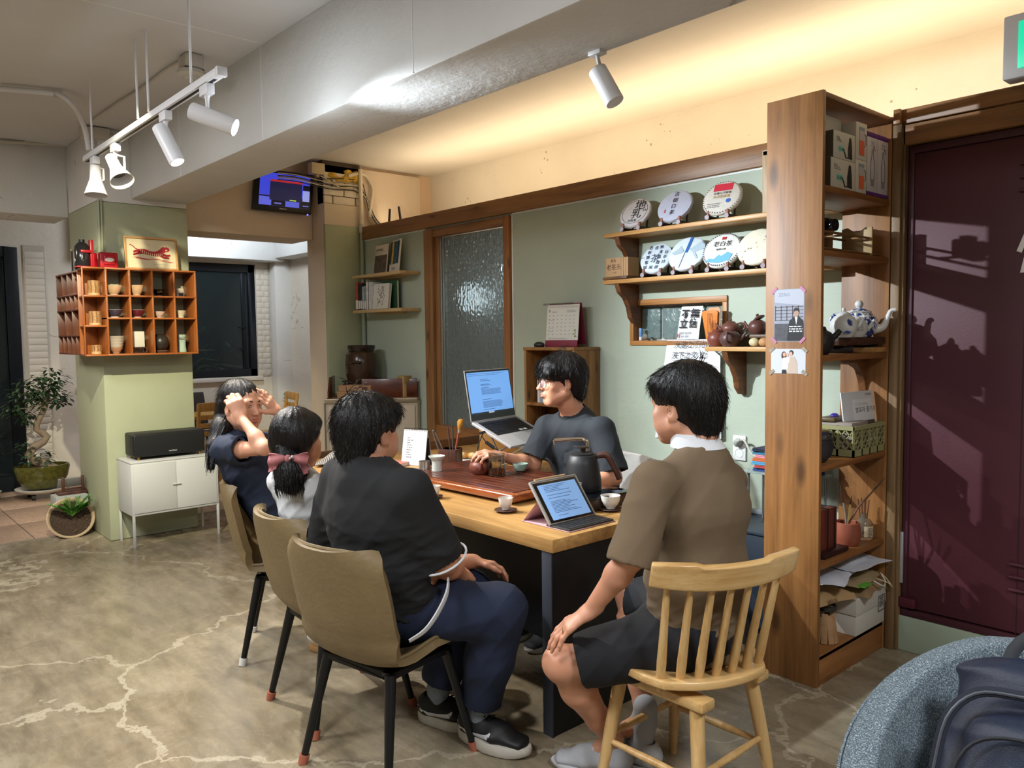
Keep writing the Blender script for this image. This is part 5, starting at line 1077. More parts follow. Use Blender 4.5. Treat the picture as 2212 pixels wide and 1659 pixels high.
def cup(label, x, y, R, H, sau, deco=None, c=WC):
    t = thing('saucer', 'dark wooden saucer under the '+label[0], 'saucer', (x, y, TT), 0, 'wooden saucers on the table')
    ob('disc', MB().lathe([(.001, 0), (sau*.62, 0), (sau*.7, .003), (sau, .009), (sau*.98, .011), (sau*.6, .0065), (.001, .0065)], (0, 0, 0), 32), wood('#33211a', '#53372a', None, 0, 2, .4), t, 0, 50)
    t = thing('tea_cup', label[1], 'cup', (x, y, TT+.008))
    ob('cup', MB().lathe([(.001, 0), (R*.45, 0), (R*.47, H*.1), (R*.74, H*.3), (R*.93, H*.65), (R, H), (R*.95, H), (R*.87, H*.65), (R*.66, H*.34), (.001, H*.2)], (0, 0, 0), 32), c, t, 0, 60)
    ob('tea', MB().lathe([(.001, H*.7), (R*.885, H*.7)], (0, 0, 0), 24), M('#8a6a3a', .08), t)
    return t
tc = cup(('blue-lined cup', 'white cup with a blue-glazed inside on the left saucer'), -2.957, 2.135, .033, .048, .043)
ob('blue_glaze', MB().lathe([(.0318, .0475), (.029, .034), (.022, .02)], (0, 0, 0), 28), M('#3a6296', .2), tc)
cup(('straight white cup in the middle', 'plain white cup on the middle saucer beside the tablet'), -2.510, 2.185, .031, .050, .049)
cup(('wide white cup at the table end', 'wide white tea cup on the right saucer beside the kettle'), -2.213, 2.515, .042, .056, .050)
t = thing('tablet', 'tablet showing a text page in a pink folio case on the table corner', 'tablet', (-2.15, 2.25, TT))
kb = MB().box((-2.20, 2.122, TT+.001), (-2.075, 2.378, TT+.010)); ob('keyboard', kb, M('#3a3836', .5), t, .003, w=1)
ks = MB()
for r in range(5):
    n = 13 if r < 4 else 7
    for c in range(n):
        w = .2404/n; y0 = 2.13+c*w; ks.box((-2.186+r*.0215, y0+.001, TT+.010), (-2.186+r*.0215+.0185, y0+w-.0015, TT+.0118))
ob('keys', ks, M('#232221', .55), t, w=1, kind='stuff')
Bl = Vc((-2.172, 2.122, TT+.012)); Tl = at(1145, 1042, 'y', 2.122); vdir = (Tl-Bl).normalized(); sh = .185
Mx = basis((0, 1, 0), vdir, Bl); wS = .252
ob('body', MB().box((0, 0, -.008), (wS, sh, 0), Mx), M('#b9b5ae', .3, .3), t, .003, w=1)
ob('bezel', MB().box((.004, .004, .0), (wS-.004, sh-.004, .0012), Mx), M('#0d0e10', .25), t, .001, w=1)
ob('screen', MB().box((.022, .014, .0012), (wS-.016, sh-.016, .0018), Mx), M('#7fa8dc', .3, emit=.62), t, w=1)
b = lines_mb(MB(), Mx @ TR((0, 0, .0019)), .05, .21, [.16-.0065*i for i in range(5)]+[.118]+[.105]+[.09-.006*i for i in range(9)], .0022, 11, .5); lines_mb(b, Mx @ TR((0, 0, .0019)), .06, .12, (.028,), .002, 4); ob('screen_text', b, M('#3d5a80', .5, emit=.12), t, w=1, kind='stuff')
ob('case_rim', MB().box((-.004, sh, -.010), (wS+.004, sh+.007, .002), Mx).box((-.005, 0, -.010), (0, sh+.005, .002), Mx).box((wS, 0, -.010), (wS+.005, sh+.005, .002), Mx), M('#c8c4be', .2, 0, trans=.4), t, .002, w=1)
ob('pencil', MB().cyl(Mx @ Vc((.03, sh+.012, -.004)), Mx @ Vc((.20, sh+.012, -.004)), .0048, n=12), M('#b79a76', .35), t, w=1)
PK = M('#c9a0a6', .6); Tm = Bl+vdir*sh*.55+Vc((-.010, 0, 0))
fl_ = MB().add([Tm, Tm+Vc((0, wS, 0)), Vc((-2.33, 2.122+wS, TT+.003)), Vc((-2.33, 2.122, TT+.003))], [(0, 1, 2, 3)]); vs = fl_.v[:]; fl_.add([Vc(v)+Vc((-.003, 0, -.002)) for v in vs], [(3, 2, 1, 0)]); ob('case_flap', fl_, PK, t, w=1, smooth=0)
ob('case_base', MB().box((-2.335, 2.118, TT), (-2.07, 2.382, TT+.0025)), PK, t, .001, w=1)
t = thing('induction_plate', 'black glass induction plate with a silver filler pipe at the table end', 'induction cooker', (-2.38, 2.56, TT))
ob('body', MB().box((-2.545, 2.42, TT), (-2.245, 2.70, TT+.048)), M('#4a3a32', .35, .3), t, .004, w=1); ob('glass_top', MB().box((-2.548, 2.417, TT+.048), (-2.242, 2.703, TT+.056)), M('#0b0c10', .08), t, .002, w=1)
ob('display', MB().box((-2.30, 2.62, TT+.056), (-2.27, 2.66, TT+.0566)), M('#8fa3c8', .3), t, w=1)
px_ = Vc((-2.455, 2.635, TT+.056)); tz = at(1262, 948, 'y', 2.635).z
ob('filler_pipe', MB().tube([px_, px_+Vc((0, 0, tz-TT-.056-.03)), px_+Vc((-.008, -.006, tz-TT-.056-.008)), px_+Vc((-.03, -.02, tz-TT-.056)), px_+Vc((-.115, -.10, tz-TT-.062))], .0075, 12).tube([px_+Vc((-.115, -.10, tz-TT-.062)), px_+Vc((-.113, -.098, tz-TT-.085))], [.006, .004], 10), M('#b3a48d', .25, .9), t, w=1)
t = thing('kettle', 'matte black gooseneck kettle with a wooden handle on the induction plate', 'kettle', (-2.40, 2.545, TT+.057)); KB = M('#17181a', .5)
ob('body', MB().lathe([(.001, 0), (.078, 0), (.082, .006), (.080, .05), (.071, .12), (.060, .155), (.052, .160), (.001, .160)], (0, 0, 0), 40), KB, t, 0, 50)
l = ob('lid', MB().lathe([(.05, .159), (.05, .165), (.035, .170), (.001, .171)], (0, 0, 0), 32), KB, t, 0, 50); ob('knob', MB().lathe([(.010, .170), (.012, .186), (.028, .189), (.028, .194), (.001, .196)], (0, 0, 0), 24), M('#241f1c', .4), l)
sd = Vc((-.72, -.69, 0)).normalized()
ob('spout', MB().tube([sd*.078+Vc((0, 0, .035)), sd*.105+Vc((0, 0, .045)), sd*.125+Vc((0, 0, .085)), sd*.145+Vc((0, 0, .125)), sd*.165+Vc((0, 0, .142))], [.018, .013, .0095, .008, .0065], 14), KB, t)
ob('chrome_ring', MB().tube([sd*.076+Vc((0, 0, .033)), sd*.086+Vc((0, 0, .037))], .0185, 16), M('#c9cacc', .15, 1), t)
ob('handle', MB().tube([-sd*.055+Vc((0, 0, .150)), -sd*.095+Vc((0, 0, .158)), -sd*.118+Vc((0, 0, .14)), -sd*.150+Vc((0, 0, .075)), -sd*.160+Vc((0, 0, .048))], [.012, .015, .015, .013, .012], 14, sx=.8), wood('#2e1c15', '#48291f', None, 2, 2, .4, knots=False), t)
ob('maker_mark', text_mb('沏', .026, basis((.86, .51, 0), (0, 0, 1), Vc((.50, -.85, 0)).normalized()*.0815+Vc((-.012, -.006, .03)))), M('#c9c9c9', .4), t)
t = thing('pink_case', 'pink earphone case with a dark dot at the table end', 'case', (-2.26, 2.66, TT)); t.location = (-2.235, 2.735, TT); ob('shell', MB().box((-.03, -.045, 0), (.03, .045, .02)), M('#c0908a', .4), t, .008); ob('black_dot', MB().ell((.0305, .015, .012), (.002, .012, .007)), INK, t)
t = thing('flip_calendar', 'small white spiral desk calendar standing open on the table', 'calendar', (-3.80, 2.66, TT), math.radians(2))
R1 = Matrix.Rotation(math.radians(90), 4, 'Z')
fr_ = basis((.95, .31, 0), (.06, -.17, 1), (-.085, -.06, 0)); bk_ = basis((.95, .31, 0), (-.06, .19, 1), (-.075, .012-.02, 0))
ob('front_page', MB().box((0, 0, -.003), (.165, .205, .003), basis((.95, .31, 0), (-.05, .17, 1), (-.075, -.09, 0))), M('#d9dade', .6), t, .001)
ob('back_page', MB().box((0, 0, -.003), (.165, .205, .003), basis((.95, .31, 0), (.05, -.17, 1), (-.098, -.018, 0))), M('#d3d5da', .6), t, .001)
ob('stiff_card', MB().box((0, 0, -.0015), (.165, .20, .0015), basis((.95, .31, 0), (.03, -.10, 1), (-.093, -.03, 0))), M('#26272b', .6), t)
rg = MB(); top = Vc((-.087, -.055, .203)); ux = Vc((.95, .31, 0)).normalized()
for k in range(14): c = top+ux*(.008+k*.0115); rg.tube([c+Vc((.3*.009*math.cos(a), -.95*.009*math.cos(a), .009*math.sin(a))) for a in range(7)], .0013, 5)
ob('spiral_binding', rg, M('#2b2b2e', .3, .7), t, kind='stuff')
Mp = basis((.95, .31, 0), (-.05, .17, 1), (-.075, -.09, 0)) @ TR((0, 0, .0033)); b = MB()
for k in range(9): lines_mb(b, Mp, .03, .075, (.155-.014*k,), .006, k, .5)
ob('handwriting', b, M('#7f8590', .6), t)
t = thing('pink_book', 'thin pink book lying flat left of the desk calendar', 'book', (-3.90, 2.50, TT), math.radians(28)); ob('cover', MB().box((-.11, -.075, .018), (.11, .075, .021)).box((-.11, -.075, 0), (.11, .075, .003)).box((-.11, .072, 0), (.11, .075, .021)), M('#b9756a', .5), t, .001); ob('pages', MB().box((-.107, -.073, .003), (.107, .072, .018)), M('#d2cabd', .8), t); ob('round_print', MB().lathe([(.001, .0214), (.05, .0214)], (.0, .0, 0), 24), M('#c98a6a', .5), t); ob('title_print', text_mb('차와 사람', .02, TR((-.03, -.01, .0217))), M('#dccfc5', .5), t)
t = thing('pen', 'dark pen lying between the pink book and the tea tray', 'pen', (-3.66, 2.475, TT+.006), math.radians(20)); ob('barrel', MB().tube([(-.07, 0, 0), (.055, 0, 0), (.07, 0, 0)], [.0045, .0045, .001], 8), M('#3a2f3a', .4), t)
t = thing('tool_box', 'square dark wooden pot holding tea tools behind the calendar', 'pot', (-3.60, 2.72, TT), math.radians(30)); WT = wood('#2b1611', '#45241a', '#5e3a28', 2, 1.5, .4, knots=False)
ob('box', MB().box((-.055, -.05, 0), (.055, -.044, .105)).box((-.055, .044, 0), (.055, .05, .105)).box((-.055, -.044, 0), (-.049, .044, .105)).box((.049, -.044, 0), (.055, .044, .105)).box((-.049, -.044, 0), (.049, .044, .006)), WT, t, .002)
ob('pale_side', MB().box((-.0562, -.048, .004), (-.055, .048, .100)), wood('#6b4430', '#8a5f44', None, 2, 1.5, .4, knots=False), t)
SIL = M('#5b5654', .35, .5)
def tool(label, name, cat, x, y, dx, dy, L, mk):
    o = thing(name, label, cat, (t.location.x+x, t.location.y+y, TT+.012)); d = Vc((dx, dy, 1)).normalized(); mk(o, d, L); return o
def mk_tweezer(o, d, L):
    n = Vc((-.3, -.5, .1)).normalized()
    for s_ in (-1, 1): ob('arm', MB().tube([n*s_*.010, n*s_*.012+d*L*.6, n*s_*.006+d*L], [.0035, .0045, .004], 8), SIL, o)
    ob('bridge', MB().ell(d*L, (.010, .008, .008)), SIL, o)
def mk_stick(c):
    def f(o, d, L): ob('shaft', MB().tube([d*0, d*L*.6, d*L*.93], [.0045, .005, .006], 8), c, o); ob('tip', MB().tube([d*L*.93, d*L], [.006, .003], 8), M('#2a1d18', .5), o)
    return f
def mk_brush(o, d, L): ob('shaft', MB().tube([d*0, d*L*.7], [.005, .0065], 10), M('#8a4a3a', .35), o); ob('ferrule', MB().tube([d*L*.7, d*L*.78], [.007, .009], 10), M('#c0c3c4', .3, .6), o); ob('bristles', MB().tube([d*L*.78, d*L*.86, d*L*.94, d*L*.99], [.010, .017, .020, .012], 12), M('#a97a2c', .8, 0, .3, 90), o)
tool('dark tweezers leaning left in the tool pot', 'tea_tweezers', 'tweezers', -.02, -.012, -.34, -.22, .205, mk_tweezer)
tool('dark tea scoop standing in the tool pot', 'tea_scoop', 'scoop', 0, .01, -.08, -.05, .215, mk_stick(M('#4a302a', .5)))
tool('grey tea needle standing in the tool pot', 'tea_needle', 'needle', .012, .012, -.02, .0, .225, mk_stick(SIL))
tool('brush with ochre bristles standing in the tool pot', 'tea_brush', 'brush', .022, .0, .17, .12, .27, mk_brush)
t = thing('snack_plate', 'white square plate with pastry behind the tool pot', 'plate', (-3.70, 2.93, TT), math.radians(35)); ob('plate', MB().box((-.085, -.085, 0), (.085, .085, .004)).box((-.105, -.105, .008), (.105, .105, .012)).box((-.09, -.09, .003), (.09, .09, .009)), M('#d6d8da', .25), t, .003)
for k, (x, y, la) in enumerate(((-.03, -.02, 'front'), (.03, .01, 'back'))): p = thing('pastry', 'golden pastry on the white plate, the %s one' % la, 'pastry', (-3.70+x, 2.93+y, TT+.012)); ob('crust', MB().ell((0, 0, .018), (.045, .03, .02)), M('#c08a45', .6, 0, .25, 40, .4, 60), p); ob('filling', MB().ell((.012, -.012, .024), (.025, .018, .016)), M('#d6bd8a', .6), p)
t = thing('fork', 'small steel fork resting on the snack plate edge', 'fork', (-3.62, 2.83, TT+.015), math.radians(20)); ob('handle', MB().box((-.07, -.003, 0), (.05, .003, .002)), M('#c3c6c8', .25, .9), t, .0008)
for k in range(3): ob('tine', MB().box((.05, -.006+k*.005, 0), (.075, -.004+k*.005, .0018)), M('#c3c6c8', .25, .9), t)
hl, hr = Vc((-3.39, 2.71, 1.015)), Vc((-3.49, 3.125, 1.015)); u = (hr-hl).normalized(); wL = (hr-hl).length
fw_dir = Vc((u.y*-1, u.x, 0))*-1
fw_dir = Vc((-u.y, u.x, 0)); fw_dir = fw_dir if fw_dir.x > 0 else -fw_dir
fr = (fw_dir*math.cos(.42)+Vc((0, 0, -math.sin(.42)))).normalized(); dL = .285
t = thing('laptop', 'open silver-white laptop showing a document, raised on a folding stand', 'laptop', (hl+hr)/2)
Mb = basis(u, -fr, hl+fr*dL); SILV = M('#c3c5c8', .35, .4)
ob('base', MB().box((0, 0, -.008), (wL, dL, .008), Mb), SILV, t, .004, w=1)
ob('key_well', MB().box((.03, dL*.42, .008), (wL-.03, dL-.018, .0086), Mb), M('#33353a', .5), t, w=1)
ks = MB()
for r in range(6):
    n = 16
    for c in range(n):
        w_ = (wL-.066)/n; x0 = .033+c*w_; y0 = dL*.42+.005+r*.0225; ks.box((x0+.0015, y0, .0086), (x0+w_-.0015, y0+.019 if r < 5 else y0+.012, .0105), Mb)
ob('keys', ks, M('#141416', .5), t, w=1, kind='stuff')
ob('white_key', MB().box((wL*.60, dL*.42+.006, .0106), (wL*.67, dL*.42+.022, .0112), Mb).box((wL*.70, dL*.42+.006, .0106), (wL*.77, dL*.42+.022, .0112), Mb), M('#d9dadb', .5), t, w=1)
ob('touchpad', MB().box((wL*.34, .02, .008), (wL*.64, dL*.36, .0084), Mb), M('#b9bbbe', .3, .4), t, w=1)
lid_up = (Vc((0, 0, 1))*math.cos(.16)-fw_dir*math.sin(.16)).normalized(); hL = .285; Ms = basis(u, lid_up, hl+Vc((0, 0, .006)))
ob('lid', MB().box((0, 0, -.006), (wL, hL, 0), Ms), SILV, t, .003, w=1); ob('bezel', MB().box((.004, .004, 0), (wL-.004, hL-.004, .001), Ms), M('#15171a', .3), t, w=1)
ob('screen', MB().box((.012, .036, .001), (wL-.012, hL-.014, .0016), Ms), M('#6fa6ea', .3, emit=.72), t, w=1)
Mz = Ms @ TR((0, 0, .0018))
b = lines_mb(MB(), Mz, wL*.30, wL*.75, [hL*.60-.0055*i for i in range(6)]+[hL*.36-.0055*i for i in range(7)], .0022, 5, .12); lines_mb(b, Mz, wL*.3, wL*.55, (hL*.80, hL*.77, hL*.70, hL*.68, hL*.63, hL*.40, hL*.2), .0028, 6, .4); lines_mb(b, Mz, .02, wL-.03, (hL*.915, hL*.885), .0018, 8, .3); ob('screen_text', b, M('#3b5f8f', .5, emit=.12), t, w=1, kind='stuff')
ob('task_bar', MB().box((.012, .036, .0016), (wL-.012, .046, .002), Ms), M('#2c3b45', .4, emit=.05), t, w=1); ob('start_icon', MB().box((wL*.40, .037, .002), (wL*.52, .045, .0023), Ms), M('#c8d8f0', .4, emit=.4), t, w=1)
mid = hl+u*wL*.5+fr*dL*.5
t = thing('laptop_stand', 'folding silver metal stand holding up the laptop', 'laptop stand', (-3.46, 3.0, TT)); STM = M('#a9a59c', .3, .8); bz = Vc((-3.46, 2.99, TT))
bl = [bz+u*a+fw_dir*b_ for a in (-.14, .14) for b_ in (-.10, .16)]
for a in (-.14, .14):
    foot_ = bz+u*a; upA = mid+u*a-fr*.11+Vc((0, 0, -.014)); upB = mid+u*a+fr*.12+Vc((0, 0, -.014))
    ob('base_bar', MB().tube([foot_-fw_dir*.11+Vc((0, 0, .006)), foot_+fw_dir*.17+Vc((0, 0, .006))], .006, 8), STM, t, w=1)
    ob('support_bar', MB().tube([upA, upB], .006, 8), STM, t, w=1)
    ob('scissor_arm', MB().tube([foot_-fw_dir*.08+Vc((0, 0, .01)), upB-fr*.03], .006, 8), STM, t, w=1); ob('scissor_arm', MB().tube([foot_+fw_dir*.12+Vc((0, 0, .01)), upA+fr*.03], .006, 8), STM, t, w=1)
ob('cross_bar', MB().tube([bz-u*.14+Vc((0, 0, .006)), bz+u*.14+Vc((0, 0, .006))], .005, 8), STM, t, w=1)
a0 = hl+fr*.10; t = thing('laptop_cable', 'black charging cable drooping from the left side of the laptop', 'cable', a0)
ob('cable', MB().tube([a0, a0-u*.03+Vc((0, 0, -.02)), a0-u*.06+Vc((-.01, 0, -.10)), a0-u*.08+Vc((-.04, .05, -.20)), Vc((-3.45, 2.80, TT+.008)), Vc((-3.3, 2.83, TT+.007))], .0032, 8), M('#17181a', .5), t, w=1)
ob('connector', MB().tube([a0-u*.002, a0-u*.045+Vc((0, 0, -.004))], .0065, 10), M('#17181a', .5), t, w=1)
b0 = a0-u*.04; ob('ferrite', MB().tube([b0+Vc((.02, .02, -.05)), b0+Vc((.055, .05, -.085))], .009, 10).tube([a0-u*.03+Vc((0, 0, -.02)), b0+Vc((.02, .02, -.05))], .003, 6).tube([b0+Vc((.055, .05, -.085)), b0+Vc((.12, .12, -.14)), b0+Vc((.2, .2, -.17))], .003, 6), M('#1b1c1f', .5), t, w=1)
t = thing('notebook', 'flat black notebook under the laptop stand', 'notebook', (-3.33, 2.78, TT), math.radians(14)); ob('cover', MB().box((-.10, -.065, 0), (.13, .07, .012)), M('#16171a', .5), t, .004); ob('title_print', lines_mb(MB(), TR((0, 0, .0122)), -.06, .08, (-.04, -.028), .004, 2), M('#8c8f94', .5), t)
t = thing('mustard_box', 'mustard card box with a sloping top behind the laptop', 'box', (-3.93, 3.36, .745)); ob('carton', MB().prism([(-.12, 0), (.12, 0), (.12, .12), (.06, .165), (-.12, .165)], basis((.6, .8, 0), (0, 0, 1), (0, 0, 0)), .12), M('#b98a4c', .6), t, .004); ob('label', text_mb('木', .03, basis((.6, .8, 0), (0, 0, 1), (-.02, -.035, .09)) @ TR((0, 0, .125))), M('#7c5526', .6), t)
t = thing('knit_pouch', 'grey striped knit pouch lying at the far left end of the table', 'pouch', (-4.12, 2.33, TT), math.radians(50))
def kn():
    m, tt, b = nt('knit'); tc = N(tt, 'TexCoord'); w = N(tt, 'TexWave', i_Scale=28, i_Distortion=1.5); tt.links.new(tc.outputs['Object'], w.inputs['Vector']); r = ramp(tt, [(.3, '#55534f'), (.7, '#b5b2ab')]); tt.links.new(w.outputs[0], r.inputs[0]); tt.links.new(r.outputs[0], b.inputs['Base Color']); b.inputs['Roughness'].default_value = .9; bp = N(tt, 'Bump', i_Strength=.6, i_Distance=.01); tt.links.new(w.outputs[0], bp.inputs['Height']); tt.links.new(bp.outputs[0], b.inputs['Normal']); return m
ob('pouch', MB().sheet(lambda u, v: ((u-.5)*.30, (v-.5)*.20*(1-.15*u), .012+.075*(1-abs(2*u-1)**2.2)*(1-abs(2*v-1)**2.2)+.006*math.sin(9*u+7*v)), 20, 16, .004), kn(), t, 0, 60); ob('drawstring', MB().tube([(-.14, -.05, .012), (-.18, 0, .006), (-.14, .05, .012)], .004, 6), M('#8f8c86', .8), t)
t = thing('earbud_case', 'small white earbud case lying on the table beside the person in black', 'case', (-3.50, 2.16, TT)); t.location = (-3.82, 2.41, TT); ob('shell', MB().ell((0, 0, .012), (.03, .022, .0125)), M('#d9dadb', .3), t); ob('seam', MB().lathe([(.0302, .0135), (.0302, .0145)], (0, 0, 0), 24, Matrix.Diagonal(Vc((1, .74, 1)))), M('#9a9b9c', .4), t)
t = thing('onggi_jar', 'large dark brown glazed pottery jar with lid and tap on the corner counter', 'jar', (-5.98, 3.58, .994)); ONG = M('#3d2a1e', .22, 0, .12, 10)
ob('body', MB().lathe([(.001, .02), (.105, .02), (.118, .06), (.135, .16), (.138, .26), (.128, .335), (.112, .355), (.104, .355), (.001, .35)], (0, 0, .02), 40), ONG, t, 0, 60); ob('foot_stand', MB().cyl((0, 0, 0), (0, 0, .045), .115, n=32), M('#2a1c14', .4), t)
l = ob('lid', MB().lathe([(.001, .43), (.112, .43), (.118, .425), (.118, .405), (.106, .375), (.001, .375)], (0, 0, 0), 40), M('#2a1f19', .25), t, 0, 50)
for a in (math.radians(-50), math.radians(150)): c = Vc((math.cos(a)*.132, math.sin(a)*.132, .285)); tt = Vc((-math.sin(a), math.cos(a), 0)); n = Vc((math.cos(a), math.sin(a), 0)); ob('lug_handle', MB().tube([c-tt*.035, c-tt*.03+n*.022, c+n*.03+Vc((0, 0, .006)), c+tt*.03+n*.022, c+tt*.035], .009, 10), ONG, t)
for k in range(3): ob('incised_line', MB().tube([(math.cos(a)*.1395, math.sin(a)*.1395, .22+k*.03) for a in [math.radians(-110+6*i) for i in range(11)]], .0025, 6), M('#5f4938', .3), t)
sp = Vc((-.75, -.66, 0)); ob('tap', MB().tube([sp*.115+Vc((0, 0, .085)), sp*.165+Vc((0, 0, .085)), sp*.185+Vc((0, 0, .06))], [.014, .012, .010], 12).tube([sp*.15+Vc((0, 0, .085)), sp*.15+Vc((0, 0, .115))], .006, 8).tube([sp*.13+Vc((0, 0, .118)), sp*.175+Vc((0, 0, .118))], .006, 8), M('#1c1a19', .3, .5), t)
for k, (x, y, z, h, la) in enumerate(((-5.80, 3.40, .994, .055, 'lower'), (-5.79, 3.41, 1.050, .045, 'upper'))):
    t = thing('kraft_box', 'flat kraft cardboard box on the counter before the jar, %s one' % la, 'box', (x, y, z), math.radians(52), 'kraft boxes on the counter'); ob('carton', MB().box((-.13, -.09, 0), (.13, .09, h-.012)), M('#a37a52', .7, 0, .06, 20), t, .002); ob('lid', MB().box((-.133, -.093, h-.012), (.133, .093, h)), M('#a98058', .7, 0, .06, 20), t, .002)
t = thing('counter_tap', 'chrome tap with a square spout at the corner counter', 'tap', (-5.62, 3.57, .994)); CH = M('#c9cccd', .12, 1)
ob('post', MB().cyl((0, 0, 0), (0, 0, .115), .017, n=20), CH, t, .002); ob('spout', MB().box((-.012, -.10, .075), (.012, 0, .092), rotz(-.7)), CH, t, .003); ob('lever', MB().box((-.006, -.002, .116), (.006, .06, .126)), CH, t, .002)
t = thing('wire_rack', 'thin chrome wire frame behind the kraft boxes on the counter', 'rack', (-5.76, 3.52, .994)); b = [(-.12, -.05, .14), (.15, .06, .14), (.11, .12, .14), (-.16, .02, .14)]
ob('top_wire', MB().tube([Vc(p) for p in b+[b[0]]], .003, 6), CH, t)
for p in b: ob('post', MB().tube([(p[0], p[1], 0), p], .003, 6), CH, t)
t = thing('small_card_box', 'small kraft card box standing on the counter back ledge', 'box', (-5.515, 3.70, .994)); ob('carton', MB().box((-.05, -.035, .0), (.05, .035, .175)), M('#a88a58', .7), t, .002); ob('flap', MB().box((.05, -.033, .12), (.066, .033, .176)), M('#8f7448', .7), t, .001)
# ================================================================= green column: display shelf and what stands on it
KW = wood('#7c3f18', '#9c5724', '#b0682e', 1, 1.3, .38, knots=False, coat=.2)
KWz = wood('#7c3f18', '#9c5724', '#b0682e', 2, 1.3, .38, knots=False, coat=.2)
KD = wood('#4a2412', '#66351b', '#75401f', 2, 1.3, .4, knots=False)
XF, XB = -6.10, -6.349
CY = [1.61+.155*i for i in range(5)]; CZ = [1.396, 1.655, 1.815, 1.995]
t = thing('display_shelf', 'orange-brown wooden pigeonhole shelf wrapped round the green column', 'shelf', (-6.22, 1.9, 1.396))
for y in CY: ob('divider', MB().box((XB, y-.006, CZ[0]), (XF, y+.006, CZ[3])), KWz, t, .0015, w=1)
for z in CZ: ob('shelf_board', MB().box((XB, CY[0]-.006, z-.012 if z < 1.9 else z), (XF+.001, CY[4]+.006, z if z < 1.9 else z+.012)), KW, t, .0015, w=1)
CZ2 = [1.396, 1.60, 1.81, 1.995]
for z in CZ2:
    z0, z1 = (z-.012, z) if z < 1.9 else (z, z+.012)
    ob('corner_board', MB().prism([(XB-.01, 1.49), (XB-.01, 1.604), (XF-.004, 1.604), (XF-.004, 1.462)], TR((0, 0, z0)), z1-z0), KW, t, .0015, w=1)
ob('corner_back', MB().box((XB-.012, 1.485, 1.396), (XB-.002, 1.604, 1.995)), KWz, t, .001, w=1)
ob('corner_edge', MB().box((XF-.016, 1.456, 1.385), (XF-.002, 1.464, 2.006)), KWz, t, .001, w=1)
LX = [-6.37, -6.53, -6.69, -6.85, -7.01]
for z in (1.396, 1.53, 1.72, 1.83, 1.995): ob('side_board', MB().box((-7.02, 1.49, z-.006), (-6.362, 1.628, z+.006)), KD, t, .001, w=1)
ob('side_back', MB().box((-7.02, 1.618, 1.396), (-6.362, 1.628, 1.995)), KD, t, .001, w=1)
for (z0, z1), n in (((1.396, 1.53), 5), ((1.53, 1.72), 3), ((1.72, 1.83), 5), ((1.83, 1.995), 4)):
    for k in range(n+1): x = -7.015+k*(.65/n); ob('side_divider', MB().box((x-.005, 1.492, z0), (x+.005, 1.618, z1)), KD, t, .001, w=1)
def cell(i, r, fx=0): return Vc((-6.215+fx, 1.61+.155*(i+.5), CZ[2-r]))
def bowl(label, p, R, H, c, foot=.45, cf=None, lip=None, name='tea_bowl'):
    t = thing(name, label, 'bowl', p, 0, 'bowls in the display shelf'); m = M(c, .3, 0, .08, 40)
    ob('bowl', MB().lathe([(R*foot, H*.14), (R*.62, H*.3), (R*.88, H*.7), (R, H), (R*.95, H), (R*.8, H*.66), (R*.5, H*.3), (.001, H*.22)], (0, 0, 0), 30), m, t, 0, 60)
    ob('foot', MB().lathe([(.001, 0), (R*foot*.95, 0), (R*foot, H*.02), (R*foot, H*.15), (.001, H*.15)], (0, 0, 0), 24), M(cf or c, .5), t)
    if lip: ob('rim', MB().lathe([(R*.985, H*.96), (R*1.005, H*1.0), (R*.95, H*1.005)], (0, 0, 0), 30), M(lip, .3), t)
    return t
bowl('wide beige bowl, first in the top row of the display shelf', cell(0, 0), .060, .072, '#c9a884')
bowl('beige bowl, second in the top row of the display shelf', cell(1, 0), .055, .078, '#cdab85')
tb = bowl('black bowl with gold leaf, third in the top row', cell(2, 0), .043, .050, '#241d18', .4, '#b9a98a')
ob('gold_leaf', MB().tube([(.034, -.02, .024), (.036, -.012, .034), (.037, -.004, .026), (.038, .005, .038), (.037, .014, .026)], .003, 6), M('#c09a4a', .3, .6), tb)
t = thing('mug', 'white cup with a black mountain drawing, last in the top row', 'cup', cell(3, 0)); ob('cup', MB().lathe([(.001, 0), (.030, 0), (.032, .004), (.032, .062), (.030, .062), (.029, .006), (.001, .006)], (0, 0, 0), 28), M('#d6cfc0', .3), t, 0, 50)
mp_ = [(-.6+.15*k, .018+.016*abs(math.sin(k*1.1+.4))) for k in range(9)]; b = MB()
for k in range(8): (a0, h0), (a1, h1) = mp_[k], mp_[k+1]; b.add([(.0326*math.cos(a0), .0326*math.sin(a0), .004), (.0326*math.cos(a1), .0326*math.sin(a1), .004), (.0326*math.cos(a1), .0326*math.sin(a1), h1), (.0326*math.cos(a0), .0326*math.sin(a0), h0)], [(0, 1, 2, 3)])
ob('mountain_print', b, INK, t)
bowl('flared dark blue-grey bowl, first in the middle row', cell(0, 1), .055, .058, '#3f3a48', .48, '#cfc3b4', '#c9c0b4')
bowl('flared maroon bowl, second in the middle row', cell(1, 1), .055, .058, '#5c2028', .48, '#c9b6a8', '#d0bfae')
bowl('small pinkish white bowl, third in the middle row', cell(2, 1), .042, .048, '#cdb5a4', .42)
bowl('small cream bowl with a tall foot, last in the middle row', cell(3, 1), .040, .056, '#c9c1a6', .6)
for k in range(5): bowl('white nesting bowl in the bottom left stack, '+('lowest', 'second from below', 'middle one', 'second from top', 'topmost')[k], cell(0, 2)+Vc((0, 0, k*.0205)), .046+.0045*k, .045, '#c9bfae' if k else '#b58a68', .5)
t = thing('carved_stand', 'small carved dark wooden stand under the white tile', 'stand', cell(1, 2)); ob('top_plate', MB().box((-.04, -.052, .036), (.04, .052, .042)), WT, t, .001); ob('base_plate', MB().box((-.04, -.052, 0), (.04, .052, .006)), WT, t, .001)
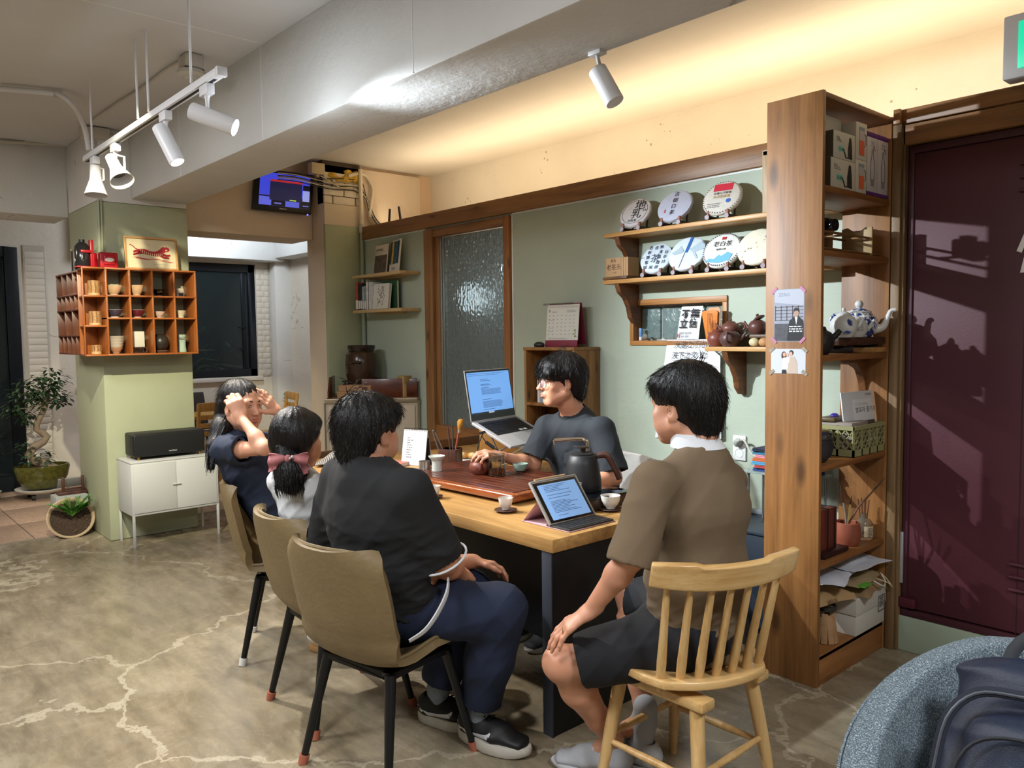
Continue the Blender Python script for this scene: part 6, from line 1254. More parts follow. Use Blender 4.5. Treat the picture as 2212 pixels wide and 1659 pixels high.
for k in range(5): ob('scroll', MB().tube([(.036, -.045+k*.0205, .006), (.038, -.036+k*.0205, .018), (.036, -.044+k*.0205, .026), (.036, -.034+k*.0205, .036)], .0035, 6), WT, t)
for y in (-.048, .048): ob('post', MB().box((-.036, y-.004, .006), (.036, y+.004, .036)), WT, t)
t = thing('white_tile', 'plain white square porcelain tile standing on the carved stand', 'tile', cell(1, 2)+Vc((0, 0, .043))); ob('slab', MB().box((-.010, -.043, 0), (.002, .043, .115)), M('#d6d2c2', .35), t, .003); ob('easel_foot', MB().box((-.03, -.01, 0), (-.010, .01, .05)), WT, t)
t = thing('wood_slice', 'round wood slice under the black moon jar', 'stand', cell(2, 2)); ob('slice', MB().cyl((0, 0, 0), (0, 0, .018), .056, n=24), wood('#6b3d20', '#8a5630', None, 0, 2, .5), t, .003); ob('bark', MB().lathe([(.0565, .002), (.0575, .010), (.0565, .016)], (0, 0, 0), 24), M('#3d2617', .8), t)
t = thing('moon_jar', 'round black pottery jar on a wood slice in the display shelf', 'jar', cell(2, 2)+Vc((0, 0, .019))); ob('body', MB().lathe([(.001, 0), (.034, 0), (.052, .022), (.060, .055), (.052, .092), (.034, .108), (.030, .113), (.026, .110), (.001, .108)], (0, 0, 0), 30), M('#2d2823', .35, 0, .2, 20), t, 0, 60); ob('neck_ring', MB().lathe([(.030, .110), (.033, .114), (.028, .116)], (0, 0, 0), 24), M('#1d1a17', .4), t)
CEL = M('#a9bfae', .3)
t = thing('celadon_stand', 'pale celadon pedestal with a saucer, last in the bottom row', 'stand', cell(3, 2)); ob('pedestal', MB().lathe([(.001, 0), (.034, 0), (.035, .006), (.029, .045), (.030, .075), (.034, .092), (.001, .092)], (0, 0, 0), 28), CEL, t, 0, 60); ob('saucer', MB().lathe([(.001, .093), (.044, .097), (.046, .101), (.03, .099), (.001, .098)], (0, 0, 0), 28), M('#c3cbb8', .3), t)
t = thing('celadon_cup', 'small celadon cup on top of the celadon pedestal', 'cup', cell(3, 2)+Vc((0, 0, .102))); ob('cup', MB().lathe([(.001, 0), (.026, 0), (.034, .012), (.035, .028), (.033, .028), (.030, .012), (.001, .006)], (0, 0, 0), 28), CEL, t, 0, 60); ob('rim', MB().lathe([(.0348, .027), (.0352, .029), (.033, .029)], (0, 0, 0), 24), M('#c9d0be', .3), t)
BAMB = M('#a9804e', .5, 0, .2, 30, .5, 80)
for k, (z, h, r, la) in enumerate(((CZ2[2], .105, .038, 'top'), (CZ2[1], .10, .038, 'middle'), (CZ2[0], .065, .031, 'bottom'))):
    t = thing('bark_holder', 'bark-covered wooden tea holder in the %s corner cell' % la, 'holder', (-6.20, 1.553, z), 0, 'bark holders in the corner cells')
    ob('bark_cup', MB().lathe([(.001, .006), (r, .006), (r*1.03, .02), (r*.98, h*.5), (r*1.0, h), (r*.86, h), (r*.84, .02), (.001, .012)], (0, 0, 0), 18), BAMB, t, 0, 40); ob('root_base', MB().lathe([(.001, 0), (r*1.04, 0), (r*1.06, .01), (r*1.0, .024)], (0, 0, 0), 14), M('#c0986a', .6, 0, .2, 40), t)
    rb_ = MB()
    for i in range(9): a = 2*PI*i/9; rb_.tube([(r*1.02*math.cos(a), r*1.02*math.sin(a), .02), (r*1.04*math.cos(a+.06), r*1.04*math.sin(a+.06), h*.55), (r*1.0*math.cos(a-.05), r*1.0*math.sin(a-.05), h*.97)], .0035, 5)
    ob('bark_strip', rb_, M('#7a5530', .7, 0, .3, 60), t, kind='stuff')
bowl('small dark bowl hidden in the side lattice of the column shelf', Vc((-6.62, 1.56, 1.836)), .035, .045, '#6a5c4c')
t = thing('tiger_print', 'framed red woodcut print of a leaping tiger on the display shelf', 'picture', (-6.26, 1.96, 2.0075), 0)
lean = .10; u_ = Vc((0, 1, 0)); v_ = Vc((-lean, 0, 1)); Mx = basis(u_, v_, (.045, -.185, 0)); w_, h_ = .375, .245
FRW = wood('#a5763f', '#bf8f55', None, 1, 1.5, .45, knots=False)
ob('frame', MB().box((0, 0, -.012), (w_, .014, .008), Mx).box((0, h_-.014, -.012), (w_, h_, .008), Mx).box((0, .014, -.012), (.014, h_-.014, .008), Mx).box((w_-.014, .014, -.012), (w_, h_-.014, .008), Mx), FRW, t, .002)
ob('paper', MB().box((.013, .013, -.006), (w_-.013, h_-.013, -.003), Mx), M('#cdc09c', .7), t)
Mt = Mx @ TR((0, 0, -.0029)); tg = MB(); RED = M('#a3232c', .6)
body = [(.085, .138), (.10, .155), (.14, .158), (.18, .143), (.215, .140), (.245, .155), (.262, .172), (.275, .182), (.285, .176), (.30, .180), (.318, .170), (.322, .155), (.31, .144), (.29, .142), (.275, .128), (.255, .108), (.215, .104), (.175, .112), (.14, .118), (.11, .120)]
tg.prism(body, Mt, .0006)
for pts, r in (((( .10, .148), (.075, .160), (.058, .178), (.038, .186)), .0034), (((.11, .140), (.085, .142), (.062, .132)), .008), (((.115, .128), (.085, .122), (.06, .112)), .008), (((.265, .122), (.295, .114), (.322, .118)), .008), (((.25, .112), (.28, .098), (.312, .096)), .008)): tg.tube([Mt @ Vc((x, y, .0003)) for x, y in pts], r, 6)
for k in range(13): a_ = k/12; x = .108+a_*.165; c_ = .148-.030*math.sin(a_*PI*.8); ob('pale_stripe', MB().prism([(x, c_-.018), (x+.003, c_-.018), (x+.007, c_), (x+.005, c_+.010), (x+.003, c_)], Mt, .0011), M('#cdc09c', .7), t)
ob('pale_stripe', MB().prism([(.288, .150), (.305, .153), (.302, .160), (.291, .158)], Mt, .0011), M('#cdc09c', .7), t)
for x0, x1, y in ((.05, .12, .095), (.06, .16, .088), (.10, .20, .082), (.17, .26, .086), (.22, .32, .076), (.28, .355, .066)): tg.prism([(x0, y), ((x0+x1)/2, y-.006), (x1, y-.002), ((x0+x1)/2, y+.002)], Mt, .0005)
ob('tiger_woodcut', tg, RED, t, kind='stuff'); ob('pencil_note', lines_mb(MB(), Mt, .2, .29, (.045,), .003, 3, 0), M('#8f8468', .6), t)
t = thing('fire_flashlight', 'red square emergency light box with a white oval lens, facing the room', 'emergency light', (-6.24, 1.665, 2.0075)); RD = M('#a3121f', .35)
ob('housing', MB().box((-.02, -.062, 0), (.03, .062, .115)), RD, t, .012, seg=3); ob('raised_frame', MB().box((.03, -.038, .025), (.042, .038, .092)), RD, t, .008, seg=3); ob('lens', MB().ell((.043, 0, .06), (.008, .032, .015)), M('#d5cfc6', .3), t)
t = thing('fire_flashlight', 'second red emergency light box turned sideways behind the first', 'emergency light', (-6.29, 1.56, 2.0075), math.radians(-55)); ob('housing', MB().box((-.02, -.05, 0), (.025, .05, .112)), RD, t, .012, seg=3); ob('lens', MB().ell((.027, 0, .055), (.012, .022, .014)), M('#d5cfc6', .3), t)
t = thing('rescue_mask_case', 'clear and black emergency mask canister with a red holder on the shelf', 'canister', (-6.27, 1.505, 2.0075)); ob('canister', MB().lathe([(.001, 0), (.046, 0), (.048, .01), (.048, .15), (.03, .175), (.018, .18), (.001, .18)], (0, 0, 0), 24), M('#2a2a2c', .12, 0, trans=.35), t); ob('cap', MB().cyl((0, 0, .18), (0, 0, .20), .02, n=16), M('#1a1a1c', .4), t); ob('dark_filter', MB().cyl((0, 0, .004), (0, 0, .09), .040, n=20), M('#17181a', .5), t)
ob('red_holder', MB().box((-.02, .046, 0), (.03, .07, .20)).box((.0, -.02, .105), (.052, .05, .125)).box((-.04, -.05, .0), (.055, .06, .012)), RD, t, .004);
t = thing('rescue_mask_case', 'second black canister at the far left on top of the column shelf', 'canister', (-6.42, 1.535, 2.0075)); ob('canister', MB().lathe([(.001, 0), (.044, 0), (.046, .01), (.046, .15), (.03, .17), (.001, .17)], (0, 0, 0), 24), M('#1d1d1f', .15), t); ob('gold_label', MB().lathe([(.0465, .05), (.0465, .12)], (0, 0, 0), 24), M('#7c6a3a', .4), t)
t = thing('steel_rod_stand', 'slim dark rod standing behind the canisters on the column shelf', 'rod', (-6.75, 1.55, 2.002)); ob('rod', MB().cyl((0, 0, 0), (0, 0, .17), .006), M('#2b2b2d', .3, .6), t); ob('ball', MB().ell((0, 0, .175), (.012, .012, .012)), M('#c0b69a', .3, .5), t); ob('base', MB().cyl((0, 0, 0), (0, 0, .008), .03), M('#2b2b2d', .3, .6), t)
# ================================================================= plants
LEAFM = M('#2c4326', .5, 0, .25, 12); LEAFL = M('#5a9a38', .5, 0, .3, 12); BARK = M('#8d7c68', .8, 0, .2, 18, .5, 60)
def leaf(mb, p, d, L, w, up=Vc((0, 0, 1)), curl=.25):
    d = d.normalized(); s_ = d.cross(up); s_ = s_.normalized() if s_.length > .01 else Vc((1, 0, 0)); n = s_.cross(d)
    P = lambda a, b: p+d*L*a+s_*w*b-n*L*curl*a*a
    mb.add([P(0, 0), P(.3, .5), P(.3, -.5), P(.65, .45), P(.65, -.45), P(1, 0), P(.3, 0)+n*-.0, P(.65, 0)], [(0, 6, 1), (0, 2, 6), (6, 7, 3, 1), (2, 4, 7, 6), (7, 5, 3), (4, 5, 7)])
BX_, BY_ = -8.6, 1.635
t = thing('plant_caddy', 'round white plant caddy on dark castors under the bonsai', 'plant caddy', (BX_, BY_, 0)); ob('saucer', MB().lathe([(.001, .06), (.17, .06), (.225, .085), (.235, .10), (.225, .102), (.17, .08), (.001, .078)], (0, 0, 0), 36), M('#c9c6be', .4), t, 0, 50)
for k in range(4): a = PI/4+k*PI/2; ob('castor', MB().cyl((.14*math.cos(a), .14*math.sin(a)-.015, .027), (.14*math.cos(a), .14*math.sin(a)+.015, .027), .027), M('#242322', .5), t); ob('castor_fork', MB().cyl((.14*math.cos(a), .14*math.sin(a), .03), (.14*math.cos(a), .14*math.sin(a), .064), .012), M('#242322', .5), t)
t = thing('bonsai', 'bonsai with a twisted trunk in an oval green-brown glazed pot', 'bonsai', (BX_, BY_, .10), math.radians(90))
glz = M('#4c4a1c', .12, 0, .5, 28); el = Matrix.Diagonal(Vc((1, .8, 1)))
ob('pot', MB().lathe([(.001, 0), (.15, 0), (.17, .02), (.215, .10), (.235, .19), (.228, .215), (.21, .215), (.215, .19), (.001, .18)], (0, 0, 0), 40, el), glz, t, 0, 60); ob('soil', MB().lathe([(.001, .20), (.14, .195), (.212, .185)], (0, 0, 0), 24, el), M('#54402c', .9, 0, .3, 60, .5, 80), t)
tr_pts = [(.075, -.02, .17), (.03, .0, .225), (-.055, .02, .255), (-.10, .01, .32), (-.06, 0, .39), (.02, .01, .43), (.055, .02, .475), (.02, .02, .52), (-.03, .02, .555), (-.02, .01, .62), (.03, .0, .72), (.07, .0, .82), (.075, 0, .92)]
ob('trunk', MB().tube(tr_pts, [.055, .047, .042, .04, .038, .036, .035, .032, .030, .028, .026, .022, .016], 12), BARK, t, 0, 60); ob('root', MB().tube([(.07, 0, .21), (.11, -.05, .185), (.13, -.08, .175)], [.03, .022, .01], 8), BARK, t)
rr = random.Random(4); lv = MB(); br = MB()
cl = [((.0, .0, .96), .20, .15, 170), ((.12, 0, 1.02), .15, .13, 130), ((-.12, .02, .90), .15, .10, 110), ((-.17, 0, .76), .12, .09, 80), ((.14, 0, .86), .14, .09, 80), ((.04, 0, .84), .14, .09, 80), ((-.10, .02, .68), .11, .06, 50), ((.19, 0, .80), .07, .05, 26), ((-.14, 0, .40), .07, .07, 26), ((-.08, -.03, .30), .10, .08, 30), ((.02, -.04, .30), .08, .07, 24)]
for (cx, cy, cz), R, H, n in cl:
    if cz > .5: br.tube([(.06, 0, .80), ((cx+.06)/2, cy, (cz+.78)/2), (cx, cy, cz)], [.010, .007, .003], 6)
    for k in range(n):
        a = rr.uniform(0, 2*PI); e = rr.uniform(-1, 1); rad = rr.uniform(.45, 1); p = Vc((cx+R*rad*math.cos(a)*math.sqrt(1-e*e), cy+R*rad*math.sin(a)*math.sqrt(1-e*e)*.8, cz+H*rad*e))
        leaf(lv, p, Vc((math.cos(a)+rr.uniform(-.6, .6), math.sin(a)+rr.uniform(-.6, .6), rr.uniform(-.7, .5))), rr.uniform(.045, .075), rr.uniform(.024, .034))
ob('branch', br, BARK, t, kind='stuff'); ob('foliage', lv, LEAFM, t, 0, 0, kind='stuff')
t = thing('plant_caddy', 'white round caddy on dark castors at the left frame edge', 'plant caddy', (-8.75, 1.14, 0)); ob('saucer', MB().lathe([(.001, .05), (.14, .05), (.17, .075), (.18, .09), (.001, .085)], (0, 0, 0), 32), M('#c9c6be', .4), t, 0, 50)
for k in range(4): a = k*PI/2; ob('castor', MB().cyl((.12*math.cos(a), .12*math.sin(a)-.015, .026), (.12*math.cos(a), .12*math.sin(a)+.015, .026), .026), M('#242322', .5), t)
t = thing('leafy_plant', 'dark leafy plant in a tall white cylinder pot at the left edge', 'plant', (-8.75, 1.14, .091)); ob('pot', MB().lathe([(.001, 0), (.115, 0), (.125, .01), (.15, .36), (.145, .37), (.13, .36), (.001, .33)], (0, 0, 0), 32), M('#cfcbc3', .5), t, 0, 50)
lv = MB(); st = MB()
for k in range(13):
    a = rr.uniform(0, 2*PI); h = rr.uniform(.45, .95); tip = Vc((.13*math.cos(a), .13*math.sin(a), h)); st.tube([(0, 0, .33), tip*.6+Vc((0, 0, .1)), tip], .005, 5)
    for j in range(15): b = 2*PI*j/15+k; z = rr.uniform(-.16, .06); leaf(lv, tip+Vc((0, 0, z)), Vc((math.cos(b), math.sin(b), rr.uniform(-.5, .3))), rr.uniform(.09, .15), .03, curl=.4)
ob('stem', st, M('#3d4a2c', .7), t, kind='stuff'); ob('foliage', lv, M('#1b2c1d', .5, 0, .25, 12), t, 0, 0, kind='stuff')
t = thing('concrete_block', 'grey concrete block beside the green column', 'block', (-6.98, 1.52, 0)); ob('block', MB().box((-.1, -.13, 0), (.1, .10, .285)), plaster('#8f918c', .9, .08, .6), t, .012)
t = thing('wooden_rack', 'small dark wooden rack holding a slate on the concrete block', 'rack', (-6.98, 1.52, .287))
for y in (-.055, .085): ob('post', MB().box((-.012, y-.01, 0), (.012, y+.01, .135)), WT, t, .002)
ob('foot', MB().box((-.05, -.10, 0), (.05, .12, .02)), WT, t, .003); ob('cross_bar', MB().box((-.008, -.05, .03), (.008, .08, .045)), WT, t, .001); ob('slate', MB().box((-.075, -.085, .022), (-.06, .09, .10), Matrix.Rotation(.45, 4, 'Y')), M('#6f6c69', .7, 0, .1, 20), t, .002)
t = thing('tilted_planter', 'low beige bowl planter tipped on its side with a small green fern', 'planter', (-6.77, 1.475, .005), 0, None, (0, 0, 0))
Rt = Matrix.Translation((0.02, -.015, .135)) @ Matrix.Rotation(math.radians(12), 4, 'X') @ Matrix.Rotation(math.radians(58), 4, 'Y')
ob('bowl', MB().lathe([(.001, -.11), (.06, -.108), (.12, -.075), (.155, -.02), (.165, .0), (.158, .006), (.148, 0), (.14, -.02), (.001, -.03)], (0, 0, 0), 40), M('#b39c7e', .55, 0, .06, 12), t, 0, 60).matrix_local = Rt
so = ob('soil', MB().lathe([(.001, -.012), (.08, -.014), (.143, -.02)], (0, 0, 0), 24), M('#3a2c21', .95, 0, .4, 60, .8, 70), t); so.matrix_local = Rt
lv = MB(); rr = random.Random(12)
for k in range(17):
    a = rr.uniform(-.8, 3.6); d = Vc((-.55+.35*math.cos(a), .45*math.sin(a), .75)); d = Vc((rr.uniform(.0, .5), .6*math.cos(a), .6+.6*abs(math.sin(a)))).normalized(); L = rr.uniform(.14, .24); base = Vc((.04, -.01, .15))
    for j in range(11):
        f = .25+.75*j/10; p = base+d*L*f-Vc((0, 0, .05*f*f)); sd_ = d.cross(Vc((0, 0, 1))).normalized()
        for s_ in (-1, 1): leaf(lv, p, d*.7+sd_*s_*.9, .075*(1.1-f*.6), .014)
    lv.tube([base, base+d*L*.6-Vc((0, 0, .018)), base+d*L-Vc((0, 0, .05))], .0025, 4)
ob('fern_fronds', lv, LEAFL, t, 0, 0, kind='stuff'); so = MB()
for k in range(40): so.ell(Rt @ Vc((rr.uniform(-.12, .12), rr.uniform(-.12, .12), -.008)), [rr.uniform(.003, .008)]*3, None, 6, 4)
ob('wood_chips', so, M('#5d4632', .9, 0, .3, 50), t, kind='stuff')
# ================================================================= far room
OKC = wood('#a37436', '#c29046', '#d0a055', 2, 1.2, .4, knots=False)
def slat_chair(label, loc, rz, c, cm):
    t = thing('dining_chair', label, 'chair', loc, rz); ob('seat', MB().box((-.21, -.21, .43), (.21, .21, .455)), c, t, .01)
    for sx in (-.18, .18): ob('leg', MB().cyl((sx, .18, 0), (sx, .18, .43), .018, .02), c, t); ob('back_post', MB().tube([(sx, -.20, 0), (sx, -.19, .45), (sx*1.02, -.25, .87)], [.018, .02, .018], 10), c, t)
    for z in (.56, .64, .72): ob('slat', MB().box((-.18, -.235-(z-.56)*.12, z), (.18, -.22-(z-.56)*.12, z+.045)), c, t, .004)
    ob('top_rail', MB().box((-.195, -.262, .80), (.195, -.235, .885)), c, t, .008)
slat_chair('honey wood slat-back chair in the far room right of the black speaker', (-7.9, 2.97, -.005), math.radians(90), OKC, 0)
slat_chair('honey wood chair with a tilted back in the far room behind the woman', (-8.42, 3.86, -.005), math.radians(172), OKC, 0)
t = thing('far_table', 'honey wood table in the far room beyond the green column', 'table', (-8.35, 3.05, -.005)); ob('table_top', MB().box((-.30, -.45, .68), (.22, .42, .715)), OKC, t, .004)
for x, y in ((-.26, -.4), (.18, -.4), (-.26, .37), (.18, .37)): ob('leg', MB().box((x-.025, y-.025, 0), (x+.025, y+.025, .68)), OKC, t, .003)
t = thing('dark_chair', 'dark brown rattan-back chair in the far room under the window', 'chair', (-8.87, 3.2, -.005), math.radians(-90)); DRC = M('#2f2623', .6, 0, .2, 90, .3, 200); ob('back', MB().sheet(lambda u, v: ((u-.5)*.42*(1-.12*v), -.2-.08*v, .47+.42*v), 10, 8, .02), DRC, t, .004); ob('seat', MB().box((-.21, -.2, .43), (.21, .2, .46)), DRC, t, .01)
for sx in (-.18, .18):
    for sy in (-.17, .17): ob('leg', MB().cyl((sx, sy, 0), (sx, sy, .43), .015), M('#1d1a19', .5), t)
BF = M('#0d131b', .35)
w2 = struct('window_2', MB().box((FWX-.06, 2.15, 1.04), (FWX+.015, 2.21, 2.36)).box((FWX-.06, 3.98, 1.04), (FWX+.015, 4.06, 2.36)).box((FWX-.06, 2.15, 1.04), (FWX+.015, 4.06, 1.13)).box((FWX-.06, 2.15, 2.27), (FWX+.015, 4.06, 2.36)).box((FWX-.03, 3.90, 1.13), (FWX+.0, 3.95, 2.27)), BF, .004)
ob('glass', MB().box((FWX-.022, 2.2, 1.12), (FWX-.016, 3.99, 2.28)), M('#6d7f83', .02, 0, trans=.92, spec=.7), w2)
ob('sill', MB().box((FWX-.01, 2.12, .99), (FWX+.045, 4.12, 1.04)), M('#cfc8c0', .6), w2, .004)
ob('latch', MB().box((FWX+.0, 3.86, 1.62), (FWX+.012, 3.94, 1.635)).box((FWX+.0, 3.86, 1.36), (FWX+.012, 3.94, 1.375)), BF, w2)
w3 = struct('door_3', MB().box((FWX-.06, 1.50, 0), (FWX+.03, 1.62, 2.42)).box((FWX-.06, .2, 0), (FWX+.03, .3, 2.42)).box((FWX-.06, .3, 2.32), (FWX+.03, 1.5, 2.42)).box((FWX-.06, .3, 0), (FWX+.03, 1.5, .15)), BF, .004)
ob('glass', MB().box((FWX-.022, .3, .15), (FWX-.016, 1.5, 2.32)), M('#6d7f83', .02, 0, trans=.92, spec=.7), w3)
struct('ground_outside', MB().box((-13, -3, -.12), (-9.41, 6, -.06)), M('#20241f', .9))
struct('wall_garden', MB().box((-12.2, -3, -.06), (-12, 6, 3.2)), M('#2c3030', .9, 0, .2, 2))
light('garden_fill', 'POINT', (-9.9, 4.7, 2.9), 90, (.8, .9, 1), size=.2)  # unseen light added so the bush shows through the dark window
t = thing('garden_bush', 'dark bush with arching branches outside the black window at night', 'bush', (-10.1, 3.2, -.06)); lv = MB(); br = MB(); rr = random.Random(21)
for k in range(9):
    p0 = Vc((rr.uniform(-.3, .3), rr.uniform(-.9, .3), 0)); p2 = Vc((rr.uniform(-.2, .4), p0.y+rr.uniform(.3, 1.1), rr.uniform(.9, 1.75))); p1 = (p0+p2)/2+Vc((0, -.25, .45)); br.tube([p0, p1, (p1+p2)/2+Vc((0, 0, .12)), p2], [.04, .03, .02, .008], 6)
    for j in range(60): q = p0.lerp(p2, rr.random())+Vc((rr.uniform(-.3, .3), rr.uniform(-.35, .35), rr.uniform(0, .3))); leaf(lv, q, Vc((rr.uniform(-1, 1), rr.uniform(-1, 1), rr.uniform(-1, .4))), rr.uniform(.1, .2), .05)
ob('branch', br, M('#8a8468', .8), t, kind='stuff'); ob('foliage', lv, M('#25402a', .6, 0, .3, 8), t, 0, 0, kind='stuff')
t = thing('wall_outlet', 'white wall socket low on the far room wall behind the woman', 'socket', (FWX, 4.335, .80)); t.location = (FWX+.165, 4.33, .79); ob('plate', MB().box((-.004, -.035, -.06), (.008, .035, .06)), M('#d2cfc9', .4), t, .003); ob('socket', MB().cyl((.008, 0, .02), (.0085, 0, .02), .02).cyl((.008, 0, -.025), (.0085, 0, -.025), .02), M('#8f8c88', .5), t)
t = thing('stone_stool', 'rough orange-brown rock lying on the floor under the table', 'rock', (-2.95, 2.10, 0), .4); rk = MB().ell((0, 0, .10), (.15, .11, .105), None, 20, 14); rr = random.Random(6); rk.v = [(x*(1+.12*math.sin(9*z+5*x)), y*(1+.12*math.sin(13*x)), max(0, z+.012*math.sin(30*y))) for x, y, z in rk.v]
ob('rock', rk, M('#70442a', .85, 0, .45, 14, .8, 30), t, 0, 40); ob('pale_rim', MB().tube([(-.13, -.06, .02), (-.155, 0, .06), (-.14, .05, .12), (-.08, .07, .175)], [.02, .026, .024, .015], 8), M('#8f8678', .9, 0, .3, 30, .8, 50), t)
# ================================================================= soft-body modelling: distance fields meshed with surface nets
def V3(p): return np.array(p, dtype=np.float32)
class SD:
    """list of blended primitives; each only touches points near itself"""
    def __init__(s): s.ops = []; s.disp = None; s.amp = 0; s.cuts = []
    def cap(s, a, b, r0, r1=None, k=.02, sub=False, cut=None):
        a, b = V3(a), V3(b); r1 = r0 if r1 is None else r1; R = max(r0, r1)
        s.ops.append(('cap', a, b, r0, r1, k, sub, np.minimum(a, b)-R, np.maximum(a, b)+R, cut)); return s
    def chain(s, pts, rs, k=.02, sub=False):
        for i in range(len(pts)-1): s.cap(pts[i], pts[i+1], rs[i], rs[i+1], k, sub)
        return s
    def ell(s, c, r, R=None, k=.02, sub=False):
        c = V3(c); r = V3(r); R = np.eye(3, dtype=np.float32) if R is None else np.array(R, dtype=np.float32); m = float(r.max())
        s.ops.append(('ell', c, r, R, k, sub, c-m, c+m, None)); return s
    def ecap(s, a, b, lat, rx0, rx1, ry0, ry1, k=.03, sub=False):
        a, b, lat = V3(a), V3(b), V3(lat); w = (b-a)/np.linalg.norm(b-a); lat = lat-w*lat.dot(w); lat /= np.linalg.norm(lat); R = max(rx0, rx1, ry0, ry1)
        s.ops.append(('ecap', a, b, w, lat, np.cross(w, lat), rx0, rx1, ry0, ry1, k, sub, np.minimum(a, b)-R, np.maximum(a, b)+R, None)); return s
    def bounds(s):
        lo = np.min([o[-3] for o in s.ops if not o[-4]], 0); hi = np.max([o[-2] for o in s.ops if not o[-4]], 0); return lo, hi
    def ev(s, P, fine=True):
        D = np.full(len(P), .5, np.float32)
        for o in s.ops:
            sub, lo, hi, cut = o[-4], o[-3], o[-2], o[-1]; k = o[-5]; m = max(.05, k*1.5) if fine else .12
            ix = np.nonzero(((P > lo-m) & (P < hi+m)).all(1))[0]
            if not len(ix): continue
            Q = P[ix]
            if o[0] == 'cap':
                a, b, r0, r1 = o[1:5]; ab = b-a; L2 = float(ab.dot(ab))+1e-12; t = np.clip((Q-a) @ ab/L2, 0, 1); d = np.sqrt((((Q-a)-t[:, None]*ab)**2).sum(1))-(r0+(r1-r0)*t)
            elif o[0] == 'ell':
                c, r, R = o[1:4]; q = (Q-c) @ R; u = q/r; k0 = np.sqrt((u*u).sum(1)); u /= r; k1 = np.sqrt((u*u).sum(1))+1e-9; d = k0*(k0-1)/k1
            else:
                a, b, w, lat, fr, x0, x1, y0, y1 = o[1:10]; q = Q-a; z = q @ w; L = float(np.linalg.norm(b-a)); t = np.clip(z/L, 0, 1); rx = x0+(x1-x0)*t; ry = y0+(y1-y0)*t; mn = np.minimum(rx, ry)
                d = (np.sqrt(((q @ lat)/rx)**2+((q @ fr)/ry)**2+((z-t*L)/mn)**2)-1)*mn
            if cut is not None:
                for c, n in cut: d = np.maximum(d, (Q-V3(c)) @ V3(n))
            A = D[ix]
            if sub:
                d = -d; h = np.clip(.5-.5*(A-d)/k, 0, 1); h = np.clip(.5+.5*(d-A)/k, 0, 1); D[ix] = A*(1-h)+d*h+k*h*(1-h)
            else:
                h = np.clip(.5+.5*(d-A)/k, 0, 1); D[ix] = d*(1-h)+A*h-k*h*(1-h)
        if s.disp is not None:
            ix = np.nonzero(np.abs(D) < .08)[0]; D[ix] += s.disp(P[ix])
        for c, n, lo, hi in s.cuts:
            ix = np.nonzero(((P > lo) & (P < hi)).all(1))[0] if lo is not None else slice(None)
            D[ix] = np.maximum(D[ix], (P[ix]-V3(c)) @ V3(n))
        return D
    def mesh(s, name, mat, h=.006, parent=None, pad=.03, decim=None):
        lo, hi = s.bounds(); lo = lo-pad; hi = hi+pad; B = 4; nb = np.ceil((hi-lo)/(h*B)).astype(int)+1; n = nb*B
        g = [lo[i]+(np.arange(nb[i])*B+B/2-.5)*h for i in range(3)]
        C = np.stack(np.meshgrid(*g, indexing='ij'), -1).reshape(-1, 3).astype(np.float32)
        Dc = s.ev(C, False); act = np.nonzero(np.abs(Dc) < h*B*1.05+s.amp)[0]
        D = np.repeat(np.repeat(np.repeat(np.where(Dc < 0, -1., 1.).astype(np.float32).reshape(nb), B, 0), B, 1), B, 2)
        bi = np.stack(np.unravel_index(act, nb), -1)*B; off = np.stack(np.meshgrid(*[np.arange(B)]*3, indexing='ij'), -1).reshape(-1, 3)
        I = (bi[:, None, :]+off[None]).reshape(-1, 3); D[I[:, 0], I[:, 1], I[:, 2]] = s.ev((lo+I*h).astype(np.float32))
        S_ = D < 0; o = S_[:-1, :-1, :-1]; an = o.copy(); al = o.copy()
        for dx in (0, 1):
            for dy in (0, 1):
                for dz in (0, 1):
                    q = S_[dx:n[0]-1+dx, dy:n[1]-1+dy, dz:n[2]-1+dz]; an |= q; al &= q
        cells = np.stack(np.nonzero(an & ~al), -1); nv = len(cells)
        idx = np.full(n-1, -1, np.int32); idx[tuple(cells.T)] = np.arange(nv); acc = np.zeros((nv, 3)); cnt = np.zeros(nv)
        cr = [(0, 0, 0), (1, 0, 0), (0, 1, 0), (1, 1, 0), (0, 0, 1), (1, 0, 1), (0, 1, 1), (1, 1, 1)]
        val = [D[cells[:, 0]+a, cells[:, 1]+b, cells[:, 2]+c] for a, b, c in cr]
        for i in range(8):
            for ax in range(3):
                j = i | (1 << ax)
                if j == i: continue
                a, b = val[i], val[j]; m = (a < 0) != (b < 0); t = a[m]/(a[m]-b[m]); p = np.tile(np.array(cr[i], float), (len(t), 1)); p[:, ax] += t; acc[m] += p; cnt[m] += 1
        P = lo+(cells+acc/cnt[:, None])*h
        F = []
        for ax in range(3):
            a1, a2 = (ax+1) % 3, (ax+2) % 3; sl = [slice(1, n[i]-1) for i in range(3)]; sl[ax] = slice(0, n[ax]-1); s2 = list(sl); s2[ax] = slice(1, n[ax])
            A_, B_ = S_[tuple(sl)], S_[tuple(s2)]; e = np.stack(np.nonzero(A_ != B_), -1)
            if not len(e): continue
            fl = A_[tuple(e.T)]; base = e.copy(); base[:, a1] += 1; base[:, a2] += 1
            def ID(d1, d2): q = base.copy(); q[:, a1] += d1; q[:, a2] += d2; return idx[q[:, 0], q[:, 1], q[:, 2]]
            Q = np.stack([ID(-1, -1), ID(0, -1), ID(0, 0), ID(-1, 0)], -1); Q[~fl] = Q[~fl][:, ::-1]; F.append(Q)
        F = np.concatenate(F); F = F[(F >= 0).all(1)]
        if parent is not None:
            inv = np.array(MW(parent).inverted()); P = P @ inv[:3, :3].T+inv[:3, 3]
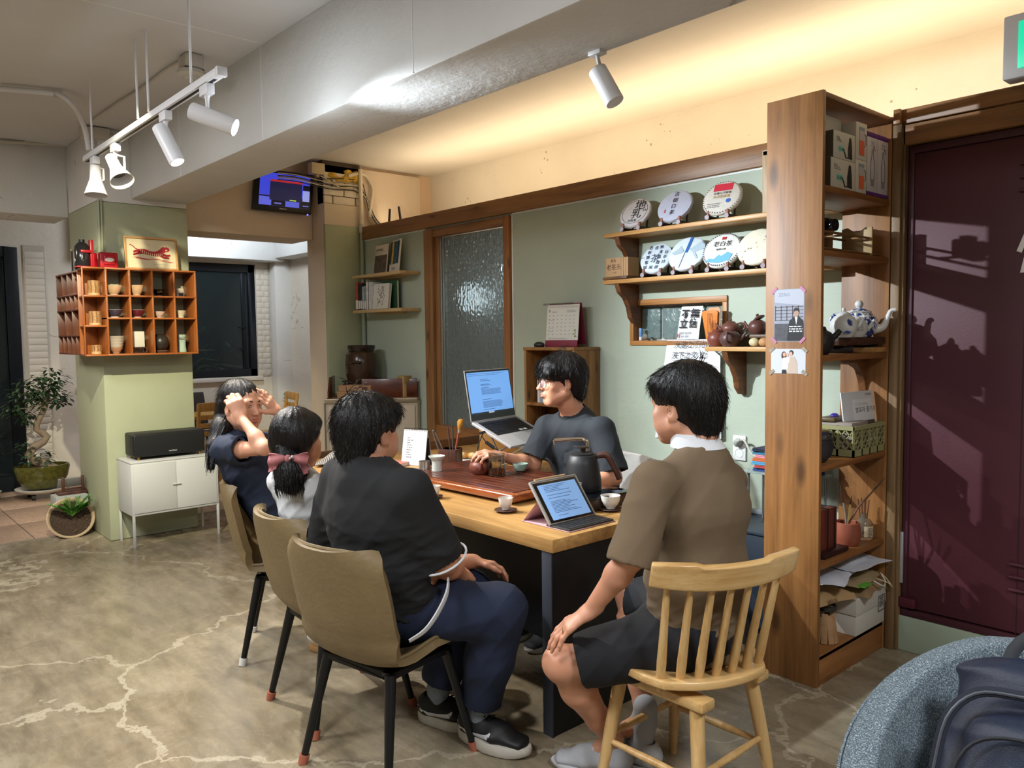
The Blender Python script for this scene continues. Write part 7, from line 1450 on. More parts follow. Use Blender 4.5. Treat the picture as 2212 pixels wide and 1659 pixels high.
        me = bpy.data.meshes.new(name); me.vertices.add(nv); me.vertices.foreach_set('co', P.astype(np.float32).ravel()); me.loops.add(len(F)*4); me.loops.foreach_set('vertex_index', F.astype(np.int32).ravel())
        me.polygons.add(len(F)); me.polygons.foreach_set('loop_start', np.arange(0, len(F)*4, 4, dtype=np.int32)); me.polygons.foreach_set('use_smooth', np.ones(len(F), bool)); me.materials.append(mat); me.update(); me.validate()
        ob_ = bpy.data.objects.new(name, me); COL.objects.link(ob_)
        if parent is not None: ob_.parent = parent
        return ob_
_rs = np.random.RandomState(3); _K = _rs.normal(size=(3, 14)).astype(np.float32); _PH = _rs.uniform(0, 6.28, 14).astype(np.float32)
def folds(amp, scale=9, stretch=(1, 1, 1), off=0, lo=None):
    """cloth creases: ridged sums of slanted waves"""
    st = V3(stretch)
    def f(P):
        q = (P*st) @ _K*scale+_PH+off; w = np.sin(q[:, :7]+.9*np.sin(q[:, 7:])); r = (1-np.abs(w))**2
        return -(amp*(r.mean(1)-.33)*1.6).astype(np.float32)
    return f
def ortho(f, u):
    f = Vc(f).normalized(); u = Vc(u); r = f.cross(u).normalized(); u = r.cross(f).normalized(); return r, f, u
class Head:
    """head frame: x right, y forward, z up, unit = metres for a 0.235 m tall head"""
    def __init__(s, c, f, u=(0, 0, 1), k=1.0):
        s.c = Vc(c); s.r, s.f, s.u = ortho(f, u); s.k = k; s.R = np.array([list(s.r), list(s.f), list(s.u)]).T
    def P(s, x, y, z): return s.c+(s.r*x+s.f*y+s.u*z)*s.k
    def M(s): m = Matrix((s.r, s.f, s.u)).transposed().to_4x4(); m.translation = s.c; return m @ Matrix.Scale(s.k, 4)
    def ell(s, d, c, r, k=.015, sub=False, rot=None):
        R = s.R if rot is None else s.R @ np.array(rot.to_3x3()); d.ell(s.P(*c), [q*s.k for q in r], R, k*s.k, sub)
    def cap(s, d, a, b, r0, r1=None, k=.012, sub=False): d.cap(s.P(*a), s.P(*b), r0*s.k, None if r1 is None else r1*s.k, k*s.k, sub)
    def skull(s, d, wide=1.0, soft=0.0, nose=1.0):
        s.ell(d, (0, -.012, .035), (.076*wide, .095, .086)); s.ell(d, (0, .028, .0), (.066*wide, .062, .085), .02); s.ell(d, (0, .030, -.052), (.055*wide, .056, .058), .025)
        s.ell(d, (0, .068, -.094), (.022, .017, .017), .028)
        for q in (-1, 1):
            s.cap(d, (q*.058*wide, .0, -.055), (q*.022, .060, -.094), .020, .016, .03); s.ell(d, (q*.040*wide, .062, -.022), (.027, .022, .022), .02)
            if soft: s.ell(d, (q*.042, .045, -.055), (.032*soft, .035, .032), .02)
            s.ell(d, (q*.030, .092, .008), (.019, .012, .011), .012, True); s.ell(d, (q*.031, .0775, .006), (.0185, .010, .0105), .005)
            s.ell(d, (q*.0775*wide, -.008, -.012), (.008, .019, .031), .006, False, Matrix.Rotation(q*-.35, 4, 'Z') @ Matrix.Rotation(-.15, 4, 'X')); s.ell(d, (q*.084*wide, -.003, -.008), (.005, .010, .018), .006, True); s.ell(d, (q*.076*wide, .002, -.034), (.007, .009, .011), .006)
        s.cap(d, (-.04, .080, .026), (.04, .080, .026), .011, .011, .016); s.cap(d, (0, .088, .012), (0, .104*nose, -.024), .0065, .0105, .014); s.ell(d, (0, .106*nose, -.027), (.011, .010, .009), .008)
        for q in (-1, 1): s.ell(d, (q*.011, .098, -.030), (.0075, .009, .0065), .006); s.ell(d, (q*.006, .102, -.0365), (.0035, .005, .003), .003, True)
        s.ell(d, (0, .088, -.058), (.024, .012, .018), .012); s.ell(d, (0, .0965, -.0535), (.019, .008, .0055), .004); s.ell(d, (0, .096, -.0645), (.016, .008, .0062), .004); s.cap(d, (-.018, .1045, -.0588), (.018, .1045, -.0588), .0014, None, .002, True)
    def face(s, t, lipc='#a8605a', browc='#1d1814', side=(-1, 1), hide_eye=False):
        m = s.M()
        def put(name, mb, mat): mb.v = [tuple(m @ Vc(v)) for v in mb.v]; return ob(name, mb, mat, t, 0, 60, w=1)
        put('lips', MB().ell((0, .0985, -.0530), (.0175, .0072, .0045)).ell((0, .0985, -.0650), (.0150, .0075, .0052)), M(lipc, .45))
        for q in side:
            put('eyebrow', MB().tube([(q*.012, .0925, .026), (q*.026, .0925, .0295), (q*.038, .0860, .0290), (q*.048, .0755, .0245)], [.0022, .0034, .0030, .0012], 8, sx=.7), M(browc, .8))
            put('eye', MB().ell((q*.031, .0808, .006), (.0135, .0076, .0046), Matrix.Rotation(q*-.38, 4, 'Z')), M('#d8cfc8', .25))
            put('iris', MB().ell((q*.0305, .0862, .0062), (.0052, .0026, .0047), Matrix.Rotation(q*-.2, 4, 'Z')), M('#17100d', .12))
            put('eyelash', MB().tube([(q*.0175, .0868, .0060), (q*.024, .0888, .0108), (q*.033, .0876, .0115), (q*.041, .0820, .0090), (q*.0455, .0770, .0060)], [.0008, .0014, .0015, .0014, .0008], 6), M('#15100e', .7))
def hand(d, wrist, fwd, up, side, curl=(.5, .5, .5, .5), spread=.10, thumb=(.75, .35), s=1.0, k=.006, curl2=None):
    """palm and five separate fingers; fwd wrist->knuckles, up = back of the hand, side +1: thumb on the right when seen from the back"""
    f = Vc(fwd).normalized(); u = Vc(up); u = (u-f*u.dot(f)).normalized(); r = f.cross(u).normalized()*side
    w = Vc(wrist); L = [.078, .086, .080, .063]; X = [.030, .010, -.010, -.028]; Rr = [.0082, .0086, .0082, .0072]
    d.ecap(w+f*.012*s, w+f*.072*s, r, .027*s, .036*s, .016*s, .0135*s, .012); d.ecap(w-f*.02*s, w+f*.015*s, r, .026*s, .026*s, .0195*s, .017*s, .012)
    tips = []
    for i in range(4):
        b = w+(f*(.078 if i in (1, 2) else .073)+r*X[i])*s; a = curl[i]; dr = (f+r*(X[i]*spread*22)).normalized(); ps = [b-f*.012*s, b]; q = b; tot = 0
        for j, l in enumerate((.48, .30, .22)):
            tot += a*(1.0, 1.15, .75)[j]; v = dr*math.cos(tot)-u*math.sin(tot); q = q+v*L[i]*l*s; ps.append(q)
        rr_ = [Rr[i]*1.02*s, Rr[i]*1.06*s, Rr[i]*.98*s, Rr[i]*.88*s, Rr[i]*.68*s]; d.chain(ps, rr_, k); tips.append(q)
    tb = w+(f*.018+r*.022-u*.004)*s; a, c = thumb; t1 = tb+(f*math.cos(a)+r*math.sin(a)-u*.25)*.040*s; t2 = t1+(f*math.cos(a-c)+r*math.sin(a-c)-u*.35).normalized()*.032*s; t3 = t2+(f*math.cos(a-1.6*c)+r*math.sin(a-1.6*c)-u*.35).normalized()*.024*s
    d.chain([tb, t1, t2, t3], [.0145*s, .0112*s, .0095*s, .0072*s], .009); return tips
def fluff(o, H, t, mat, n=900, L=.034, lift=.0045, r=.0011, seed=1, crown=(0, -.035, .10)):
    """short loose strands combed away from the crown over a hair mesh"""
    rr = random.Random(seed); me = o.data; mb = MB(); c = H.P(*crown); MWt = MW(t)
    for _ in range(n):
        v = me.vertices[rr.randrange(len(me.vertices))]; q = MWt @ v.co; nn = v.normal.copy(); d = (q-c)*.5+Vc((0, 0, -.05)); d = (d-nn*d.dot(nn))
        e = (q-H.c)/H.k; ex, ey, ez = e.dot(H.r), e.dot(H.f), e.dot(H.u)
        if d.length < 1e-4 or (abs(ex) > .05 and ez < .035 and ey > -.055): continue
        d = d.normalized()+Vc((rr.uniform(-.25, .25), rr.uniform(-.25, .25), rr.uniform(-.1, .1))); l = L*rr.uniform(.6, 1.3)
        mb.tube([q-nn*.002, q+d*l*.5+nn*lift*rr.uniform(.2, .8), q+d*l+nn*lift*rr.uniform(-.6, 1.1)], [r, r, r*.2], 3, False)
    return ob('hair_strands', mb, mat, t, 0, 0, w=1, kind='stuff')
def skin_mat(c):
    m, t, b = nt('skin'); tc = N(t, 'TexCoord'); n = N(t, 'TexNoise', i_Scale=9, i_Detail=4); t.links.new(tc.outputs['Object'], n.inputs['Vector'])
    r = ramp(t, [(.3, c), (.7, '#%02x%02x%02x' % tuple(min(255, int(int(c[i:i+2], 16)*f)) for i, f in ((1, 1.07), (3, 1.03), (5, 1.01))))]); t.links.new(n.outputs[0], r.inputs[0]); t.links.new(r.outputs[0], b.inputs['Base Color'])
    b.inputs['Roughness'].default_value = .48; b.inputs['Subsurface Weight'].default_value = .12; b.inputs['Subsurface Radius'].default_value = (.02, .008, .004); b.inputs['Subsurface Scale'].default_value = .3
    n2 = N(t, 'TexNoise', i_Scale=320, i_Detail=2); t.links.new(tc.outputs['Object'], n2.inputs['Vector']); bp = N(t, 'Bump', i_Strength=.08, i_Distance=.002); t.links.new(n2.outputs[0], bp.inputs['Height']); t.links.new(bp.outputs[0], b.inputs['Normal']); return m
def hair_mat(c='#0d0c0d', ax=2, sc=150, rough=.42):
    m, t, b = nt('hair'); tc = N(t, 'TexCoord'); mp = N(t, 'Mapping'); s_ = [sc*1.6]*3; s_[ax] = sc*.12; mp.inputs['Scale'].default_value = s_; t.links.new(tc.outputs['Object'], mp.inputs[0])
    n = N(t, 'TexNoise', i_Scale=1, i_Detail=4, i_Distortion=.5); t.links.new(mp.outputs[0], n.inputs['Vector']); r = ramp(t, [(.35, c), (.8, '#181516')]); t.links.new(n.outputs[0], r.inputs[0]); t.links.new(r.outputs[0], b.inputs['Base Color'])
    b.inputs['Roughness'].default_value = rough; b.inputs['Specular IOR Level'].default_value = .3; bp = N(t, 'Bump', i_Strength=.55, i_Distance=.006); t.links.new(n.outputs[0], bp.inputs['Height']); t.links.new(bp.outputs[0], b.inputs['Normal']); return m
def cloth_mat(c, rough=.85, var=.06, weave=700, sheen=0):
    return M(c, rough, 0, var, 12, .18, weave, sheen=sheen)
def strand_disp(H, amp=.004, freq=34, down=5.0, seed=0, crown=(0, -.03, .06)):
    """hair locks: grooves running away from the crown"""
    c = H.P(*crown); cw = V3(c); R = H.R.astype(np.float32)
    def f(P):
        q = (P-cw) @ R; a = np.arctan2(q[:, 0], q[:, 1]); z = q[:, 2]; n = np.sin(a*freq*.37+np.sin(z*38+seed)*.9+seed)*.5+np.sin(a*freq+np.sin(z*26+a*3+seed)*1.6)*.35+np.sin(a*freq*2.3+z*40)*.15
        return (amp*n).astype(np.float32)
    return f
def locks(H, t, mat, specs, seed=1):
    """separate wispy strands over the hair edge: (root, tip) pairs in head units"""
    rr = random.Random(seed); mb = MB()
    for a, b, n, sp, r in specs:
        for _ in range(n):
            j = lambda: Vc((rr.uniform(-sp, sp), rr.uniform(-sp, sp), rr.uniform(-sp, sp))); p = Vc(a)+j(); q = Vc(b)+j(); m = (p+q)/2+Vc((p.x*.12, p.y*.12, .004)); mb.tube([H.P(*p), H.P(*m), H.P(*q)], [r*.8*H.k, r*H.k, r*.15*H.k], 5)
    return ob('hair_strands', mb, mat, t, 0, 60, w=1, kind='stuff')
# ================================================================= people
SK1, SK2, SK3 = skin_mat('#c08d72'), skin_mat('#c8977c'), skin_mat('#b98568')
HAIR = hair_mat(); HAIRB = hair_mat('#0f0d0d', 2, 150, .3)
def lerp(a, b, t): return Vc(a).lerp(Vc(b), t)
def torso(d, pel, c7, latp, latc, hip, waist, chest, off=0.0, belly=0, k=.05):
    """hip/waist/chest = (half width, half depth); pel and c7 world points"""
    pel, c7 = Vc(pel), Vc(c7); ax = c7-pel
    P1 = pel+ax*.30; P2 = pel+ax*.70; P3 = pel+ax*.90
    d.ecap(pel-Vc((0, 0, .02)), P1, latp, hip[0]+off, waist[0]+off, hip[1]+off, waist[1]+off, k); lm = (Vc(latp)+Vc(latc)).normalized()
    d.ecap(P1, P2, lm, waist[0]+off, chest[0]+off, waist[1]+off, chest[1]+off, k); d.ecap(P2, P3, latc, chest[0]+off, chest[0]*.72+off, chest[1]+off, chest[1]*.66+off, k)
def arms(d, sh, el, wr, r, off=0, k=.025):
    d.chain([sh, lerp(sh, el, .45), el], [r*1.12+off, r*1.0+off, r*.80+off], k); d.chain([el, lerp(el, wr, .35), wr], [r*.82+off, r*.80+off, r*.52+off], k)
def leg(d, hp, kn, an, r, off=0, k=.03, calf=1.0):
    d.chain([hp, lerp(hp, kn, .5), kn], [r+off, r*.86+off, r*.66+off], k); c = lerp(kn, an, .3); d.chain([kn, c, lerp(kn, an, .7), an], [r*.62+off, r*.66*calf+off, r*.48+off, r*.38+off], k)
def cutdir(a, b): v = (Vc(b)-Vc(a)).normalized(); return v
def shoe(t, heel, toe, upc, solec, W=.047, H=.075, extra=None, sole_h=.028, tilt=0, name='shoe'):
    heel, toe = Vc(heel), Vc(toe); f = (toe-heel); L = f.length; f.normalize(); r = f.cross(Vc((0, 0, 1))).normalized(); u = r.cross(f)
    s = ob('shoe', MB().add([], []), upc, t) if False else None
    d = SD(); B = lambda a, z, x=0: heel+f*(L*a)+u*z+r*x
    d.ecap(B(.14, sole_h+.020), B(.55, sole_h+.018), r, W*.80, W*1.0, .024, .024, .02); d.ecap(B(.55, sole_h+.016), B(.88, sole_h+.008), r, W*1.0, W*.82, .026, .020, .02)
    d.ell(B(.13, sole_h+.035), (W*.72,)*3, None, .02); d.ecap(B(.16, sole_h+.03), B(.22, H+.012), r, W*.72, W*.66, W*.72, W*.72, .02); d.cap(B(.22, H), B(.62, sole_h+.028), W*.60, W*.62, .03)
    d.cap(B(.20, H+.002), B(.19, H+.09), W*.52, W*.60, .006, True); d.cuts.append((B(0, sole_h*.7), -u, None, None))
    up = d.mesh(name, upc, .0042, t)
    n = 26; poly = []
    for k in range(n):
        a = 2*PI*k/n; x = .5-.5*math.cos(a); w = W*(1.02*math.sin(a)*(1+.10*math.sin(PI*(x-.25)))); poly.append((x*L, w*(.86 if x < .4 else 1.0)))
    Mx = Matrix((f, r, u)).transposed().to_4x4(); Mx.translation = heel; vs = []; m2 = MB()
    for lay, (z, sc) in enumerate(((0, .94), (.005, 1.0), (sole_h*.8, 1.03), (sole_h, 1.0))):
        for (x, y) in poly: vs.append(Mx @ Vc((L/2+(x-L/2)*sc, y*sc, z+(.012*max(0, (x/L-.75)/.25)**2 if lay < 2 else .004*max(0, x/L-.7)))))
    fs = [tuple(range(n-1, -1, -1)), tuple(range(3*n, 4*n))]
    for l in range(3): fs += [(l*n+i, l*n+(i+1) % n, (l+1)*n+(i+1) % n, (l+1)*n+i) for i in range(n)]
    m2.add(vs, fs); ob('sole', m2, solec, up, 0, 50, w=1)
    if extra: extra(up, Mx, L)
    return up
def fcloth(P0, lat): pass
t = thing('person', 'seated person in a brown polo with a white collar, left hand on the knee', 'person', (-1.50, 2.06, 0))
pel = Vc((-1.475, 2.08, .555)); c7 = dp(1514, 972, 2.50); f1 = Vc((-.93, .05, 0)).normalized(); l1 = Vc((-f1.y, f1.x, 0))
sl = dp(1408, 1040, 2.35); sr = dp(1572, 1040, 2.66); el = dp(1368, 1198, 2.33); wl = dp(1276, 1318, 2.44); kl = dp(1216, 1436, 2.53); toe = at(1192, 1652, 'z', 0); d_ = Vc((.78, .48, 0)).normalized(); al = toe+d_*.212+Vc((0, 0, .12)); hl_ = pel+l1*.095+Vc((0, 0, -.015)); hr_ = pel-l1*.095+Vc((0, 0, -.015))
kr = pel-l1*.16+f1*.43+Vc((0, 0, -.03)); ar = dp(1392, 1560, 2.72); er = dp(1500, 1260, 2.85); wr_ = dp(1388, 1300, 2.88)
H1 = Head(dp(1478, 878, 2.53), (-.99, -.06, -.06), (0.05, 0, 1), 1.02)
d = SD(); torso(d, pel, c7, l1, l1, (.15, .11), (.14, .11), (.16, .105)); d.cap(sl, sr, .05, .05, .04); d.chain([c7-Vc((0, 0, .03)), lerp(c7, H1.P(0, -.03, -.07), .5), H1.P(0, -.02, -.05)], [.066, .058, .056], .03)
arms(d, sl, el, wl, .047); arms(d, sr, er, wr_, .046); leg(d, hl_, kl, al, .080, 0, .022, 1.08); leg(d, hr_, kr, ar, .08)
d.ell(kl+Vc((-.012, -.010, .010)), (.048, .048, .050), None, .03); d.cap(al, al-d_*.06-Vc((0, 0, .06)), .032, .03, .03); d.cap(ar, ar+Vc((-.06, -.02, -.04)), .034, .03, .03)
H1.skull(d, 1.02, .9)
hf = (dp(1188, 1378, 2.45)-wl).normalized(); hu = Vc((-.25, -.45, .86)); hand(d, wl, hf, hu, 1, (.20, .20, .22, .28), .10, (.50, .3), 1.14); hand(d, wr_, (-.8, -.1, -.35), (-.2, -.3, .9), -1, (.5, .5, .5, .5), .05, (.2, .2))
d.mesh('body', SK1, .0048, t)
H1.face(t, '#9a6258', side=(-1, 1))
fg = wl+hf*.098*1.08
ob('ring', MB().tube([fg+(Vc((0, 0, 1))*math.cos(a)+hf.cross(Vc((0, 0, 1))).normalized()*math.sin(a))*.0112-hf.cross(hu).normalized()*.010+Vc((0, 0, -.004)) for a in [2*PI*i/16 for i in range(17)]], .0014, 6, False), M('#d9c27a', .2, 1), t, w=1)
h = SD(); H1.ell(h, (0, -.018, .045), (.094, .114, .102)); H1.ell(h, (0, -.070, .005), (.078, .062, .078), .03); H1.ell(h, (0, -.075, -.055), (.056, .040, .050), .03); H1.ell(h, (0, .055, .070), (.078, .050, .048), .02)
H1.ell(h, (0, .125, -.035), (.12, .066, .082), .012, True); [(H1.ell(h, (q*.10, .030, -.030), (.045, .044, .050), .012, True), H1.ell(h, (q*.105, -.014, -.040), (.04, .034, .056), .012, True)) for q in (-1, 1)]; H1.ell(h, (0, -.02, -.15), (.15, .12, .062), .02, True)
h.disp = strand_disp(H1, .0020, 40); h.amp = .004; ho = h.mesh('hair', HAIR, .0038, t); fluff(ho, H1, t, HAIR, 2600, .034, .003, .0006, 1)
fd = SD(); H1.ell(fd, (0, -.030, .0), (.0795, .086, .072)); H1.ell(fd, (0, -.060, -.070), (.055, .040, .050), .02); H1.ell(fd, (0, .10, -.05), (.12, .085, .12), .01, True); H1.ell(fd, (-.09, .030, -.05), (.03, .028, .06), .01, True); H1.ell(fd, (.09, .030, -.05), (.03, .028, .06), .01, True); fd.mesh('hair_fade', hair_mat('#1d1715', 2, 260, .7), .0042, t)
locks(H1, t, HAIR, [((-.02, -.06, .13), (-.05, -.10, .165), 6, .02, .0012)], 4)
PLO = cloth_mat('#6f5e49', .88, .05)
s = SD(); torso(s, pel, c7, l1, l1, (.172, .132), (.166, .126), (.176, .120), .008); s.cap(lerp(sl, sr, .1), lerp(sl, sr, .9), .062, .062, .05); s.cap(c7-Vc((0, 0, .02)), lerp(c7, H1.P(0, -.02, -.07), .25), .078, .068, .03)
for a_, b_ in ((sl, el), (sr, er)):
    e_ = lerp(a_, b_, 1.13); v = cutdir(a_, b_); s.cap(a_, e_+v*.02, .0635, .075, .035, cut=[(e_, v)])
for a_, b_, rr_ in ((sl, el, .053), (sr, er, .053)): v = cutdir(a_, b_); s.cap(lerp(a_, b_, 1.0), lerp(a_, b_, 1.3), rr_+.002, rr_+.002, .004, True)
s.cap(lerp(c7, H1.P(0, -.02, -.05), .22), H1.P(0, -.02, -.02), .060, .07, .006, True)
fa = folds(0.0102, 8); fb = folds(0.0221, 17, (.9, .9, 1.7)); pz = pel.z
s.disp = lambda P: fa(P)+fb(P)*np.clip((pz+.20-P[:, 2])/.18, 0, 1); s.amp = .02; s.cuts.append(((0, 0, pel.z-.075), (0, 0, -1), None, None)); s.mesh('polo_shirt', PLO, .0062, t)
nk = lerp(c7, H1.P(0, -.02, -.05), .42); nu = (H1.P(0, -.02, -.05)-c7).normalized(); nr = l1; nf = nr.cross(nu)*-1
def collar(u, v):
    a = (u*2-1)*2.75; r = .070+.016*v; p = nk-nf*0+(nr*math.sin(a)-Vc((f1.x, f1.y, 0))*math.cos(a))*r*(1.0)+nu*(.020-.048*v)+Vc((f1.x, f1.y, 0))*.006; return p
ob('collar', MB().sheet(collar, 40, 6, .003), M('#d6d9de', .8), t, 0, 60, w=1)
SHO = cloth_mat('#15171d', .8, .05)
s = SD(); s.ell(pel+f1*.03, (.17, .19, .12), None, .04)
for hp, kn in ((hl_, kl), (hr_, kr)): e_ = lerp(hp, kn, .86); v = cutdir(hp, kn); s.cap(hp, e_+v*.03, .108, .088, .05, cut=[(e_, v)])
for hp, kn in ((hl_, kl), (hr_, kr)): s.cap(lerp(hp, kn, .82), lerp(hp, kn, 1.05), .062, .058, .004, True)
s.disp = folds(0.0136, 11); s.amp = .02; s.mesh('shorts', SHO, .0062, t)
GREY = M('#b3b5ba', .8, 0, .05, 30, .5, 500); GSOLE = M('#c3c4c9', .6)
def laces(up, Mx, L):
    b = MB()
    for k in range(5): x = L*(.36+.055*k); z = .108-.011*k; b.tube([Mx @ Vc((x, y, z+.010*(1-(y/.026)**2))) for y in (-.026, -.012, 0, .012, .026)], .0028, 6)
    ob('laces', b, M('#d3d5d9', .8), up, w=1)
    ob('tongue_loop', MB().tube([Mx @ Vc(p) for p in ((L*.30, -.014, .105), (L*.27, -.014, .135), (L*.26, 0, .142), (L*.27, .014, .135), (L*.30, .014, .105))], .003, 6), M('#a9abb0', .8), up, w=1)
shoe(t, toe+d_*.285, toe, GREY, GSOLE, .050, .080, laces)
hr2 = Vc((ar.x+.06, ar.y+.015, 0)); shoe(t, hr2, hr2+Vc((-.26, -.06, 0)), GREY, GSOLE, .049, .080, laces)
sk = SD(); sk.chain([ar+Vc((.004, 0, .055)), ar, Vc((hr2.x-.075, hr2.y-.017, .075)), Vc((hr2.x-.11, hr2.y-.025, .05))], [.041, .039, .040, .034], .02); sk.mesh('sock', M('#9a9da3', .9), .006, t)
t = thing('person', 'seated person in a black tee with white piping, seen from behind', 'person', (-2.37, 1.53, 0))
pel = Vc((-2.365, 1.545, .57)); c7 = dp(792, 1012, 2.71); f2 = Vc((-.06, 1, 0)).normalized(); l2 = Vc((-f2.y, f2.x, 0)); fl2 = Vc((.18, .98, 0)).normalized(); lp2 = Vc((-fl2.y, fl2.x, 0))
sl = c7+l2*.195+Vc((0, .02, -.055)); sr = c7-l2*.205+Vc((0, .03, -.060)); er = dp(958, 1212, 2.69); wr_ = dp(992, 1240, 2.86); el = dp(690, 1240, 2.98); wl = Vc((-2.33, 1.86, .64))
hl_ = pel+lp2*.10+Vc((0, 0, -.02)); hr_ = pel-lp2*.10+Vc((0, 0, -.02)); kr = dp(1082, 1318, 2.80); hv1 = at(992, 1596, 'z', .0); tv1 = at(1148, 1640, 'z', .0); dv1 = (tv1-hv1).normalized(); ar = hv1+dv1*.085+Vc((0, 0, .14)); kl = dp(1010, 1285, 3.05); hv2 = at(905, 1556, 'z', 0); dv2 = Vc((.86, .5, 0)); al = hv2+dv2*.085+Vc((0, 0, .14))
H2 = Head(dp(796, 934, 2.75), (-.24, .96, -.03), (0, -.04, 1), 1.03)
d = SD(); torso(d, pel, c7, lp2, l2, (.18, .14), (.19, .15), (.19, .125)); d.cap(sl, sr, .05, .05, .04); d.chain([c7-Vc((0, 0, .03)), H2.P(0, -.03, -.07), H2.P(0, -.01, -.04)], [.078, .066, .064], .03)
arms(d, sl, el, wl, .055); arms(d, sr, er, wr_, .055); leg(d, hl_, kl, al, .09); leg(d, hr_, kr, ar, .09); H2.skull(d, 1.08, 1.2)
hand(d, wr_, (-.35, .75, -.25), (.5, .2, .8), -1, (.35, .4, .45, .5), .06, (.5, .3)); hand(d, wl, (.45, .75, -.2), (-.3, .2, .9), 1, (.4, .4, .4, .4)); d.mesh('body', SK3, .005, t)
H2.face(t, '#9a6258')
h = SD(); H2.ell(h, (0, -.018, .042), (.099, .114, .100)); H2.ell(h, (0, -.062, .0), (.086, .066, .082), .03); H2.ell(h, (0, -.066, -.062), (.066, .046, .046), .03); H2.ell(h, (0, .06, .065), (.084, .052, .052), .02)
H2.ell(h, (0, .13, -.035), (.13, .070, .085), .012, True)
for q in (-1, 1): H2.ell(h, (q*.105, .022, -.035), (.044, .044, .050), .012, True); H2.ell(h, (q*.112, -.014, -.045), (.04, .032, .055), .012, True)
H2.ell(h, (0, -.02, -.148), (.15, .12, .060), .02, True); h.disp = strand_disp(H2, .0030, 34, seed=2); h.amp = .005; ho = h.mesh('hair', HAIR, .004, t); fluff(ho, H2, t, HAIR, 3000, .032, .0045, .0006, 2)
locks(H2, t, HAIR, [((-.085, -.03, .07), (-.112, -.02, .035), 14, .022, .0014), ((0, -.05, .135), (.0, -.085, .148), 12, .045, .0014), ((0, -.085, -.05), (0, -.098, -.085), 22, .035, .0012)], 9)
BLK = cloth_mat('#1a1b1d', .9, .05); WHP = M('#c9cbcf', .8)
s = SD(); torso(s, pel+Vc((0, -.01, 0)), c7, lp2, l2, (.205, .165), (.205, .16), (.215, .135), .010, k=.06); s.cap(lerp(sl, sr, .06), lerp(sl, sr, .94), .066, .066, .06); s.cap(c7-Vc((0, 0, .03)), lerp(c7, H2.P(0, -.02, -.06), .3), .094, .080, .04)
ends = []
for a_, b_ in ((sl, el), (sr, er)): e_ = lerp(a_, b_, .96); v = cutdir(a_, b_); s.cap(a_, e_+v*.03, .074, .086, .04, cut=[(e_, v)]); s.cap(e_-v*.03, e_+v*.06, .058, .060, .004, True); ends.append((e_, v))
s.cap(lerp(c7, H2.P(0, -.02, -.05), .20), H2.P(0, -.02, -.02), .073, .085, .006, True)
fa = folds(0.0102, 7, off=2); fb = folds(0.0204, 15, (.8, .8, 1.8), 5); s.disp = lambda P: fa(P)+fb(P)*np.clip((.95-P[:, 2])/.3, 0, 1); s.amp = .02
hemn = Vc((.35, .35, -1)).normalized(); hc = pel+Vc((.05, .05, -.06)); s.cuts.append((hc, hemn, None, None)); s.mesh('black_tee', BLK, .0066, t)
for e_, v in ends:
    a = v.cross(Vc((0, 0, 1))).normalized(); b_ = v.cross(a); ob('sleeve_piping', MB().tube([e_+(a*math.cos(q)+b_*math.sin(q))*.0865 for q in [2*PI*i/24 for i in range(25)]], .0042, 6, False), WHP, t, w=1)
pn = SD(); pn.ell(pel+Vc((0, .04, -.01)), (.20, .20, .13), None, .05)
for hp, kn, an in ((hl_, kl, al), (hr_, kr, ar)): v = cutdir(kn, an); e_ = an-v*.03; pn.cap(hp, kn, .120, .092, .05); pn.chain([kn, lerp(kn, an, .5), an+v*.03], [.092, .088, .076], .04); pn.cuts.append((e_, v, V3(e_)-.13, V3(e_)+.13))
pn.disp = folds(0.0153, 10, off=7); pn.amp = .01; pn.mesh('navy_trousers', cloth_mat('#19233b', .85, .06), .0066, t)
tape = [dp(968, 1252, 2.66), dp(965, 1282, 2.62), dp(945, 1325, 2.58), dp(918, 1362, 2.55), dp(884, 1385, 2.53)]
ob('white_side_tape', MB().tube(tape, [.015, .019, .019, .017, .013], 10, sx=.3), WHP, t, w=1)
BLS = M('#141517', .55); WSO = M('#c0bcb2', .6, 0, .08, 30)
def swoosh(up, Mx, L):
    from mathutils.bvhtree import BVHTree
    U = MW(up); bv = BVHTree.FromPolygons([U @ v.co for v in up.data.vertices], [tuple(f.vertices) for f in up.data.polygons])
    for q in (-1, 1):
        cl = [(.03, .080, .002), (.10, .066, .005), (.20, .056, .008), (.32, .054, .009), (.43, .057, .009), (.50, .064, .008), (.535, .074, .005), (.54, .080, .003)]
        b = MB(); vs = []
        for i, (x, z, w) in enumerate(cl):
            a, c = cl[max(i-1, 0)], cl[min(i+1, 7)]; d = Vc(((c[0]-a[0])*L, c[1]-a[1])).normalized()
            for s_ in (-1, 0, 1):
                h = bv.ray_cast(Mx @ Vc((x*L-d.y*w*s_, q*.2, z+d.x*w*s_)), Mx.to_3x3() @ Vc((0, -q, 0)))[0]
                vs.append((h if h else Mx @ Vc((x*L, q*.045, z)))+Mx.to_3x3() @ Vc((0, q*.0022, 0)))
        b.add(vs, [(3*i+j, 3*i+j+1, 3*i+j+4, 3*i+j+3) for i in range(7) for j in (0, 1)]); ob('side_stripe', b, WHP, up, 0, 60, w=1)
    b = MB()
    for k in range(4): x = L*(.40+.06*k); z = .117-.010*k; b.tube([Mx @ Vc((x, y, z+.008*(1-(y/.024)**2))) for y in (-.024, 0, .024)], .003, 6)
    ob('laces', b, M('#1d1e20', .8), up, w=1)
    ob('toe_cap', MB().ell(Mx @ Vc((L*.86, 0, .042)), (.028, .030, .014), Mx), M('#1b1c1f', .7), up, w=1)
shoe(t, hv1+Vc((0, 0, .010)), hv1+dv1*.30+Vc((0, 0, .0)), BLS, WSO, .053, .085, swoosh, .042)
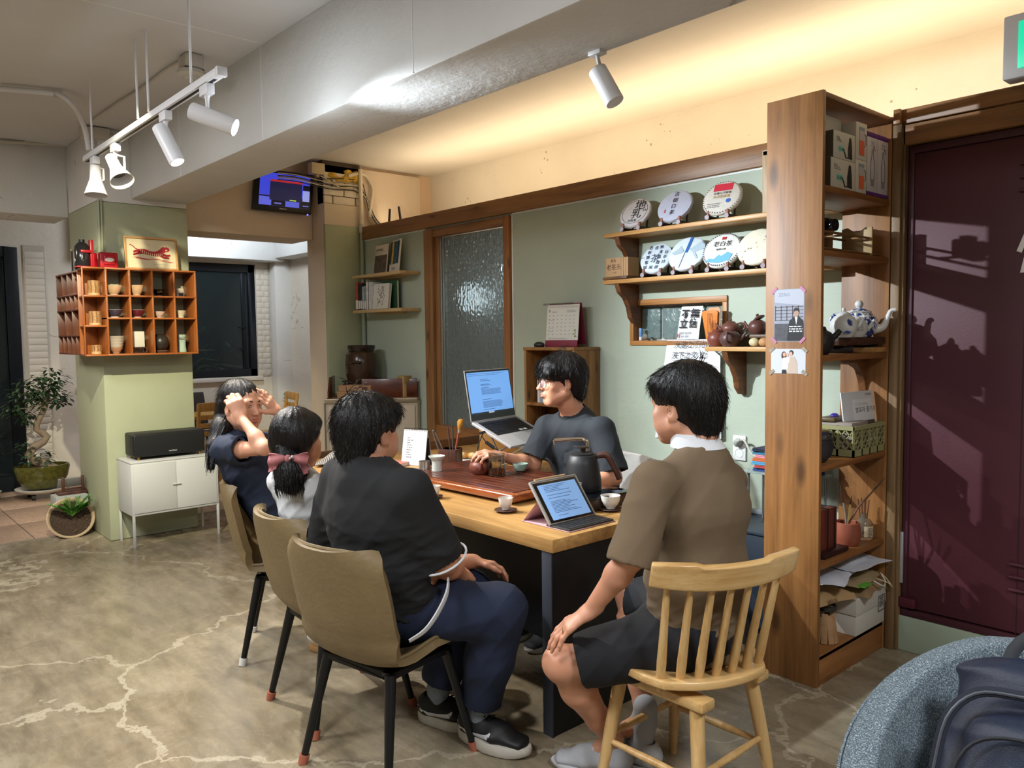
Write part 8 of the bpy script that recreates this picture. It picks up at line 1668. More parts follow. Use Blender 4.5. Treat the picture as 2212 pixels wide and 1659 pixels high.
shoe(t, hv2+Vc((0, 0, .001)), hv2+dv2*.30, BLS, WSO, .053, .085, swoosh, .042)
for an, kn in ((ar, kr), (al, kl)): sk = SD(); sk.chain([lerp(an, kn, .16), an, an+Vc((0, 0, -.06))], [.042, .040, .040], .02); sk.mesh('sock', M('#7d8790', .9, 0, .1, 60), .006, t)
t = thing('person', 'child in a white top with a dusty pink bow in black hair, from behind', 'person', (-2.84, 1.60, 0))
pel = Vc((-2.845, 1.615, .555)); c7 = dp(632, 1022, 3.13); f3 = Vc((-.05, 1, 0)).normalized(); l3 = Vc((-f3.y, f3.x, 0))
sl = c7+l3*.125+Vc((0, .01, -.045)); sr = c7-l3*.125+Vc((0, .01, -.045)); el = sl+l3*.05+Vc((0, .10, -.2)); er = sr-l3*.04+Vc((0, .12, -.19)); wl = el+Vc((.1, .2, .05)); wr_ = er+Vc((-.08, .2, .06))
hl_, hr_ = pel+l3*.07, pel-l3*.07; kl, kr = hl_+Vc((-.02, .34, -.02)), hr_+Vc((0, .34, -.02)); al = dp(684, 1368, 3.28); al = Vc((al.x, al.y, max(.09, al.z))); ar = kr+Vc((0, -.06, -.38))
H3 = Head(dp(642, 948, 3.14), (-.40, .91, -.12), (0, -.08, 1), .98)
d = SD(); torso(d, pel, c7, l3, l3, (.115, .09), (.105, .085), (.118, .085)); d.cap(sl, sr, .036, .036, .04); d.chain([c7-Vc((0, 0, .03)), H3.P(0, -.03, -.06)], [.05, .046], .03); arms(d, sl, el, wl, .036); arms(d, sr, er, wr_, .036)
kl = Vc((al.x+.05, al.y+.10, .50)); leg(d, hl_, kl, al, .062); leg(d, hr_, kr, ar, .062); H3.skull(d, 1.0, 1.0); hand(d, wl, (0, 1, 0), (0, 0, 1), 1, s=.8); hand(d, wr_, (0, 1, 0), (0, 0, 1), -1, s=.8); d.cap(al, al+Vc((-.03, .07, -.06)), .028, .026); d.mesh('body', SK2, .006, t); H3.face(t, '#a8605a')
h = SD(); H3.ell(h, (0, -.015, .036), (.090, .108, .096)); H3.ell(h, (0, -.055, -.015), (.082, .062, .075), .03); H3.ell(h, (0, .05, .065), (.076, .05, .045), .02); H3.ell(h, (0, .125, -.03), (.11, .066, .08), .012, True)
for q in (-1, 1): H3.cap(h, (q*.078, .02, .03), (q*.066, -.05, -.06), .014, .016, .02)
H3.ell(h, (0, -.02, -.145), (.14, .11, .058), .02, True); h.disp = strand_disp(H3, .0022, 46, seed=5); h.amp = .004; ho = h.mesh('hair', HAIRB, .0042, t); 0
bowc = dp(625, 990, 3.00); tail = SD(); pt = dp(628, 1018, 3.02); tail.ell(pt, (.062, .055, .058)); tail.ell(pt+Vc((0, 0, -.035)), (.058, .05, .045), None, .03); tail.cap(H3.P(0, -.085, -.03), pt, .035, .045, .03)
cwt = V3(pt); tail.disp = lambda P: (.0016*np.sin(np.arctan2(P[:, 0]-cwt[0], P[:, 1]-cwt[1])*27+np.sin(P[:, 2]*70)*1.2)).astype(np.float32); tail.amp = .006; to = tail.mesh('ponytail', HAIR, .0042, t)
rr = random.Random(5); mb = MB()
fluff(to, H3, t, HAIR, 1500, .03, .004, .0006, 7, (0, -.08, -.02))
for k in range(110): a = rr.uniform(0, 2*PI); p = pt+Vc((.05*math.cos(a), .045*math.sin(a), rr.uniform(-.05, -.01))); q = pt+Vc((.055*math.cos(a), .05*math.sin(a), -.088+rr.uniform(-.014, .01))); mb.tube([p, (p+q)/2+Vc((.012*math.cos(a), .012*math.sin(a), 0)), q], [.0016, .0016, .0004], 4)
ob('hair_strands', mb, HAIR, t, 0, 60, w=1, kind='stuff')
BOW = M('#a8686a', .75, 0, .06, 20, .3, 300); bx_ = RT.copy(); by_ = UP.copy(); bz_ = -FW
def wing(sg):
    def fn(u, v):
        w = .010+.046*u**.7*(1-.22*max(0, u-.8)*5*.3); s_ = v*2-1; x = sg*(.008+.066*u); y = s_*w*(.62 if s_ > 0 else .78)+(-.012*u); z = .012*math.sin(PI*u)*(1-s_*s_)+.010*math.cos(5*s_)*u; return bowc+bx_*x+by_*y+bz_*(z+.012)
    return fn
ob('bow_loop', MB().sheet(wing(-1), 10, 10, .004), BOW, t, 0, 60, w=1); ob('bow_loop', MB().sheet(wing(1), 10, 10, .004), BOW, t, 0, 60, w=1)
ob('bow_tail', MB().sheet(lambda u, v: bowc+bx_*(.01+.05*u+.03*(v-.5))+by_*(-.01-.05*u+.012*(v-.5))+bz_*(.014+.004*math.sin(3*u)), 6, 4, .003), BOW, t, 0, 60, w=1)
ob('bow_knot', MB().ell(bowc+bz_*.018, (.013, .013, .016)), BOW, t, 0, 60, w=1); ob('pearl', MB().ell(bowc+bx_*.018+by_*.008+bz_*.026, (.006,)*3).ell(bowc+bx_*.010+by_*.002+bz_*.028, (.0045,)*3), M('#d9d6d2', .1, .3), t, w=1)
s = SD(); torso(s, pel, c7, l3, l3, (.128, .105), (.122, .10), (.132, .098), .008); s.cap(lerp(sl, sr, .05), lerp(sl, sr, .95), .046, .046, .05); s.cap(c7-Vc((0, 0, .03)), lerp(c7, H3.P(0, -.02, -.06), .35), .062, .056, .03)
for a_, b_ in ((sl, el), (sr, er)): e_ = lerp(a_, b_, .75); v = cutdir(a_, b_); s.cap(a_, e_+v*.02, .050, .056, .03, cut=[(e_, v)]); s.cap(e_-v*.03, e_+v*.05, .042, .042, .004, True)
s.disp = folds(0.0136, 12, (1, 1, 1.4), 3); s.amp = .02; s.cuts.append(((0, 0, pel.z-.05), (0, 0, -1), None, None)); s.mesh('white_top', cloth_mat('#cfd2d4', .85, .03), .0062, t)
s = SD(); s.ell(pel+Vc((0, .02, -.01)), (.135, .14, .095)); [s.cap(a_, lerp(a_, b_, .9), .078, .07, .04) for a_, b_ in ((hl_, kl), (hr_, kr))]; s.disp = folds(0.0102, 12); s.mesh('grey_shorts', cloth_mat('#4b4d55', .85), .007, t)
s = SD(); s.chain([lerp(al, kl, .28), al, al+Vc((-.03, .06, -.062))], [.040, .035, .032], .02); s.mesh('sock', M('#d2d2d2', .9), .005, t)
hv = at(668, 1400, 'z', .005); dv = (at(712, 1408, 'z', 0)-hv).normalized(); sb = SD(); rr_ = dv.cross(Vc((0, 0, 1)))
up = SD(); up.ecap(hv+dv*.12+Vc((0, 0, .045)), hv+dv*.17+Vc((0, 0, .036)), rr_, .040, .038, .030, .022, .02); su = up.mesh('sandal', M('#8f7b66', .7), .0045, t)
n = 22; poly = [(.10-.10*math.cos(2*PI*k/n), .038*math.sin(2*PI*k/n)) for k in range(n)]; ob('sole', MB().prism(poly, Matrix((dv, rr_, Vc((0, 0, 1)))).transposed().to_4x4() @ Matrix.Identity(4) if False else basis(dv, Vc((0, 0, 1)).cross(dv), hv), .026), M('#a0794a', .7), su, .004, w=1)
ob('buckle', MB().tube([hv+dv*.14+rr_*.043+Vc((0, 0, z)) for z in (.03, .045, .06)], .004, 6), M('#6b6560', .3, .7), su, w=1)
t = thing('person', 'seated woman in a navy tee with long black hair, hands at her forehead', 'person', (-3.57, 1.72, 0))
pel = Vc((-3.545, 1.735, .565)); c7 = dp(497, 938, 3.80); f4 = Vc((.72, .69, 0)).normalized(); l4 = Vc((-f4.y, f4.x, 0))
sr = dp(481, 974, 3.70); sl = dp(575, 962, 3.93); er = dp(572, 968, 3.53); wr_ = dp(520, 902, 3.62); el = dp(650, 936, 3.90); wl = dp(600, 889, 3.86)
hl_, hr_ = pel+l4*.09, pel-l4*.09; kl, kr = hl_+Vc((.27, .30, -.03)), hr_+Vc((.30, .26, -.03)); al, ar = kl+Vc((.02, .0, -.40)), kr+Vc((-.02, -.02, -.40))
H4 = Head(dp(521, 876, 3.80), (.92, .30, -.07), (-.06, 0, 1), 1.03)
d = SD(); torso(d, pel, c7, l4, l4, (.15, .105), (.12, .095), (.14, .10)); d.cap(sl, sr, .040, .040, .04); d.chain([c7-Vc((0, 0, .03)), H4.P(0, -.02, -.08), H4.P(0, -.01, -.04)], [.052, .047, .048], .03)
arms(d, sr, er, wr_, .036); arms(d, sl, el, wl, .034); leg(d, hl_, kl, al, .08); leg(d, hr_, kr, ar, .08); H4.skull(d, .97, .8)
tr_ = dp(503, 862, 3.62); hand(d, wr_, tr_-wr_, -FW*.8+RT*.45, 1, (.62, .62, .64, .70), .06, (.35, .4), 1.0); tl_ = dp(566, 850, 3.80); hand(d, wl, tl_-wl, RT*.75+UP*.3-FW*.35, -1, (.16, .14, .12, .16), .10, (.75, .15), .96)
d.mesh('body', SK2, .0042, t); H4.face(t, '#b0635c')
h = SD(); H4.ell(h, (0, -.018, .036), (.083, .102, .091)); H4.ell(h, (0, -.06, -.01), (.072, .056, .09), .03)
H4.ell(h, (0, .118, -.015), (.10, .070, .092), .012, True); H4.ell(h, (-.10, .035, -.03), (.03, .035, .05), .012, True); H4.ell(h, (.10, .035, -.03), (.03, .035, .05), .012, True)
ht = [H4.P(0, -.075, -.03), dp(480, 925, 3.76), dp(463, 965, 3.70), dp(455, 1010, 3.66)]
h.chain(ht, [.060, .048, .034, .014], .03); h.chain([H4.P(.058, -.045, .0), H4.P(.045, -.07, -.10), dp(474, 960, 3.70)], [.030, .026, .016], .02); h.disp = strand_disp(H4, .0022, 44, seed=8); h.amp = .004; ho = h.mesh('hair', HAIRB, .004, t); fluff(ho, H4, t, HAIRB, 1200, .05, .0008, .0005, 4)
mb = MB(); rr = random.Random(3)
for k in range(34): o_ = RT*rr.uniform(-.03, .03)+UP*rr.uniform(-.01, .01)-FW*rr.uniform(0, .04); mb.tube([ht[1]+o_*1.3, ht[2]+o_, ht[3]+o_*.7-UP*rr.uniform(0, .03)], [.004, .0034, .0006], 5)
ob('hair_strands', mb, HAIRB, t, 0, 60, w=1, kind='stuff')
s = SD(); torso(s, pel, c7, l4, l4, (.168, .125), (.145, .125), (.158, .118), .008); s.cap(lerp(sl, sr, .06), lerp(sl, sr, .94), .050, .050, .05); s.cap(c7-Vc((0, 0, .03)), lerp(c7, H4.P(0, -.02, -.08), .35), .068, .058, .03)
for a_, b_ in ((sl, el), (sr, er)): e_ = lerp(a_, b_, .52); v = cutdir(a_, b_); s.cap(a_, e_+v*.03, .058, .074, .04, cut=[(e_, v)]); s.cap(e_-v*.05, e_+v*.08, .052, .055, .004, True)
s.disp = folds(0.0153, 11, (1, 1, 1.2), 4); s.amp = .02; s.cuts.append((pel+Vc((0, 0, -.02)), (0, 0, -1), None, None)); s.mesh('navy_tee', cloth_mat('#1c2538', .88, .06), .0058, t)
s = SD(); s.ell(pel+Vc((.02, .02, -.02)), (.165, .165, .105)); [s.chain([a_, b_, lerp(b_, c_, .85)], [.105, .086, .075], .04) for a_, b_, c_ in ((hl_, kl, al), (hr_, kr, ar))]; s.disp = folds(0.0153, 13); s.amp = .02; s.mesh('white_trousers', cloth_mat('#c9c6bf', .85, .04), .0068, t)
for an in (al, ar): shoe(t, Vc((an.x-.06, an.y-.06, 0)), Vc((an.x+.12, an.y+.12, 0)), M('#c4c2bc', .7), WSO, .044, .07)
t = thing('person', 'host in glasses and a charcoal tee behind the table, lifting a teapot lid', 'person', (-2.85, 3.02, 0))
pel = Vc((-2.83, 3.06, .565)); c7 = dp(1240, 886, 4.10); l5 = Vc((.99, .12, 0)).normalized(); f5 = Vc((l5.y, -l5.x, 0))
sr = dp(1180, 925, 4.16); sl = dp(1300, 930, 3.94); er = dp(1152, 1004, 4.14); wr_ = dp(1080, 985, 4.00); el = dp(1326, 1032, 3.88); wl = dp(1262, 1046, 3.74)
hl_, hr_ = pel+l5*.09, pel-l5*.09; kl, kr = hl_+f5*.42+Vc((0, 0, -.03)), hr_+f5*.42+Vc((0, 0, -.03)); al, ar = kl+Vc((0, 0, -.42)), kr+Vc((0, 0, -.42))
H5 = Head(dp(1211, 823, 4.04), (-.42, -.90, -.05), (0, 0, 1), 1.06)
d = SD(); torso(d, pel, c7, l5, l5, (.15, .105), (.14, .10), (.155, .10)); d.cap(sl, sr, .045, .045, .04); d.chain([c7-Vc((0, .0, .035)), lerp(c7, H5.P(0, -.02, -.08), .6), H5.P(0, -.015, -.04)], [.062, .055, .055], .03)
arms(d, sr, er, wr_, .043); arms(d, sl, el, wl, .045); leg(d, hl_, kl, al, .08); leg(d, hr_, kr, ar, .08); H5.skull(d, .98, .5, 1.06)
hand(d, wr_, dp(1040, 978, 3.95)-wr_, UP*.75-FW*.45-RT*.2, 1, (.50, .48, .55, .62), .09, (.45, .5), 1.02); hand(d, wl, (-.9, -.35, 0), (0, 0, 1), -1, (.3, .3, .3, .3)); d.mesh('body', SK1, .0044, t); H5.face(t, '#a5675c')
h = SD(); H5.ell(h, (0, -.020, .045), (.094, .112, .098)); H5.ell(h, (0, -.066, .0), (.080, .062, .085), .03); H5.ell(h, (0, -.072, -.062), (.058, .040, .050), .03); H5.ell(h, (0, .050, .062), (.086, .058, .058), .02); H5.ell(h, (.03, .082, .040), (.050, .022, .024), .015); H5.ell(h, (-.03, .082, .040), (.050, .022, .024), .015)
H5.ell(h, (0, .125, -.045), (.12, .062, .072), .010, True)
for q in (-1, 1): H5.ell(h, (q*.105, .034, -.032), (.048, .044, .050), .010, True); H5.ell(h, (q*.110, -.012, -.034), (.042, .036, .060), .010, True)
H5.ell(h, (0, -.02, -.16), (.15, .12, .060), .02, True); h.disp = strand_disp(H5, .0024, 36, seed=11); h.amp = .004; ho = h.mesh('hair', HAIR, .004, t); fluff(ho, H5, t, HAIR, 2600, .036, .0045, .0006, 5)
locks(H5, t, HAIR, [((-.03, .085, .055), (-.03, .099, .020), 14, .014, .0022), ((.03, .085, .055), (.035, .098, .016), 14, .014, .0022), ((.06, .06, .05), (.072, .066, .022), 10, .010, .002), ((0, -.03, .135), (.02, .0, .148), 8, .03, .0012), ((0, -.085, -.05), (0, -.092, -.095), 14, .03, .0014)], 6)
gm = MB(); Mh = H5.M(); GLS = M('#2b2430', .3, .6)
for q in (-1, 1):
    gm.tube([Mh @ Vc((q*.033+.0235*math.cos(a), .1035-.012*(math.cos(a)*q)*.5-.004, -.004+.021*math.sin(a))) for a in [2*PI*i/24 for i in range(25)]], .0013, 6, False); gm.tube([Mh @ Vc(p) for p in ((q*.057, .094, .008), (q*.076, .06, .006), (q*.081, -.008, .004), (q*.080, -.03, -.012))], .0014, 6)
gm.tube([Mh @ Vc(p) for p in ((-.010, .104, .002), (0, .108, .004), (.010, .104, .002))], .0012, 6); g_ = ob('glasses', gm, GLS, t, 0, 60, w=1)
for q in (-1, 1): ob('lens', MB().add([Mh @ Vc((q*.033+.0228*math.cos(a), .0992-.012*(math.cos(a)*q)*.5, -.004+.0203*math.sin(a))) for a in [2*PI*i/24 for i in range(24)]], [tuple(range(24))]), M('#d9e2ff', .03, 0, alpha=.14, spec=1), g_, 0, 0, w=1)
CH_ = cloth_mat('#23282e', .85, .05)
s = SD(); torso(s, pel, c7, l5, l5, (.172, .125), (.162, .118), (.17, .112), .010); s.cap(lerp(sl, sr, .04), lerp(sl, sr, .96), .056, .056, .05); s.cap(c7-Vc((0, 0, .04)), lerp(c7, H5.P(0, -.02, -.08), .3), .076, .064, .03)
for a_, b_, q in ((sl, el, .90), (sr, er, .80)): e_ = lerp(a_, b_, q); v = cutdir(a_, b_); s.cap(a_, e_+v*.03, .066, .086, .04, cut=[(e_, v)]); s.cap(e_-v*.025, e_+v*.08, .056, .060, .004, True)
s.cap(lerp(c7, H5.P(0, -.02, -.05), .16)+f5*.012, H5.P(0, .02, -.03), .064, .09, .006, True)
s.disp = folds(0.0136, 9, (1, 1, .7), 6); s.amp = .02; s.cuts.append(((0, 0, pel.z-.05), (0, 0, -1), None, None)); s.mesh('charcoal_tee', CH_, .0058, t)
ob('shoulder_yoke', MB().tube([sl+Vc((-.06, -.03, .060)), sl+Vc((.0, -.045, .052)), sl+Vc((.045, -.05, .0))], .0022, 6), M('#23282d', .9), t, w=1)
pc = dp(1246, 974, 3.95); pk = MB()
ch = lerp(pel, c7, .62)+f5*.136; Mp = basis(l5, (0, 0, 1), ch-l5*.005+Vc((0, 0, -.06))); ob('chest_pocket', MB().box((0, 0, -.02), (.105, .10, .0), Mp).box((-.001, .085, -.02), (.106, .10, .0022), Mp), CH_, t, .004, w=1)
s = SD(); s.ell(pel, (.16, .15, .10)); [s.chain([a_, b_, c_], [.10, .08, .065], .04) for a_, b_, c_ in ((hl_, kl, al), (hr_, kr, ar))]; s.mesh('dark_trousers', cloth_mat('#23252b', .85), .009, t)
for an in (al, ar): shoe(t, Vc((an.x, an.y+.06, 0)), Vc((an.x, an.y-.20, 0)), M('#3a3a3d', .7), WSO, .047, .07)
# ================================================================= lamps, pipes and cables overhead
WM = M('#d3d3d6', .4); WG = M('#b9b3a8', .6)
TY, TZ_ = 1.36, 2.61
t = thing('track_rail', 'white lighting track hanging from four thin rods beside the concrete beam', 'track', (-4.4, TY, TZ_))
ob('rail', MB().box((-5.47, TY-.02, TZ_-.014), (-3.35, TY+.02, TZ_+.018)), WM, t, .002, w=1); ob('slot', MB().box((-5.46, TY-.007, TZ_-.0155), (-3.40, TY+.007, TZ_-.0135)), INK, t, w=1)
ob('end_cap', MB().box((-3.352, TY-.022, TZ_-.018), (-3.325, TY+.022, TZ_+.02)), WM, t, .002, w=1)
for x in (-5.24, -4.377, -4.207, -3.624): ob('hanging_rod', MB().cyl((x, TY-.02, TZ_+.018), (x, TY-.02, 3.03), .006, n=8), WM, t, w=1);
def head(label, x, dirv, cone, lit):
    t = thing('track_light', label, 'spotlight', (x, TY, TZ_-.017)); dv = Vc(dirv).normalized(); c = Vc((0, 0, -.135))
    ob('adapter', MB().box((-.045, -.018, -.045), (.045, .018, 0)), WM, t, .004); ob('stem', MB().tube([(0, 0, -.04), (0, 0, -.065), (0, 0, -.115)], [.014, .009, .008], 10), WM, t)
    Mr = dv.to_track_quat('Z', 'Y').to_matrix()
    if cone: pr = [(.001, -.085), (.030, -.085), (.032, -.02), (.034, .0), (.062, .085), (.066, .095), (.060, .093), (.030, .0), (.001, -.005)]
    else: pr = [(.001, -.075), (.036, -.075), (.0375, -.07), (.0375, .125), (.033, .125), (.031, .09), (.001, .088)]
    ob('barrel', MB().lathe(pr, c, 28, Mr), WM, t, 0, 40)
    ob('lamp_face', MB().lathe([(.001, .092 if not cone else .03), (.031 if not cone else .045, .094 if not cone else .035)], c, 24, Mr), M('#fff4df', .4, emit=14) if lit else M('#55524e', .3), t)
    if cone: ob('yoke', MB().tube([(0, 0, -.06), (.0, .045, -.065), (.0, .045, -.13), (0, .034, -.135)], .007, 8), WM, t)
    return Vc((x, TY, TZ_-.017))+c+dv*.13
head('white cylinder track light at the rail end, aimed at the tea shelf wall', -3.50, (.60, .72, -.37), 0, 1); head('white cylinder track light with a glowing mouth, second on the rail', -4.03, (.40, .25, -.88), 0, 1)
head('white cone-shaped track light, third on the rail', -4.86, (.55, .15, -.80), 1, 0); head('white cone-shaped track light at the far end of the rail', -5.28, (.12, -.05, -1), 1, 0)
t = thing('spotlight', 'white cylinder spotlight fixed under the concrete beam edge', 'spotlight', (-2.03, 2.245, 2.54)); dv = Vc((.02, .14, -1)).normalized(); a_ = at(1290, 152, 'y', 2.24)-Vc((-2.03, 2.245, 2.54)); b_ = at(1329, 222, 'y', 2.26)-Vc((-2.03, 2.245, 2.54))
ob('base_plate', MB().box((-.03, -.02, -.016), (.03, .02, 0)), WM, t, .003); ob('stem', MB().cyl((0, 0, -.016), lerp(a_, b_, .3), .008, n=10), WM, t); ob('barrel', MB().cyl(a_, b_, .035, n=28), WM, t, .003); ob('dark_mouth', MB().cyl(a_-(b_-a_).normalized()*.001, a_, .032, n=28), INK, t)
p = at(412, 120, 'z', 3.03); t = thing('heat_detector', 'white round detector box on the left ceiling with a cable', 'detector', (p.x, p.y, 2.895)); ob('box', MB().box((-.065, -.05, .055), (.065, .05, .134)), WG, t, .018, seg=3); ob('base_ring', MB().lathe([(.001, .05), (.072, .05), (.074, .03), (.06, .018), (.04, .015), (.036, 0), (.001, 0)], (0, 0, 0), 28), WG, t, 0, 50); ob('dark_gap', MB().box((-.055, -.051, .05), (.055, .051, .056)), INK, t)
ca = [at(388, 135, 'z', 3.015), at(360, 150, 'z', 3.015), at(300, 195, 'z', 3.015), at(255, 222, 'z', 3.015), at(198, 262, 'z', 3.015)]; t = thing('ceiling_cable', 'thin cable running along the left ceiling from the detector to the column', 'cable', ca[2]); ob('cable', MB().tube(ca, .007, 8), WG, t, w=1)
PA = [at(x, y, 'z', 2.995) for x, y in ((0, 192), (60, 197), (124, 204))]+[at(x, y, 'y', v) for x, y, v in ((150, 220, 1.29), (168, 243, 1.36), (181, 272, 1.42), (188, 300, 1.45), (192, 325, 1.46))]
t = thing('conduit_pipe', 'thick white conduit curving down from the left ceiling', 'pipe', PA[0]); ob('pipe', MB().tube(PA, .017, 10), WM, t, 0, 50, w=1); ob('clip', MB().box((-.012, -.022, -.02), (.012, .022, .02), TR(PA[2])), WG, t, w=1)
for k, (o, la) in enumerate(((0, 'upper'), (.06, 'lower'))):
    PB = [at(x, y+o*170, 'x', -7.12+.03*(x > 170)) for x, y in ((0, 296), (60, 299), (120, 303), (158, 305), (178, 303))]; t = thing('conduit_pipe', 'thin white conduit along the top of the left crossbeam, %s of two' % la, 'pipe', PB[0]); ob('pipe', MB().tube(PB, .014, 8), WG, t, w=1); ob('clip', MB().box((-.01, -.02, -.018), (.012, .02, .018), TR(PB[1])), WG, t, w=1)
for x, y, s_, la in ((190, 272, .05, 'left'), (218, 274, .055, 'right')): p = at(x, y+16, 'x', -6.33); t = thing('junction_box', 'small painted junction box high on the column head, %s one' % la, 'junction box', p); ob('box', MB().box((-.03, -s_, -.04), (.03, s_, .04)), WG, t, .005); ob('stub_pipe', MB().cyl((0, s_, 0), (0, s_+.09, -.012), .014), WG, t)
for k, x in enumerate((214, 220)): PB = [at(x-2+4*i/3, 430+(545-430)*i/3, 'x', -6.337) for i in range(4)]; t = thing('wall_conduit', 'slim sage-painted conduit down the green column, %s one' % ('left', 'right')[k], 'pipe', PB[0]); ob('pipe', MB().tube(PB, .0065, 8), M('#a5aa90', .5), t, w=1); ob('end_knob', MB().ell(PB[-1], (.012,)*3), M('#a5aa90', .5), t, w=1)
c0 = [at(546, 451, 'x', -6.42), at(673, 464, 'x', -6.38), at(678, 379, 'x', -6.40), at(551, 372, 'x', -6.44)]; u_ = (c0[1]-c0[0]); v_ = (c0[3]-c0[0]); t = thing('monitor', 'black flat monitor with a blue camera view, fixed high on the lintel', 'monitor', c0[0]); Mx = basis(u_, v_, c0[0]); w_, h_ = u_.length, (c0[2]-c0[1]).length
ob('housing', MB().box((0, 0, -.05), (w_, h_, 0), Mx), M('#0c0c0e', .3), t, .008, w=1); ob('screen', MB().box((.045, .045, 0), (w_-.03, h_-.025, .002), Mx), M('#3a44d0', .3, emit=.85), t, w=1)
ob('wall_arm', MB().box((w_*.4, h_*.3, -.13), (w_*.6, h_*.6, -.05), Mx), INK, t, w=1)
def scr(nm, x0, y0, x1, y1, c, e, z=.003): ob(nm, MB().box((.045+x0*(w_-.075), .045+y0*(h_-.07), z-.001), (.045+x1*(w_-.075), .045+y1*(h_-.07), z), Mx), M(c, .4, emit=e), t, w=1)
scr('camera_tile', 0, 0, 1, .30, '#14142a', .3); scr('camera_tile', 0, 0, .24, .26, '#5a62d8', .8, .004); scr('camera_tile', .52, 0, .80, .22, '#5560d0', .8, .004); scr('camera_tile', .86, .22, 1, .55, '#8f9be0', .8, .004); scr('camera_tile', .86, .56, 1, .72, '#15152c', .3, .004)
scr('dialog_window', .20, .17, .84, .80, '#22254f', .5, .005); scr('dialog_title', .20, .74, .84, .80, '#b52a30', .7, .006); scr('dialog_button', .60, .19, .73, .225, '#a9c850', .8, .006); scr('label_bar', .30, .06, .44, .10, '#6a72d0', .7, .005); scr('label_bar', .87, .06, .99, .09, '#6a72d0', .7, .005)
ob('brand_print', lines_mb(MB(), Mx, w_*.44, w_*.56, (.02,), .008, 2, 0), M('#b5b5b5', .4), t, w=1); ob('power_light', MB().ell(Mx @ Vc((w_*.93, -.006, .0)), (.012, .006, .006)), M('#6a6aff', .4, emit=3), t, w=1)
p = at(685, 366, 'x', -6.30); t = thing('junction_box', 'cream junction box among the cables beside the monitor', 'junction box', p); ob('box', MB().box((-.05, -.065, -.045), (.03, .06, .05)), M('#c5b48f', .6), t, .004); ob('knockout', MB().cyl((.0, 0, -.07), (.0, 0, -.045), .02), M('#b9aa88', .6), t)
rr = random.Random(14)
cb = [('cream cable looping from the junction box across the bare bricks', '#c9b98a', [(692, 380), (712, 392), (735, 405), (755, 405), (778, 408), (790, 425), (800, 470), (812, 487)], .0055)]
for k, (y0, y1, c, la) in enumerate(((372, 384, '#3a332c', 'dark brown'), (376, 396, '#cfc6b4', 'pale'), (381, 400, '#2b2622', 'black'), (386, 404, '#d5ccbc', 'white'), (390, 408, '#3d362f', 'dark grey'), (383, 392, '#8f8676', 'grey'))): cb.append((la+' cable in the bundle above the monitor, running to the corner', c, [(600, y0-2), (640, y0+2), (690, y0+14), (725, y1+2), (760, y1+4), (782, y1+10+k), (793+k, 440), (801+k*2, 470), (812+k*3, 488)], .0042))
for la, c, pts, r in cb: P = [at(x, y, 'x', -6.262+rr.uniform(-.006, .006)) for x, y in pts]; t = thing('cable', la, 'cable', P[0], 0, 'cables above the corner'); ob('cable', MB().tube(P, r, 7), M(c, .6), t, w=1)
t = thing('insulation_foam', 'crumbling yellow insulation foam stuffed above the bare bricks', 'insulation', (-6.29, 3.62, 2.9)); fd = SD()
for k in range(16): fd.ell(at(718+rr.uniform(-3, 55), 372+rr.uniform(-2, 14)+k*.8, 'x', -6.29), (.03, rr.uniform(.03, .06), rr.uniform(.02, .035)), None, .02)
fd.disp = folds(.02, 24); fd.amp = .02; fd.mesh('foam', M('#c9a23c', .95, 0, .25, 30, .6, 60), .008, t)
P = [at(780, 352, 'x', -6.25)]; P = [Vc((-6.245, 3.772, z)) for z in (2.98, 2.47)]; t = thing('vertical_pipe', 'white pipe in the corner, green-painted below, behind the two shelves', 'pipe', (-6.245, 3.772, 1.32)); ob('upper_pipe', MB().tube(P, .019, 12), M('#d9cbb0', .5), t, w=1); ob('lower_pipe', MB().tube([Vc((-6.245, 3.772, 2.47)), Vc((-6.245, 3.772, 1.0))], .018, 12), M('#8f9a80', .5), t, w=1); ob('coupling', MB().cyl((-6.245, 3.772, 2.42), (-6.245, 3.772, 2.50), .023), M('#b5b0a0', .4), t, w=1)
P = [at(x, y, 'x', -6.262) for x, y in ((752, 380), (775, 376), (790, 380), (800, 395), (805, 412), (801, 440), (798, 465))]; t = thing('loop_pipe', 'white flexible pipe bending over the vertical corner pipe', 'pipe', P[0]); ob('pipe', MB().tube(P, .015, 10), M('#d5c8ae', .5), t, w=1); ob('nut', MB().cyl(P[-1]-Vc((0, 0, .02)), P[-1]+Vc((0, 0, .02)), .019), M('#bdb196', .5), t, w=1)
t = thing('router', 'black router whose two antennas show above the timber beam', 'router', (-6.02, 3.98, 2.475)); ob('body', MB().box((-.11, -.06, 0), (.16, .06, .03)), M('#17161a', .4), t, .006)
for x, ln in ((840, -.02), (866, .03)): q = at(x, 470, 'y', 3.98); ob('antenna', MB().tube([(q.x+6.02, .0, .02), (q.x+6.02-ln, 0, .16)], [.011, .010], 10), M('#1b191d', .4), t)
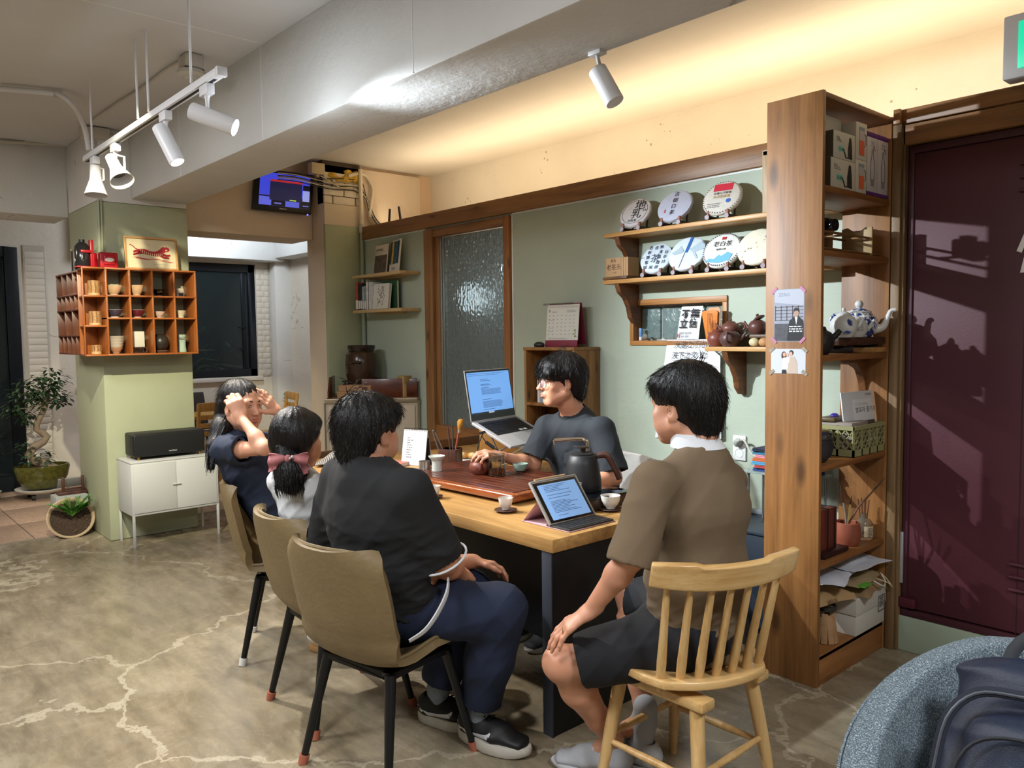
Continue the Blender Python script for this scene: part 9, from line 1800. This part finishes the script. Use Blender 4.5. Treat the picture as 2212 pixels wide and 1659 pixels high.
# ================================================================= backpack on the tub chair
t = thing('backpack', 'navy nylon backpack lying on the tweed tub chair in the foreground', 'backpack', (-.43, 1.72, .468), math.radians(186)); BP = M('#1f273a', .42, 0, .08, 14, .15, 500)
s = SD(); MT = MW(t); W_ = lambda x, y, z: MT @ Vc((x, y, z)); la_ = (MT.to_3x3() @ Vc((1, 0, 0)))
s.ecap(W_(0, .02, .06), W_(0, -.08, .31), la_, .19, .165, .085, .06, .04); s.ecap(W_(0, .10, .06), W_(0, .02, .25), la_, .165, .135, .05, .04, .02)
s.disp = folds(.012, 9, (1, 1, 1), 9); s.amp = .014; s.mesh('bag_body', BP, .0062, t)
zz = [(-.165, .10, .06), (-.172, .075, .16), (-.155, .045, .26), (-.11, .022, .315), (-.04, .016, .328), (.04, .016, .328), (.11, .022, .315), (.155, .045, .26), (.17, .075, .16)]
ob('zip', MB().tube([Vc(p) for p in zz], .0032, 6), M('#5a5f68', .45, .5), t); ob('zip_tape', MB().tube([Vc(p)+Vc((0, -.004, 0)) for p in zz], .010, 8, sx=.4), M('#1a1f2c', .8), t)
ob('zip_pull', MB().tube([(.17, .095, .14), (.176, .11, .11), (.172, .115, .075)], .0035, 6), M('#2b2e34', .4), t); ob('zip_slider', MB().box((.160, .085, .135), (.176, .10, .158)), M('#1a1b1f', .3, .8), t, .002)
ob('handle', MB().tube([(.075*math.cos(a), -.085-.03*math.sin(a), .345+.075*math.sin(a)) for a in [PI*i/14 for i in range(15)]], .013, 10, sx=.55), M('#2a2d33', .7), t)
ob('front_seam', MB().tube([(-.14, .135, .05), (-.135, .12, .14), (-.11, .09, .23), (-.05, .075, .265), (.05, .075, .265), (.11, .09, .23), (.14, .12, .14)], .004, 6), M('#14171e', .6), t)
ob('strap', MB().tube([(-.185, -.06, .30), (-.215, -.02, .20), (-.20, .03, .08)], .012, 8, sx=.5), M('#181b22', .6), t)
# ================================================================= a hair of air under everything that stands on something
_LIFT = {'tea_cake': .004, 'tea_cup': .0025, 'celadon_cup': .0025, 'moon_jar': .0025, 'white_tile': .0025, 'tea_box': .0025, 'camera': .0025, 'pastry': .003}
_BIG = {'tea_table', 'side_desk', 'shell_chair', 'spindle_chair', 'tub_chair', 'tower_shelf', 'metal_cabinet', 'corner_counter', 'wall_shelf', 'bookcase', 'dark_cabinet', 'display_shelf', 'person', 'track_rail', 'far_table', 'dining_chair', 'dark_chair'}
for o in list(S.objects):
    n = o.name.split('.')[0]
    if o.parent is None and o.get('category') and n not in _BIG: o.location.z += _LIFT.get(n, .0012)
